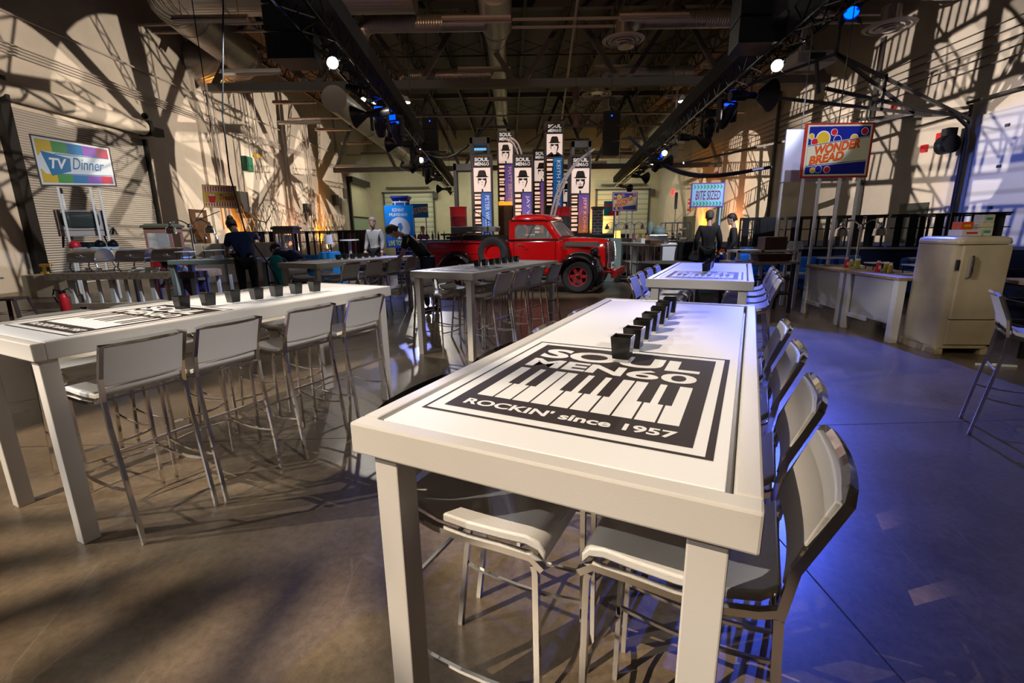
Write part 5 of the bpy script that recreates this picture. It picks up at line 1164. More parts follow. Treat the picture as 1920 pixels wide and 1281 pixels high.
c = atY(787, 407, 24); b = MB(); t = thing('retro_sign', 'small sign reading BLUE PLATE SPECIAL on the back door behind the man in black', 'sign', (c.x, 24, 0))
b.box((0, 0, c.z+.3), (.86, .03, .66)); b.bar((-.3, .04, 0), (-.3, .04, c.z), .04); b.bar((.3, .04, 0), (.3, .04, c.z), .04); b.build('sign_board', 'blue', t)
b = MB(); z = c.z; b.flat([(-.42, z+.14), (.42, z+.24), (.42, z+.5), (-.42, z+.40)], -.02); b.build('cream_band', 'wedge', t); b = MB(); b.text('BLUE PLATE', (-.36, z+.30, .36, z+.42), -.025, bold=.03); b.text('SPECIAL', (-.28, z+.19, .28, z+.28), -.025, bold=.03); b.build('lettering', 'navy', t)

# ------------------------------------------------------------------ the fridge and the counters at the right
t = thing('vintage_fridge', 'old cream enamel refrigerator with rounded top and chrome handle', 'refrigerator', (5.155, 5.50, 0), R(-5))
def rrect(x0, y0, x1, y1, r, z, n=5):
    o = []
    for cx, cy, a0 in ((x1-r, y1-r, 0), (x0+r, y1-r, 90), (x0+r, y0+r, 180), (x1-r, y0+r, 270)):
        for i in range(n+1): a = R(a0+90*i/n); o.append((cx+r*math.cos(a), cy+r*math.sin(a), z))
    return o
FW, FD, FH = .58, .62, 1.40
b = MB(); b.loft([rrect(-.02, .0, FW+.0, FD, .07, .08), rrect(-.02, .0, FW, FD, .07, FH-.1), rrect(-.02, 0, FW, FD, .07, FH-.09)]); b.bb((-.02, .05, 0), (.05, FD, .1)); b.bb((-.01, 0.01, 0), (.07, .09, .1)); b.bb((FW-.09, 0.01, 0), (FW-.01, .09, .1)); b.bb((FW-.06, .1, 0), (FW-.01, FD, .1)); b.build('cabinet', 'cream', t, smooth=True, bevel=.004)
b = MB(); b.loft([rrect(-.025, -.03, FW+.005, FD, .08, FH-.085), rrect(-.03, -.035, FW+.01, FD, .08, FH-.06), rrect(-.02, -.025, FW, FD, .08, FH-.02), rrect(.02, .02, FW-.04, FD-.04, .08, FH)]); b.build('top_cap', 'cream', t, smooth=True, ang=1.)
b = MB(); b.loft([rrect(.045, -.03, FW-.01, .03, .02, .44), rrect(.045, -.035, FW-.01, .03, .02, FH-.095)]); dd = b.build('door', 'cream', t, smooth=True, bevel=.008)
b = MB(); b.loft([rrect(.045, -.02, FW-.01, .03, .02, .13), rrect(.045, -.025, FW-.01, .03, .02, .43)]); b.build('lower_panel', 'cream', t, smooth=True, bevel=.006)
b = MB(); b.loft([rrect(.115, -.075, .15, -.03, .012, .94), rrect(.115, -.085, .15, -.03, .012, 1.0), rrect(.115, -.085, .15, -.03, .012, 1.14), rrect(.115, -.075, .15, -.03, .012, 1.19)]); [b.box((.132, -.087, .96+.018*i), (.03, .006, .006)) for i in range(12)]; b.build('handle', 'chrome', dd, smooth=True)
b = MB(); b.box((.02, -.015, 1.08), (.02, .03, .12)); b.build('latch', 'black', dd)
def fbox(lab, c, d_, m, m2=None, rz=R(-5), txt=None, name='tin_box'):
    t = thing(name, lab, 'box', (5.155+c[0]*math.cos(R(-5))-c[1]*math.sin(R(-5)), 5.5+c[1]*math.cos(R(-5))+c[0]*math.sin(R(-5)), c[2]), rz)
    b = MB(); b.box((0, 0, d_[2]/2), d_); b.build('box_body', m, t, bevel=.004)
    if m2: g = MB(); g.box((0, -d_[1]/2-.002, d_[2]*.5), (d_[0]*.55, .004, d_[2]*.28)); g.build('printed_band', m2, t)
fbox('white tin box with a red band on the fridge, lowest at the left', (.28, .3, FH+.002), (.22, .2, .075), 'offwhite', 'redp'); fbox('orange tin on top of the white box', (.24, .3, FH+.079), (.13, .14, .09), 'orange', 'yellow')
fbox('green and white tin standing on the fridge at the right of the white box', (.46, .3, FH+.002), (.125, .16, .1), 'offwhite', 'grn'); fbox('cream tin in the middle of the right hand stack on the fridge', (.455, .3, FH+.104), (.13, .16, .05), 'wedge', None); fbox('topmost tin with green and red label in the stack on the fridge', (.465, .3, FH+.156), (.12, .14, .09), 'offwhite', 'grn')
# white counters with panels
def counter(P, Q, depth, H, lab, legs=True):
    P, Q = V((*P, 0)), V((*Q, 0)); d = (Q-P); L = d.length; ang = math.atan2(d.y, d.x); t = thing('serving_counter', lab, 'counter', P, ang)
    b = MB(); b.box((L/2, depth/2, H-.02), (L, depth, .04)); b.build('counter_top', 'oak', t, bevel=.004)
    b = MB(); b.box((L/2, .06, (H+.22)/2), (L-.3, .02, H-.26)); b.build('front_panel', 'offwhite', t)
    for x in (.06, L-.06):
        for y in (.06, depth-.06): g = MB(); g.box((x, y, (H-.04)/2), (.1, .1, H-.04)); g.build('leg', 'white', t, bevel=.004)
    g = MB(); g.box((.3, .06, .22), (.5, .05, .06)); g.box((L/2, depth-.1, .3), (L-.2, .04, .06)); g.build('stretcher', 'white', t)
counter((5.32, 8.55), (5.16, 7.32), .75, .875, 'white panelled counter farther from the fridge with a wood top'); counter((5.15, 7.25), (5.04, 6.10), .75, .875, 'white panelled counter touching the fridge with a wood top')
cz = .877
def squeeze(c, m, lab, h=.16, name='condiment_bottle'):
    t = thing(name, lab, 'bottle', c); b = MB(); b.lathe([(0, 0), (.032, 0), (.034, h*.3), (.028, h*.55), (.034, h*.75), (.02, h*.85), (0, h*.85)], (0, 0, 0), 14); b.build('bottle_body', m, t, smooth=True); g = MB(); g.cyl((0, 0, h*.84), (0, 0, h), .02, 12); g.build('cap', 'white', t, smooth=True)
    g = MB(); g.box((0, -.0335, h*.42), (.035, .004, h*.3)); g.build('label', 'offwhite', t)
def jar2(c, lab):
    t = thing('relish_jar', lab, 'jar', c); b = MB(); b.lathe([(0, 0), (.034, 0), (.036, .1), (.028, .125), (0, .125)], (0, 0, 0), 14); b.build('jar_body', mat('relish', (.30, .33, .03), .2), t, smooth=True); g = MB(); g.cyl((0, 0, .124), (0, 0, .15), .032, 14); g.build('lid', 'white', t, smooth=True)
def onC(px, py): p = atZ(px, py, .875); return (p.x, p.y, cz)
for px, py, k, l in ((1586, 502, 's', 'red ketchup bottle at the far end of the white counters'), (1595, 501, 'm', 'yellow mustard bottle behind the far ketchup'), (1607, 503, 'j', 'green relish jar right of the far ketchup'), (1645, 510, 's', 'red ketchup bottle nearest the fridge'), (1660, 511, 'j', 'green relish jar nearest the fridge'), (1668, 512, 'm', 'small yellow mustard bottle behind the near relish jar')):
    c = V(onC(px, py)); c.x = max(c.x, 5.2)
    {'s': lambda: squeeze(c, 'redp', l), 'm': lambda: squeeze(c, 'yellow', l, .13), 'j': lambda: jar2(c, l)}[k]()
for i, (x, y) in enumerate(((5.45, 8.2), (5.55, 7.6), (5.5, 6.9), (5.45, 6.45))):
    b = MB(); b.lathe([(0, 0), (.07, 0), (.1, .012), (.095, .012), (.06, .004), (0, .004)], (x, y, cz), 20); tag(b.build('small_plate', 'white', smooth=True), 'small white plate on the white counters, %s from the fridge' % ('farthest', 'third', 'second', 'nearest')[i], 'plate')
heatlamp((5.75, 7.9, cz), .15, 'chrome double heat lamp on the white counters before the railings', 1.0)
def riserstand(c, w_, d_, h_, lab, rz=0):
    t = thing('riser_stand', lab, 'stand', c, rz); b = MB(); b.box((0, 0, h_), (w_, d_, .015)); b.build('stand_top', 'offwhite', t)
    for x in (-1, 1):
        for y in (-1, 1): g = MB(); g.bar((x*(w_/2-.02), y*(d_/2-.02), 0), (x*(w_/2-.02), y*(d_/2-.02), h_), .01); g.build('leg', 'black', t)
riserstand((5.62, 8.3, cz), .4, .25, .12, 'small black legged riser with white top at the far counter end'); riserstand((5.72, 6.6, cz), .35, .25, .12, 'small black legged riser with white top beside the fridge'); riserstand((5.7, 7.35, cz), .3, .2, .1, 'small black legged riser in the middle of the white counters')
# shelf unit carrying the big sign, with an old brown box
t = thing('display_shelf', 'white two level shelf frame under the large bread sign', 'shelf', (4.75, 9.0, 0)); b = MB()
for x in (-.45, .0, .45+.25):
    for y in (0, .4): b.bar((x, y, 0), (x, y, 1.12), .05)
for z in (1.1, .86): b.box((.12, .2, z), (1.2, .45, .04))
b.build('shelf_frame', 'white', t)
b = MB(); b.box((5.0, 9.15, 1.24), (.42, .28, .24)); b.box((5.0, 9.005, 1.24), (.01, .01, .22)); tag(b.build('brown_box', 'wood', bevel=.01), 'old brown wooden box on the white shelf below the large bread sign', 'box')
b = MB(); b.prism([(-.12, 0), (.14, 0), (.10, .15), (-.03, .15)], -.1, .1, 'Y'); b.v = [(x+5.42, y+9.15, z+1.122) for x, y, z in b.v]; tag(b.build('glass_dispenser', 'clear'), 'small clear dispenser beside the brown box', 'dispenser')
# black table with basket beside E
def darktable(P, w_, d_, H, rz, lab):
    t = thing('cafe_table', lab, 'table', P, rz); b = MB(); b.box((0, 0, H-.02), (w_, d_, .04)); b.build('tabletop', 'oak', t)
    for x in (-1, 1):
        for y in (-1, 1): g = MB(); g.bar((x*(w_/2-.05), y*(d_/2-.05), 0), (x*(w_/2-.05), y*(d_/2-.05), H-.04), .05); g.build('leg', 'black', t)
    for z in (.35, .62):
        g = MB()
        for y in (-1, 1): g.bar((-w_/2+.05, y*(d_/2-.05), z), (w_/2-.05, y*(d_/2-.05), z), .035)
        for x in (-1, 1): g.bar((x*(w_/2-.05), -d_/2+.05, z), (x*(w_/2-.05), d_/2-.05, z), .035)
        g.build('rung', 'black', t)
darktable((4.55, 8.75, 0), 1.15, .6, .94, .0, 'tall black framed table with wood top left of the white counters'); darktable((6.62, 5.4, 0), 1.3, .7, .88, -.3, 'tall black framed table with wood top cut by the right edge')
def basket(c, w_, d_, h_, rz, lab):
    t = thing('wicker_basket', lab, 'basket', c, rz); b = MB(); mt = wave_bump(mat('wicker', (.10, .035, .018), .6, noise=.4, nscale=30), 'Z', 18, 1, .01)
    b.loft([rrect(-w_*.42, -d_*.42, w_*.42, d_*.42, .03, 0), rrect(-w_/2, -d_/2, w_/2, d_/2, .04, h_), rrect(-w_*.47, -d_*.47, w_*.47, d_*.47, .04, h_), rrect(-w_*.40, -d_*.40, w_*.40, d_*.40, .03, .015)], cap=True); b.build('basket_body', mt, t, smooth=True)
    g = MB(); n = 40; R_ = rrect(-w_/2, -d_/2, w_/2, d_/2, .04, h_, 9); g.tube([(x, y, z+.004*math.sin(i*1.6)) for i, (x, y, z) in enumerate(R_)], .012, 5, closed=True); g.build('rim', mt, t, smooth=True)
basket((4.72, 8.62, .942), .66, .3, .13, 0, 'long dark wicker basket on the black table left of the counters'); basket((6.35, 5.35, .882), .42, .3, .13, -.3, 'dark wicker basket on the table behind the fridge at the right edge')
b = MB(); b.box((4.2, 8.65, .949), (.3, .2, .015)); tag(b.build('tray', 'sofa'), 'small blue tray on the black table left of the basket', 'tray')
b = MB(); b.bar((5.2, 5.05, .012), (5.55, 4.95, .012), .03, .02); b.box((5.38, 5.0, .015), (.06, .04, .025)); tag(b.build('door_wedge', 'offwhite'), 'small pale strip lying on the dark floor before the fridge', 'strip')

# ------------------------------------------------------------------ quad boards: art in unit coordinates laid on a world quad
def warp(b, Q, T=None):
    A, B_, C_, D_ = [V(q) for q in Q]; n_ = (B_-A).cross(D_-A).normalized()
    if n_.dot(CAM-A) < 0: n_ = -n_
    b.v = [tuple((D_*(1-x)+C_*x)*(1-z)+(A*(1-x)+B_*x)*z-n_*y) for x, y, z in b.v]; return b
def quadboard(name, lab, Q, edge, thick=.03):
    A = V(Q[3]); t = thing(name, lab, 'sign', A); b = MB(); b.add([(0, 0, 1), (1, 0, 1), (1, 0, 0), (0, 0, 0), (0, thick, 1), (1, thick, 1), (1, thick, 0), (0, thick, 0)], [(0, 1, 2, 3), (7, 6, 5, 4), (0, 4, 5, 1), (1, 5, 6, 2), (2, 6, 7, 3), (3, 7, 4, 0)]); warp(b, Q); b.v = [tuple(V(p)-A) for p in b.v]; b.build('sign_board', edge, t)
    def art(nm, b, mats): warp(b, Q); b.v = [tuple(V(p)-A) for p in b.v]; return b.build(nm, mats, t)
    return t, art
MT['rust'] = mat('rusty_edge', (.06, .03, .02), .6); MT['c1'] = mat('stripe_yellow', (.66, .42, .01), .35); MT['c2'] = mat('stripe_green', (.05, .28, .03), .35); MT['c3'] = mat('stripe_blue', (.0, .16, .38), .35); MT['c4'] = mat('stripe_violet', (.25, .07, .42), .35); MT['c5'] = mat('stripe_red', (.5, .0, .02), .35)
MT['signw'] = mat('sign_enamel', (.70, .74, .74), .3); MT['tvblue'] = mat('sign_blue', (.0, .15, .33), .35)
def ell(y0, x, z): d = ray(x, z); return CAM+d*(y0/d.y)
Q = [atY(55, 250, 11.3), atY(205, 277, 12.3), atY(220, 350, 12.3), atY(75, 349, 11.3)]
Q[0].x = Q[3].x = (Q[0].x+Q[3].x)/2; Q[1].x = Q[2].x = (Q[1].x+Q[2].x)/2; Q = [tuple(q) for q in Q]
TVQ = Q
t, art = quadboard('tv_dinner_sign', 'colour striped enamel sign reading TV Dinner above the old television', Q, 'rust')
b = MB(); b.rect(.02, .03, .98, .97, -.004, 0); art('white_field', b, 'signw')
b = MB(); n = 5; xs = [.045, .235, .425, .62, .80, .955]
for i in range(5):
    b.flat([(xs[i], .93), (xs[i+1], .93), (xs[i+1], .70), (xs[i], .70)], -.007, i); b.flat([(xs[i], .07), (xs[i+1], .07), (xs[i+1], .25), (xs[i], .25)], -.007, i)
b.flat([(.045, .70), (.10, .70), (.06, .60), (.045, .60)], -.007, 0); b.flat([(.045, .25), (.10, .25), (.06, .34), (.045, .34)], -.007, 0)
art('colour_stripes', b, ['c1', 'c2', 'c3', 'c4', 'c5'])
b = MB(); b.flat([(.25, .675), (.955, .705), (.955, .69), (.25, .66)], -.007); b.flat([(.25, .265), (.955, .28), (.955, .265), (.25, .25)], -.007); b.flat([(.09, .70), (.44, .60), (.42, .32), (.17, .21)], -.009); art('blue_badge', b, 'tvblue')
b = MB(); b.text('TV', (.17, .36, .39, .58), -.014, shear=.25, bold=.03); art('tv_lettering', b, 'white')
b = MB(); b.text('Dinner', (.45, .37, .87, .63), -.012, shear=.35, bold=.0); art('dinner_lettering', b, 'tvblue')
# rack with the television
p0, p1 = V(Q[3]), V(Q[2]); dX = (p1-p0); dX.z = 0; Lr = dX.length; ang = math.atan2(dX.y, dX.x); zr = 1.27
t = thing('display_rack', 'tall pale tube rack carrying the TV Dinner sign and the old television', 'rack', (p0.x, p0.y, 0), ang); b = MB()
for x, y in ((.28, .05), (.36, .45), (.62*Lr, .05), (.74*Lr, .05), (.66*Lr, .45)): b.bar((x, y, 0), (x, y, p0.z-.0), .045)
b.build('post', 'white', t); b = MB(); b.box((.5*Lr+.05, .25, zr), (.62*Lr, .55, .05)); b.build('rack_shelf', 'lilac', t)
t = thing('vintage_television', 'old wooden console television with a rounded grey screen under the TV Dinner sign', 'television', V((p0.x, p0.y, zr+.026))+Matrix.Rotation(ang, 3, 'Z') @ V((.42*Lr, .28, 0)), ang-.12)
b = MB(); b.box((0, .15, .57), (.9, .45, .62)); b.build('cabinet', 'wood', t, bevel=.015)
b = MB(); b.box((0, -.085, .64), (.82, .03, .46)); b.box((0, -.085, .33), (.82, .03, .13)); b.build('front_bezel', 'fixture', t, bevel=.008)
b = MB(); b.loft([[(.36*abs(math.cos(a))**.5*(1 if math.cos(a) > 0 else -1), -.10, .65+.2*abs(math.sin(a))**.5*(1 if math.sin(a) > 0 else -1)) for a in [2*PI*i/40 for i in range(40)]], [(.3*abs(math.cos(a))**.5*(1 if math.cos(a) > 0 else -1), -.135, .65+.16*abs(math.sin(a))**.5*(1 if math.sin(a) > 0 else -1)) for a in [2*PI*i/40 for i in range(40)]]]); b.build('screen', mat('tube_glass', (.05, .065, .06), .08, coat=1), t, smooth=True)
for x in (-.38, .38):
    for y in (0, .32): g = MB(); g.cyl((x, y, .28), (x*1.12, y, 0), .022, 8, .012); g.build('leg', 'wood', t)
def small(c, m, lab, cat, kind='bell', s=1., name=None):
    b = MB()
    if kind == 'bell': b.lathe([(0, 0), (.11*s, 0), (.12*s, .05*s), (.09*s, .13*s), (.03*s, .17*s), (0, .17*s)], c, 16)
    elif kind == 'box': b.box((c[0], c[1], c[2]+.06*s), (.24*s, .16*s, .12*s))
    elif kind == 'cyl': b.cyl(c, V(c)+V((0, 0, .15*s)), .06*s, 14)
    return tag(b.build(name or cat.replace(' ', '_'), m, smooth=(kind != 'box')), lab, cat)
RT = Matrix.Rotation(ang, 3, 'Z')
for i, (x, m, k, l) in enumerate(((.26, 'redp', 'bell', 'red round kettle on the rack shelf under the television'), (.42, 'blackc', 'box', 'dark small radio on the rack shelf beside the red kettle'), (.60, 'gloss', 'bell', 'black domed bell on the rack shelf'), (.78, 'gloss', 'bell', 'black domed bell at the right end of the rack shelf'))):
    q_ = V((p0.x, p0.y, zr+.026))+RT @ V((x*Lr, .06, 0)); small(tuple(q_), m, l, 'kettle' if m == 'redp' else 'radio' if k == 'box' else 'bell', k)
MT['satin'] = mat('satin_steel', (.88, .86, .84), .24, 1.)
# chafing table
t = thing('buffet_table', 'long curved buffet table with ribbed wood edge and many thin legs at the left', 'table', (0, 0, 0))
ribbed = wave_bump(mat('ribbed_wood', (.34, .26, .17), .5, noise=.3, nscale=12), 'X', 12, 1, .02); MT['ribbed'] = ribbed
a, c, d_ = atZ(60, 516, .78), atZ(340, 513, .78), atZ(386, 507, .78); c.y = a.y = 10.15
poly = [(a.x, a.y), (c.x, c.y), (d_.x+.1, 10.95), (d_.x-.2, 11.2), (a.x, 11.2)]
b = MB(); b.prism(poly, .64, .78, 'Z'); b.build('tabletop', 'ribbed', t)
for i in range(10):
    x = a.x+.45+(c.x-a.x-.55)*i/9; g = MB(); g.bar((x, a.y+.1, .12), (x, a.y+.1, .64), .05 if i % 3 else .09); g.build('leg', 'white', t)
for i in range(6):
    x = a.x+.6+(c.x-a.x-.4)*i/5; g = MB(); g.bar((x, 11.1, 0), (x, 11.1, .64), .05); g.build('leg', 'offwhite', t)
for q_ in ((d_.x, 10.95),): g = MB(); g.bar((q_[0], q_[1], 0), (q_[0], q_[1], .64), .06); g.build('leg', 'white', t)
g = MB(); g.box(((a.x+c.x)/2+.2, a.y+.1, .09), (c.x-a.x-.4, .12, .08)); g.build('base_rail', 'cream', t)
for x in (a.x+.6, c.x-.1): g = MB(); g.cyl((x, a.y+.06, .045), (x, a.y+.14, .045), .045, 12); g.build('caster', 'black', t)
for i, (px, sc) in enumerate(((152, 1), (231, 1), (292, 1))):
    q_ = atZ(px, 512, .78); t = thing('chafing_dish', ('polished roll top chafing dish at the left end, its lid rolled open', 'polished roll top chafing dish in the middle of the buffet', 'polished roll top chafing dish at the right end of the buffet')[i], 'chafing dish', (q_.x, 10.62, .782), -.12+.04*i)
    b = MB(); n = 14; rings = []
    for k in range(n+1): al = PI*k/n; rings.append([(-.34, -.23*math.cos(al), .30+.21*math.sin(al)), (.34, -.23*math.cos(al), .30+.21*math.sin(al))])
    b.add([p for r in rings for p in r], [(2*k, 2*k+1, 2*k+3, 2*k+2) for k in range(n)])
    for s_ in (-1, 1): b.add([(s_*.34, -.23*math.cos(PI*k/n), .30+.21*math.sin(PI*k/n)) for k in range(n+1)], [tuple(range(n+1))])
    b.build('roll_lid', 'satin', t, smooth=True)
    b = MB(); b.box((0, 0, .255), (.72, .5, .09)); b.build('water_pan', 'satin', t, bevel=.015)
    b = MB(); b.cyl((-.06, -.26, .36), (.06, -.26, .36), .02, 10); b.sphere((0, -.255, .36), .035, 10); b.build('lid_handle', 'chrome', t, smooth=True)
    for sx in (-1, 1):
        for sy in (-1, 1): g = MB(); g.tube([(sx*.30, sy*.2, .22), (sx*.34, sy*.21, .1), (sx*.27, sy*.21, .0)], .016, 6); g.build('leg', 'chrome', t, smooth=True)
    for sx in (-.15, .15): g = MB(); g.cyl((sx, 0, 0), (sx, 0, .08), .045, 12); g.build('burner', 'chrome2', t, smooth=True)
q_ = atZ(262, 511, .78); b = MB()
for i in range(3): b.box((q_.x+.06*i, 10.33, .80+.03*i), (.5-.06*i, .24, .028), .1*i)
tag(b.build('paper_stack', 'white'), 'stack of folded white linens in front of the right chafing dish', 'linens')
b = MB(); q_ = atZ(214, 512, .78); b.box((q_.x, 10.36, .79), (.5, .3, .012)); tag(b.build('serving_tray', 'chrome'), 'flat shiny tray before the middle chafing dish', 'tray')
# fire extinguisher
q_ = atZ(131, 584, 0); t = thing('fire_extinguisher', 'small red fire extinguisher with black hose standing on the floor by the buffet', 'fire extinguisher', (q_.x, 9.85, 0))
b = MB(); b.lathe([(0, 0), (.08, 0), (.085, .03), (.085, .3), (.06, .37), (.025, .4), (0, .4)], (0, 0, 0), 18); b.build('cylinder', 'redp', t, smooth=True); b = MB(); b.box((0, 0, .42), (.05, .12, .05)); b.tube([(0, 0, .43), (-.16, 0, .48), (-.2, 0, .36), (-.12, -.02, .2)], .016, 6); b.tube([(0, 0, .44), (.14, 0, .50), (.2, 0, .40)], .012, 5); b.build('hose_and_valve', 'black', t)
# drill on its box by the roller door, grey case
b = MB(); q_ = atY(88, 525, 12.4); b.box((q_.x, 12.6, .3), (1.1, .6, .6), .1, 0); tag(b.build('tool_case', 'cream', bevel=.02), 'pale cardboard box on the floor between roller door and buffet', 'box')
b = MB(); c = V((q_.x-.1, 12.5, .602)); b.box(c+V((0, 0, .03)), (.14, .09, .06)); b.box(c+V((0, 0, .12)), (.06, .05, .16)); b.cyl(c+V((-.08, 0, .23)), c+V((.2, 0, .23)), .04, 10); tag(b.build('cordless_drill', 'yellow'), 'yellow cordless drill standing on the cardboard box', 'drill')
# steel stool
q_ = V((-9.35, 8.75, 0)); t = thing('metal_stool', 'low brown metal stool standing at the left edge behind the left front table', 'stool', q_, .2)
b = MB(); b.loft([rrect(-.2, -.2, .2, .2, .05, .42), rrect(-.19, -.19, .19, .19, .05, .46)]); b.build('seat', 'bronze' if 'bronze' in MT else 'rust', t, bevel=.008, smooth=True)
for sx in (-1, 1):
    for sy in (-1, 1): g = MB(); g.bar((sx*.16, sy*.16, .43), (sx*.23, sy*.23, 0), .06, .03); g.build('leg', 'rust', t)
g = MB(); g.tube([(-.2, -.2, .18), (.2, -.2, .18), (.2, .2, .18), (-.2, .2, .18)], .012, 5, closed=True); g.build('rung', 'rust', t)
b = MB(); q2 = atZ(0, 515, 1.05); t = thing('cafe_table', 'grey table top cut by the left edge of the picture', 'table', (-10.9, 9.3, 0)); b.box((0, 0, .74), (.9, .9, .03)); b.build('tabletop', 'steelgrey', t); g = MB(); g.bar((0, 0, 0), (0, 0, .73), .08); g.box((0, 0, .02), (.5, .5, .04)); g.build('pedestal', 'steel', t)
# black pole and hanging cord
b = MB(); b.tube([(-3.97, 7.0, 11.4), (-4.6, 8.9, 6.0), (-5.05, 9.0, 3.6), (-5.02, 8.9, 2.6), (-4.72, 8.6, 1.6), (-4.1, 8.2, .9), (-3.8, 8.1, .01)], .014, 6)
tag(b.build('power_cable', 'black'), 'long black cord hanging from the roof in front of the woman in navy', 'cord')
# popcorn machines
def popcorn(c, w_, h0, h1, lab, body, rz=0):
    t = thing('popcorn_machine', lab, 'popcorn machine', c, rz); b = MB()
    b.loft([rrect(-w_*.58, -w_*.48, w_*.58, w_*.48, .01, h1-.10), rrect(-w_*.6, -w_*.5, w_*.6, w_*.5, .01, h1-.05), rrect(-w_*.46, -w_*.38, w_*.46, w_*.38, .01, h1)]); b.build('roof', 'green2', t)
    b = MB()
    for x in (-1, 1):
        for y in (-1, 1): b.bar((x*w_*.47, y*w_*.38, h0), (x*w_*.47, y*w_*.38, h1-.1), .05)
    b.box((0, 0, h1-.16), (w_*1.0, w_*.82, .12)); b.box((0, 0, h0+.04), (w_*1.0, w_*.82, .1)); b.build('cabinet_frame', body, t)
    g = MB(); g.box((0, -w_*.4, (h0+h1)/2-.03), (w_*.9, .008, h1-h0-.2)); g.build('glass_pane', 'clear', t)
    g = MB(); g.cyl((0, 0, h0+(h1-h0)*.45), (0, 0, h0+(h1-h0)*.68), w_*.2, 16); g.tube([(0, 0, h0+(h1-h0)*.68), (0, 0, h1-.16)], .015, 6); g.build('kettle', 'chrome', t, smooth=True)
    return t
MT['green2'] = mat('olive_roof', (.16, .17, .11), .5)
MT['pkred'] = mat('cart_red', (.45, .012, .015), .35, coat=.4)
q_ = atY(304, 420, 12.4); t = popcorn((q_.x, 12.4, 0), .6, 1.05, q_.z, 'cream popcorn machine on a red cart behind the chafing dishes', 'pinkish', .1) if False else None
MT['pinkish'] = mat('faded_red_paint', (.42, .2, .16), .5)
t = popcorn((q_.x, 12.4, 0), .62, 1.05, q_.z, 'cream popcorn machine on a red cart behind the chafing dishes', 'pinkish', .1)
g = MB(); g.box((.1, 0, .82), (.8, .55, .42)); g.build('cart_body', 'pkred', t, bevel=.02); g = MB(); [g.bar((x, y, 0), (x, y, .64), .03) for x in (-.25, .48) for y in (-.22, .22)]; g.bar((-.25, -.22, .25), (.48, -.22, .25), .025); g.bar((-.25, -.22, .5), (.48, -.22, .5), .02); g.build('cart_legs', 'pkred', t)
q_ = atY(536, 424, 14.4); t = popcorn((q_.x, 14.4, 0), .58, .95, q_.z, 'olive topped popcorn machine lit orange behind the bending person', 'oak'); g = MB(); g.box((0, 0, .45), (.7, .5, .95)); g.build('cart_body', 'wood', t)
# sage bar table with heat lamp
t = thing('serving_table', 'long pale green bar table beside the woman in navy', 'table', (-7.0, 9.7, 0), .02); b = MB(); b.bb((0, 0, .96), (1.75, .7, 1.05)); b.build('tabletop', 'sagelite', t, bevel=.006) if 'sagelite' in MT else None
MT['sagelite'] = mat('pale_sage_paint', (.38, .47, .42), .45)
b.k = 0; b.build('tabletop', 'sagelite', t, bevel=.006) if not [o for o in bpy.data.objects if o.parent == t] else None
for x, y in ((.06, .06), (1.66, .06), (.06, .63), (1.66, .63)): g = MB(); g.box((x, y, .48), (.09, .09, .96)); g.build('leg', 'sagelite', t)
heatlamp((-6.68, 10.1, 1.058), .12, 'chrome double heat lamp on the pale green bar table', 1.05)
riserstand((-6.72, 9.88, 1.054), .3, .22, .16, 'black legged riser left of the heat lamp on the green table'); riserstand((-6.2, 10.15, 1.066), .45, .35, .16, 'black legged riser right of the heat lamp on the green table')
b = MB(); b.box((-5.7, 10.1, 1.12), (.42, .3, .09)); b.tube([(-5.88, 10.1, 1.16), (-5.85, 10.1, 1.24), (-5.55, 10.1, 1.24), (-5.52, 10.1, 1.16)], .015, 6); tag(b.build('roasting_pan', 'black'), 'black pan with a looped handle on the green table left of the woman', 'pan')
b = MB(); b.box((-6.2, 10.15, 1.09), (.25, .2, .045)); tag(b.build('serviette_pile', 'white'), 'white box on the green table under the right riser', 'box')
# bottles, microphone lamp left (gooseneck)
q_ = atY(213, 436, 12.2); t = thing('gooseneck_lamp', 'small chrome lamp head on a thin arm right of the television', 'lamp', q_); b = MB(); b.lathe([(.02, .12), (.05, .08), (.1, -.05), (.09, -.05), (0, .06)], (0, 0, 0), 16); b.build('lamp_shade', 'chrome', t, smooth=True); b = MB(); b.tube([(0, 0, .1), (-.12, 0, .2), (-.32, 0, .15), (-.5, .1, .12)], .01, 5); b.build('lamp_arm', 'chrome', t)
# treats sign
Q = [tuple(atY(379, 346, 13.0)), tuple(atY(443, 349, 13.6)), tuple(atY(446, 391, 13.6)), tuple(atY(383, 389, 13.0))]
MT['mustard'] = mat('mustard_print', (.62, .36, .03), .4)
t, art = quadboard('striped_sign', 'red and white striped sign reading Treats hanging by cords before the left wall', Q, 'mustard')
b = MB(); b.rect(.03, .04, .97, .96, -.004); art('pale_field', b, 'wedge')
b = MB()
for i in range(12): x = .05+.078*i; b.rect(x, .72 if i > 2 else .66, x+.038, .94, -.006); b.rect(x, .07, x+.038, .27 if i > 3 else .2, -.006)
art('red_stripes', b, 'redp')
b = MB(); b.flat([(.04, .68), (.97, .70), (.97, .28), (.04, .22)], -.008); art('mustard_band', b, 'mustard')
b = MB(); b.flat([(.13, .52), (.36, .52), (.32, .22), (.17, .22)], -.011, 0); b.flat([(.15, .52), (.2, .62), (.25, .56), (.3, .63), (.34, .52)], -.011, 1); art('snack_cup', b, ['redp', 'wedge'])
b = MB(); b.text('Treats', (.46, .36, .92, .60), -.012, shear=.35, bold=.02); art('lettering', b, 'maroon')
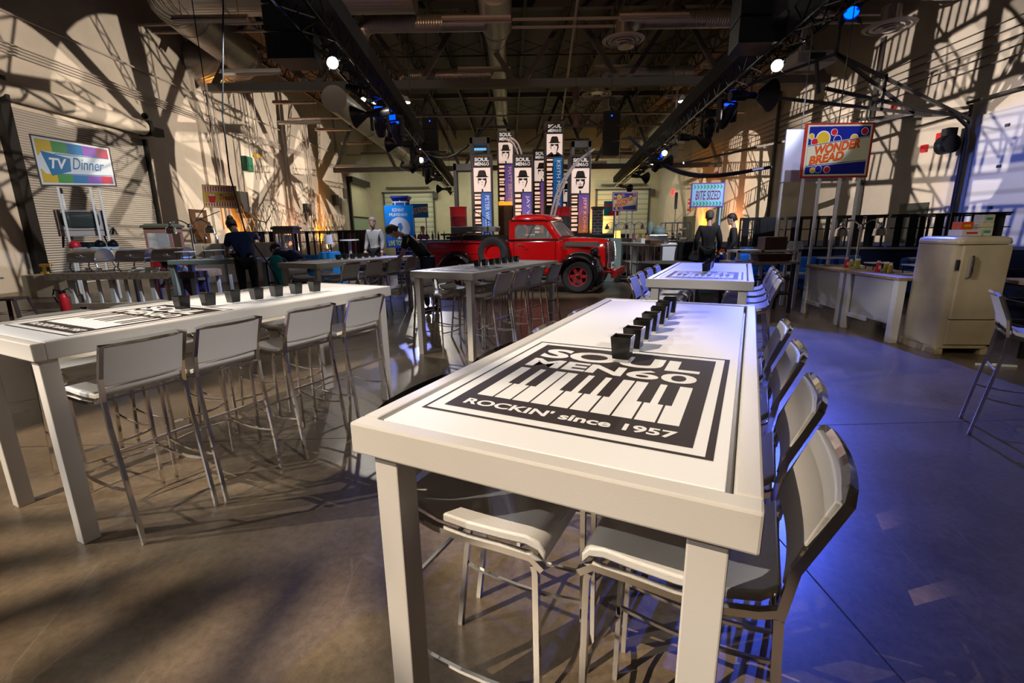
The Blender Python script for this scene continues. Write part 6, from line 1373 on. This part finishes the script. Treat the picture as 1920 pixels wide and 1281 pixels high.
b = MB(); a = V(Q[0]).lerp(V(Q[1]), .5); b.tube([tuple(a), (a.x, a.y, 11)], .012, 4); b.tube([tuple(V(Q[3])), tuple(V(Q[3])+V((-.3, 0, -.35))), tuple(V(Q[3])+V((.4, 0, -.1)))], .012, 4); b.v = [tuple(V(p)-V(Q[3])) for p in b.v]; b.build('hanging_cord', 'black', t)
# lattice fence before the left wall
b = MB(); y0, y1, H_ = 24.8, 41.5, 3.0; st = .62
i = -8
while y0+i*st < y1:
    for sgn in (1, -1):
        ya, yb = y0+i*st, y0+i*st+1.6
        za, zb_ = (0, H_) if sgn > 0 else (H_, 0)
        # clip to the fence
        P = V((XL+.5, ya, za)); Qq = V((XL+.5, yb, zb_))
        t0 = max(0, (y0-ya)/(yb-ya)); t1 = min(1, (y1-ya)/(yb-ya))
        if t1 > t0: b.bar(P.lerp(Qq, t0), P.lerp(Qq, t1), .035, .012)
    i += 1
b.bar((XL+.5, y0, .03), (XL+.5, y1, .03), .05); tag(b.build('lattice_fence', 'fixture'), 'thin diamond lattice screen standing along the left wall', 'lattice')
# white cabinets
for i, (px0, px1, py) in enumerate(((345, 415, 458), (418, 470, 456), (474, 515, 455))):
    a, c = atY(px0, py, 15.8), atY(px1, py, 15.8); t = thing('white_cabinet', 'white cabinet front behind the woman in navy, %s of three' % ('leftmost', 'middle', 'rightmost')[i], 'cabinet', ((a.x+c.x)/2, 15.8, 0), 0, 'white cabinets behind the woman'); W = c.x-a.x-.03
    b = MB(); b.box((0, .3, a.z/2), (W, .6, a.z)); b.build('cabinet_body', 'offwhite', t, bevel=.005)
    for s_ in (-1, 1): g = MB(); g.box((s_*W/4, -.008, a.z/2), (W/2-.03, .016, a.z-.1)); g.build('door', 'offwhite', t, bevel=.003)
for i in range(7):
    a = atY(365+21*i, 450, 16.1); bottle((a.x, 16.1, atY(415, 457, 15.8).z+.0), .32, ('black', 'bot1', 'chrome2')[i % 3], 'dark bottle standing on the white cabinets', 'bottles on the white cabinets', .05)
# lounge at the left
def railing(A, B_, z0, z1, n, lab, posts=None, seed=1, name='railing'):
    A, B_ = V((*A, 0)), V((*B_, 0)); t = thing(name, lab, 'railing', (A.x, A.y, z0), math.atan2((B_-A).y, (B_-A).x)); L = (B_-A).length; h = z1-z0; r = random.Random(seed)
    b = MB(); b.bar((0, 0, h), (L, 0, h), .05); b.bar((0, 0, h*.62), (L, 0, h*.62), .03); b.bar((0, 0, .06), (L, 0, .06), .05); b.bar((0, .1, h*.95), (L, .1, h*.95), .04); b.build('rails', 'black', t)
    for i in range(n):
        x = L*(i+.5)/n+r.uniform(-.1, .1); w_ = r.choice((.04, .05, .12, .2)); g = MB(); g.box((x, 0, h/2), (w_, .06, h)); g.build('post', 'black', t)
    return t
a, c = atY(470, 434, 18), atY(672, 434, 21); railing((a.x, 18), (c.x, 21), .55, 1.62, 16, 'black railing before the orange lit wall at the left lounge')
b = MB(); b.bb((a.x, 18.2, 0), (c.x-.5, 21.5, .55)); tag(b.build('lounge_platform', 'blackcloth'), 'low black platform carrying the left lounge railing', 'platform')
q_ = atY(619, 483, 14.2); t = thing('lamp_table', 'small table under a bright blue cloth at the left lounge', 'table', (q_.x, 14.2, 0)); b = MB(); N_ = 48
b.loft([[((.28*k_+.03*k_*math.sin(i*2*PI/N_*9))*math.cos(2*PI*i/N_), (.28*k_+.03*k_*math.sin(i*2*PI/N_*9))*math.sin(2*PI*i/N_), z) for i in range(N_)] for k_, z in ((.2, 1.0), (1, 1.0), (1.05, .7), (1.3, .01))]); b.build('tablecloth', 'cloth_blue', t, smooth=True)
t = thing('table_lamp', 'table lamp with a white drum shade on the bright blue cloth', 'lamp', (q_.x, 14.2, 1.005)); b = MB(); b.lathe([(.12, .22), (.10, .50), (.095, .50), (.115, .22)], (0, 0, 0), 24); b.build('lamp_shade', mat('lamp_shade_white', (.75, .75, .8), .7), t, smooth=True); b = MB(); b.lathe([(0, 0), (.07, 0), (.05, .03), (.015, .06), (.012, .4), (0, .4)], (0, 0, 0), 14); b.build('lamp_base', 'chrome', t, smooth=True)
q_ = atY(655, 449, 15.4); t = thing('cocktail_table', 'tall round white topped table left of the man in a pale shirt', 'table', (q_.x, 15.4, 0)); b = MB(); b.cyl((0, 0, q_.z-.04), (0, 0, q_.z), .3, 24); b.build('tabletop', 'white', t, smooth=True); b = MB(); b.cyl((0, 0, 0), (0, 0, q_.z-.04), .05, 10); b.cyl((0, 0, 0), (0, 0, .03), .25, 20); b.build('pedestal', 'fixture', t)
def sofa(c, rz, w_, m, lab, name='sofa'):
    t = thing(name, lab, 'sofa', c, rz); b = MB(); b.box((0, 0, .25), (w_, .8, .3)); b.build('seat', m, t, bevel=.05)
    b = MB(); b.box((0, .35, .58), (w_, .18, .55)); b.build('backrest', m, t, bevel=.06)
    for s_ in (-1, 1): g = MB(); g.box((s_*(w_/2-.08), 0, .42), (.16, .8, .4)); g.build('armrest', m, t, bevel=.05)
    for s_ in (-1, 1): g = MB(); g.box((s_*w_*.4, 0, .05), (.08, .6, .1)); g.build('foot', 'black', t)
    for i in range(int(w_/.6)): g = MB(); g.box((-w_/2+.4+.6*i, -.03, .45), (.56, .6, .12)); g.build('seat_cushion', m, t, bevel=.04)
sofa((-5.4, 16.8, 0), PI, 2.2, 'blackc', 'dark sofa seen from behind at the left lounge'); sofa((-7.0, 16.2, 0), PI, 1.5, 'cloth_blue', 'bright blue sofa behind the lamp at the left lounge')
b = MB(); a, c = atY(632, 432, 22), atY(704, 432, 22); b.bb((a.x, 22, 0), (c.x, 22.6, a.z)); tag(b.build('bookshelf', 'wood', bevel=.01), 'dark wooden cabinet beside the glazed opening at the left', 'cabinet')
for i in range(8): q_ = atY(640+8*i, 436, 22); b = MB(); b.box((q_.x, 21.93, .6), (.14, .12, 1.2)); tag(b.build('record_box', ('navy', 'bot1', 'steelgrey', 'maroon')[i % 4]), 'upright dark box standing before the wooden cabinet', 'box', 'boxes before the wooden cabinet')
q_ = atY(552, 462, 10.5)
# kenny sign on a brick pillar
q_ = atY(747, 367, 14.1); pillar(731, 763, 367, 14.2, 0, 'brickb', 'blue and white printed brick pillar behind the KENNY MUNSHAW sign', 'navy')
a, c, zt, zb_ = atY(719.5, 385, 13.9), atY(773, 385, 13.9), atY(747, 385, 13.9).z, atY(747, 464, 13.9).z
t = thing('concert_sign', 'blue sign reading KENNY MUNSHAW LIVE TONIGHT with a microphone', 'sign', ((a.x+c.x)/2, 13.9, zb_)); W, H_ = c.x-a.x, zt-zb_
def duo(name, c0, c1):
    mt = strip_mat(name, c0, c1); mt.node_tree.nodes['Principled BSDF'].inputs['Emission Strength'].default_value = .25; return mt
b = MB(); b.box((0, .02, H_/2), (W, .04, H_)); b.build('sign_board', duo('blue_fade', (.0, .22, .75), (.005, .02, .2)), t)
b = MB(); b.text('KENNY', (-W*.21, H_*.85, W*.21, H_*.93), -.005, bold=.02); b.text('MUNSHAW', (-W*.33, H_*.74, W*.33, H_*.82), -.005, bold=.02); b.build('white_lettering', 'white', t)
b = MB(); b.text('LIVE TONIGHT', (-W*.41, H_*.045, W*.41, H_*.17), -.005, bold=.01); b.build('yellow_lettering', mat('lime_print', (.65, .75, .05), .4), t)
b = MB(); b.disc(0, H_*.46, W*.38, -.005, 40); b.build('white_disc', mat('pale_blue_disc', (.62, .72, .9), .4), t)
b = MB(); b.flat([(-.02*W, H_*.58), (.08*W, H_*.585), (.12*W, H_*.47), (.06*W, H_*.41), (-.0*W, H_*.43), (-.06*W, H_*.53)], -.009); b.flat([(.0*W, H_*.43), (.06*W, H_*.41), (.045*W, H_*.2), (.02*W, H_*.2)], -.009); b.build('microphone_print', mat('mic_print', (.06, .2, .5), .4), t)
# service bar behind
b = MB(); a, c = atY(762, 450, 18), atY(842, 450, 18); b.bb((a.x, 18, 0), (c.x, 18.7, a.z)); tag(b.build('service_bar', mat('blue_grey_paint', (.08, .2, .28), .5), bevel=.01), 'blue grey bar counter behind the truck bed', 'counter')
for i in range(6): q_ = atY(778+11*i, 449, 18.3); bottle((q_.x, 18.35, a.z), .3, ('bot1', 'bot2')[i % 2], 'dark wine bottle on the blue grey bar', 'wine bottles on the blue grey bar', .04)
# trolley with teal scarf
q_ = V((-4.62, 9.4, 0)); t = thing('hand_trolley', 'black wheeled trolley beside the bending person', 'trolley', q_, .1); b = MB(); b.tube([(-.2, 0, .1), (-.2, 0, 1.0), (-.12, 0, 1.08), (.12, 0, 1.08), (.2, 0, 1.0), (.2, 0, .1)], .018, 6); b.tube([(-.2, 0, .6), (.2, 0, .6)], .015, 6); b.tube([(-.2, 0, .3), (.2, 0, .3)], .015, 6); b.box((0, .15, .1), (.44, .34, .03)); b.build('trolley_frame', 'black', t)
for s_ in (-1, 1): g = MB(); g.cyl((s_*.2, .05, .055), (s_*.25, .05, .055), .055, 14); g.build('wheel', 'black', t)
b = MB(); b.loft([[(q_.x+.02+.09*math.cos(a_)*k_, q_.y-.06+.05*math.sin(a_)*k_, z) for a_ in [2*PI*i/16 for i in range(16)]] for k_, z in ((.6, 1.14), (1.3, 1.1), (1.5, .95), (1.0, .7), (.7, .5), (.3, .32))]); tag(b.build('teal_scarf', 'teal', smooth=True), 'teal scarf draped over the black trolley', 'scarf')

# ------------------------------------------------------------------ people
def skinmesh(name, J, E_, m, parent, extra=None, sub=1):
    me = bpy.data.meshes.new(name); ks = list(J); me.from_pydata([J[k][:3] for k in ks], [(ks.index(a), ks.index(b)) for a, b in E_], [])
    o = bpy.data.objects.new('tmp', me); COL.objects.link(o); sk = o.modifiers.new('s', 'SKIN'); 
    if not me.skin_vertices: me.attributes  # layer is made with the modifier
    if not me.skin_vertices: 
        bm = bmesh.new(); bm.from_mesh(me); bm.verts.layers.skin.verify(); bm.to_mesh(me); bm.free()
    for i, k in enumerate(ks):
        r = J[k][3]; rr_ = J[k][4] if len(J[k]) > 4 else r; me.skin_vertices[0].data[i].radius = (r, rr_); me.skin_vertices[0].data[i].use_root = (i == 0)
    ss = o.modifiers.new('u', 'SUBSURF'); ss.levels = 2; ss.render_levels = 2
    dg = bpy.context.evaluated_depsgraph_get(); me2 = bpy.data.meshes.new_from_object(o.evaluated_get(dg)); bpy.data.objects.remove(o)
    b = MB(); b.v = [tuple(v.co) for v in me2.vertices]; b.f = [list(p.vertices) for p in me2.polygons]; b.m = [0]*len(b.f)
    if extra: extra(b)
    return b.build(name, m, parent, smooth=True, ang=3)
def mirror(J):
    return J
def person(lab, loc, rz, P, top, legs_m, sc=1.05, sleeve='short', hair=None, bun=False, skin='skin', grp=None, shoes='black', apron=None):
    t = thing('person', lab, 'person', loc, rz); t.scale = (sc, sc, sc)
    D = dict(pel=(0, 0, .95), wai=(0, 0, 1.1), che=(0, .0, 1.32), nec=(0, .0, 1.47), hed=(0, .03, 1.58))
    for s_, q in ((-1, 'L'), (1, 'R')):
        D['sh'+q] = (s_*.17, 0, 1.41); D['el'+q] = (s_*.24, -.02, 1.13); D['wr'+q] = (s_*.24, .10, .90); D['hi'+q] = (s_*.09, 0, .9); D['kn'+q] = (s_*.10, .02, .5); D['an'+q] = (s_*.10, -.02, .09)
    D.update(P)
    def g(k, r, r2=None): return (*D[k], r, r2 or r)
    up = [('pel', 'wai'), ('wai', 'che'), ('che', 'nec'), ('nec', 'hed')]
    J = {'pel': g('pel', .10), 'wai': g('wai', .085), 'che': g('che', .095), 'nec': g('nec', .05), 'hed': g('hed', .048)}; E_ = list(up)
    for q in 'LR':
        for k, r in (('sh', .05), ('el', .037), ('wr', .026), ('hi', .08), ('kn', .052), ('an', .036)): J[k+q] = g(k+q, r)
        E_ += [('che', 'sh'+q), ('sh'+q, 'el'+q), ('el'+q, 'wr'+q), ('pel', 'hi'+q), ('hi'+q, 'kn'+q), ('kn'+q, 'an'+q)]
    hd = V(D['hed']); hn = (hd-V(D['nec'])).normalized(); face_ = V(P.get('face', (0, 1, 0))); face_ = (face_-hn*face_.dot(hn)).normalized(); sd = face_.cross(hn)
    hc = hd+hn*.075+face_*.015
    def extra(b):
        n = 16
        def pt(u, v, w_): return hc+sd*u+face_*v+hn*w_
        prof = [(-.125, .03, .02), (-.11, .05, .03), (-.08, .062, .012), (-.03, .072, .0), (.03, .078, 0), (.07, .072, -.005), (.10, .05, -.01), (.12, .015, -.01)]
        b.loft([[pt(rx*math.cos(2*PI*i/n), off+rx*1.2*math.sin(2*PI*i/n), z) for i in range(n)] for z, rx, off in prof])
        b.loft([[pt(-.012, .085, -.045), pt(.012, .085, -.045), pt(0, .085, -.01)], [pt(-.01, .112, -.042), pt(.01, .112, -.042), pt(0, .10, -.03)]])   # nose
        for s_ in (-1, 1): b.sphere(pt(s_*.078, .0, -.02), (.012, .02, .028), 8)
        for q in 'LR':      # hands: palm, five fingers
            w_ = V(D['wr'+q]); f = (w_-V(D['el'+q])).normalized(); hf = V(D.get('hand'+q, f)).normalized(); s2 = hf.cross(V((0, 0, 1)))
            s2 = s2.normalized() if s2.length > .1 else V((0, 1, 0)).cross(hf).normalized()
            up_ = s2.cross(hf)
            b.loft([[w_+s2*(x*k_)+up_*(y*k_)+hf*d_ for x, y in ((-.04, -.014), (.04, -.014), (.04, .014), (-.04, .014))] for k_, d_ in ((.6, -.01), (1, .03), (1, .09))])
            for i, L_ in enumerate((.065, .075, .08, .07)):
                o_ = w_+s2*(-.03+.02*i)+hf*.085; b.tube([o_, o_+hf*L_*.5-up_*.008, o_+hf*L_*.85-up_*.03], [.009, .0085, .007], 6)
            sg = 1 if q == 'L' else -1
            o_ = w_+s2*.035*sg+hf*.03; b.tube([o_, o_+s2*.03*sg+hf*.03-up_*.01, o_+s2*.035*sg+hf*.065-up_*.02], [.012, .011, .009], 6)
    skinmesh('body', J, E_, skin, t, extra)
    e = .016
    T_ = {'wai': (*D['wai'], .125), 'pel': (*(V(D['pel'])+(V(D['wai'])-V(D['pel']))*.1), .135), 'che': (*D['che'], .135), 'nek': (*V(D['che']).lerp(V(D['nec']), .75), .062+e*.5)}; ET = [('wai', 'pel'), ('wai', 'che'), ('che', 'nek')]
    for q in 'LR':
        T_['sh'+q] = (*D['sh'+q], .058+e)
        k_ = V(D['sh'+q]).lerp(V(D['el'+q]), .75 if sleeve == 'short' else 1); T_['ee'+q] = (*k_, .046+e); ET += [('che', 'sh'+q), ('sh'+q, 'ee'+q)]
        if sleeve == 'long': T_['ww'+q] = (*V(D['el'+q]).lerp(V(D['wr'+q]), .95), .03+e); ET.append(('ee'+q, 'ww'+q))
    skinmesh('shirt', T_, ET, top, t)
    TR = {'pel': (*D['pel'], .13)}; ER = []
    for q in 'LR':
        TR['hi'+q] = (*D['hi'+q], .09+e*.6); TR['kn'+q] = (*D['kn'+q], .056+e*.7); TR['an'+q] = (*V(D['an'+q]).lerp(V(D['kn'+q]), .05), .042+e*.5); ER += [('pel', 'hi'+q), ('hi'+q, 'kn'+q), ('kn'+q, 'an'+q)]
    skinmesh('trousers', TR, ER, legs_m, t)
    for q in 'LR':
        a_ = V(D['an'+q]); fd = V(P.get('foot', (0, 1, 0))); b = MB(); sx = V((fd.y, -fd.x, 0))
        b.loft([[a_+fd*d_+sx*x*w_+V((0, 0, z)) for x, z in ((-1, -.085), (1, -.085), (1, h_), (0, h_+.015), (-1, h_))] for d_, w_, h_ in ((-.07, .03, -.02), (-.02, .04, .0), (.07, .042, -.03), (.15, .045, -.05), (.19, .03, -.06))]); b.build('shoe', shoes, t, smooth=True)
    if hair:
        b = MB(); n = 16
        def pt(u, v, w_): return hc+sd*u+face_*v+hn*w_
        b.loft([[pt(rx*math.cos(2*PI*i/n), off+rx*1.15*math.sin(2*PI*i/n), z) for i in range(n)] for z, rx, off in ((-.06, .06, -.05), (-.03, .078, -.035), (.02, .088, -.02), (.07, .088, -.012), (.11, .066, -.01), (.137, .02, -.01))])
        if bun: b.sphere(pt(0, -.09, .10), .055, 12)
        b.build('hair', hair, t, smooth=True)
    return t
# woman in navy at the green table, seen from behind, leaning to the left-forward
q_ = atY(462, 560, 9.55)
person('person in navy t-shirt and black trousers seen from behind, hair in a bun', (q_.x+.12, 9.5, 0), .45,
       dict(che=(-.06, .16, 1.31), wai=(-.01, .04, 1.1), nec=(-.11, .26, 1.44), hed=(-.14, .33, 1.52), shL=(-.23, .18, 1.37), shR=(.11, .20, 1.40), elL=(-.29, .27, 1.12), wrL=(-.31, .42, 1.04), elR=(.26, .40, 1.33), wrR=(.12, .60, 1.33), face=(-.3, 1, -.3), knL=(-.1, .0, .5), knR=(.1, .03, .5), hiL=(-.1, -.02, .9), hiR=(.1, -.02, .9)), mat('navy_tee', (.014, .035, .15), .8), 'blackc', 1.10, 'short', 'hair', True)
# man in black leaning over the back left table
q_ = atZ(806, 584, 0)
person('person in black shirt and dark jeans leaning forward at the back left table', (q_.x, q_.y+.05, 0), R(100),
       dict(wai=(0, .08, 1.10), che=(0, .27, 1.27), nec=(0, .40, 1.37), hed=(0, .50, 1.42), shL=(-.17, .34, 1.33), shR=(.17, .34, 1.33), elL=(-.19, .42, 1.06), elR=(.19, .42, 1.06), wrL=(-.05, .52, .98), wrR=(.05, .50, .98), handL=(.5, .6, -.4), handR=(-.5, .6, -.4), face=(0, .6, -1), knL=(-.1, .06, .5), knR=(.1, -.04, .5), anL=(-.1, .04, .09), anR=(.1, -.12, .09)), 'blackc', 'denim', 1.08, 'short', 'hair')
# crouching person in blue by the buffet
q_ = atZ(368, 568, 0)
person('person crouching in a bright blue shirt beside the buffet table', (q_.x, 10.9, 0), R(80),
       dict(pel=(0, -.1, .38), wai=(0, .02, .52), che=(0, .22, .68), nec=(0, .36, .76), hed=(0, .44, .80), shL=(-.17, .27, .75), shR=(.17, .27, .75), elL=(-.22, .40, .52), elR=(.22, .40, .52), wrL=(-.12, .58, .42), wrR=(.12, .58, .42), hiL=(-.1, -.08, .36), hiR=(.1, -.08, .36), knL=(-.14, .32, .48), knR=(.14, .32, .42), anL=(-.13, .12, .09), anR=(.13, .08, .09), face=(0, .6, -1)), 'cloth_blue', mat('dusty_violet_cloth', (.20, .13, .2), .8), 1.08, 'short', 'hair')
# person bent over behind table D
q_ = atY(550, 560, 10.0)
person('person in a dark hooded top bent over behind the back left table', (q_.x+.15, 10.1, 0), R(60),
       dict(pel=(0, -.1, .88), wai=(0, .10, .98), che=(0, .34, 1.06), nec=(0, .50, 1.10), hed=(0, .58, 1.12), shL=(-.17, .40, 1.08), shR=(.17, .40, 1.08), elL=(-.2, .5, .84), elR=(.2, .5, .84), wrL=(-.1, .6, .66), wrR=(.1, .6, .66), hiL=(-.09, -.1, .84), hiR=(.09, -.1, .84), face=(0, .3, -1)), 'navycloth', 'denim', 1.08, 'long', 'hair')
q_ = atY(704, 470, 14.6)
person('person in a pale shirt and grey jacket standing by the KENNY MUNSHAW sign', (q_.x, 14.6, 0), PI-.2, {}, mat('pale_shirt', (.34, .33, .30), .8), 'blackc', 1.12, 'long', mat('fair_hair', (.22, .15, .08), .7))
q_ = atY(793, 430, 19.6)
person('person with reddish hair in a purple top far behind the blue grey bar', (q_.x, 19.6, 0), PI, {}, mat('purple_cloth', (.2, .02, .12), .8), 'blackc', 1.0, 'long', mat('red_hair', (.4, .13, .07), .7))
q_ = atY(1326, 470, 11.6)
person('person in a black jacket seen from behind left of the BITE SIZED post', (q_.x, 11.6, 0), -.3, {}, 'blackc', 'blackc', 1.10, 'long', mat('grey_brown_hair', (.08, .06, .05), .7))
q_ = atY(1372, 470, 12.0)
person('person in dark clothes standing right of the BITE SIZED post', (q_.x, 12.0, 0), 1.2, {}, 'blackc', 'blackc', 1.06, 'long', 'hair')
q_ = atY(1458, 460, 19)
person('small far person seated behind the right railing', (q_.x, 19.6, .0), PI, dict(pel=(0, 0, .9)), 'navycloth', 'blackc', .95, 'long', 'hair')

# ------------------------------------------------------------------ right lounge
b = MB(); A_, B_ = atY(1385, 470, 15.6), atY(1900, 460, 12.6); b.prism([(A_.x, 15.6), (B_.x, 12.6), (15.3, 12.6), (15.3, 24), (A_.x+1, 24)], 0, .86, 'Z'); tag(b.build('lounge_platform', mat('navy_skirt', (.01, .03, .12), .8)), 'raised dark blue platform behind the right railing', 'platform')
b = MB(); b.bar((A_.x, 15.55, .9), (B_.x, 12.55, .9), .08, .06); tag(b.build('platform_edge', 'offwhite'), 'pale edge strip along the raised platform at the right', 'edge strip')
n = 5
for i in range(n):
    k0, k1 = i/n, (i+1)/n-.01; P = V((A_.x, 15.7, 0)).lerp(V((B_.x, 12.7, 0)), k0); P2 = V((A_.x, 15.7, 0)).lerp(V((B_.x, 12.7, 0)), k1)
    railing((P.x, P.y), (P2.x, P2.y), .87, 1.82, 9, 'black railing section on the right platform, %s from the right edge of the picture' % ('farthest', 'fourth', 'third', 'second', 'nearest')[i], seed=i+3)
for i, (x, y, rz, l) in enumerate(((7.6, 10.9, .2, 'bright blue vinyl sofa behind the ketchup bottles'), (9.4, 10.2, .35, 'bright blue vinyl sofa just left of the fridge top'), (6.2, 12.6, .1, 'bright blue sofa behind the long wicker basket'))): sofa((x, y, 0), rz, 1.7, 'sofa', l)
sofa((8.35, 6.9, 0), -.3, 1.6, 'navycloth', 'dark navy sofa at the right edge behind the fridge')
for i, (x, y) in enumerate(((6.2, 10.6), (7.0, 9.4), (8.5, 8.4))):
    t = thing('low_table', 'low white topped lounge table, %s from the camera' % ('farthest', 'second', 'nearest')[i], 'table', (x, y, 0), .2); b = MB(); b.box((0, 0, .52), (.8, .5, .03)); b.build('tabletop', 'offwhite', t)
    for sx in (-1, 1):
        for sy in (-1, 1): g = MB(); g.bar((sx*.36, sy*.21, 0), (sx*.36, sy*.21, .51), .03); g.build('leg', 'black', t)
for i, (px, y) in enumerate(((1305, 12.9), (1345, 12.4), (1400, 13.2))):
    q_ = atY(px, 480, y); t = thing('work_table', ('white topped work table left of the black jacketed person', 'white topped work table between the two dark dressed people', 'blue lit work table before the right platform')[i], 'table', (q_.x, y, 0)); b = MB(); b.box((0, 0, .9), (.7, .5, .04)); b.build('tabletop', 'white', t)
    for sx in (-1, 1):
        for sy in (-1, 1): g = MB(); g.bar((sx*.3, sy*.2, 0), (sx*.3, sy*.2, .88), .035); g.build('leg', 'chrome2', t)
    b = MB(); b.box((q_.x, y, .96), (.25, .2, .08)); tag(b.build('plastic_tub', ('lilac', 'orange', 'sofa')[i]), 'small tub on the %s work table' % ('left', 'middle', 'right')[i], 'tub')
b = MB(); q_ = atY(1300, 440, 12.6); b.box((q_.x-.05, 12.6, .95), (.6, .5, .5)); b.box((q_.x-.05, 12.6, .35), (.5, .4, .7)); tag(b.build('black_case', 'blackcloth', bevel=.03), 'black covered equipment case left of the black jacketed person', 'case')
b = MB(); q_ = atY(1240, 505, 11); b.box((4.55, 11.4, .3), (.5, .4, .6)); tag(b.build('cool_box', mat('pale_cyan', (.2, .4, .45), .5), bevel=.02), 'pale blue box behind the draped round table', 'box')
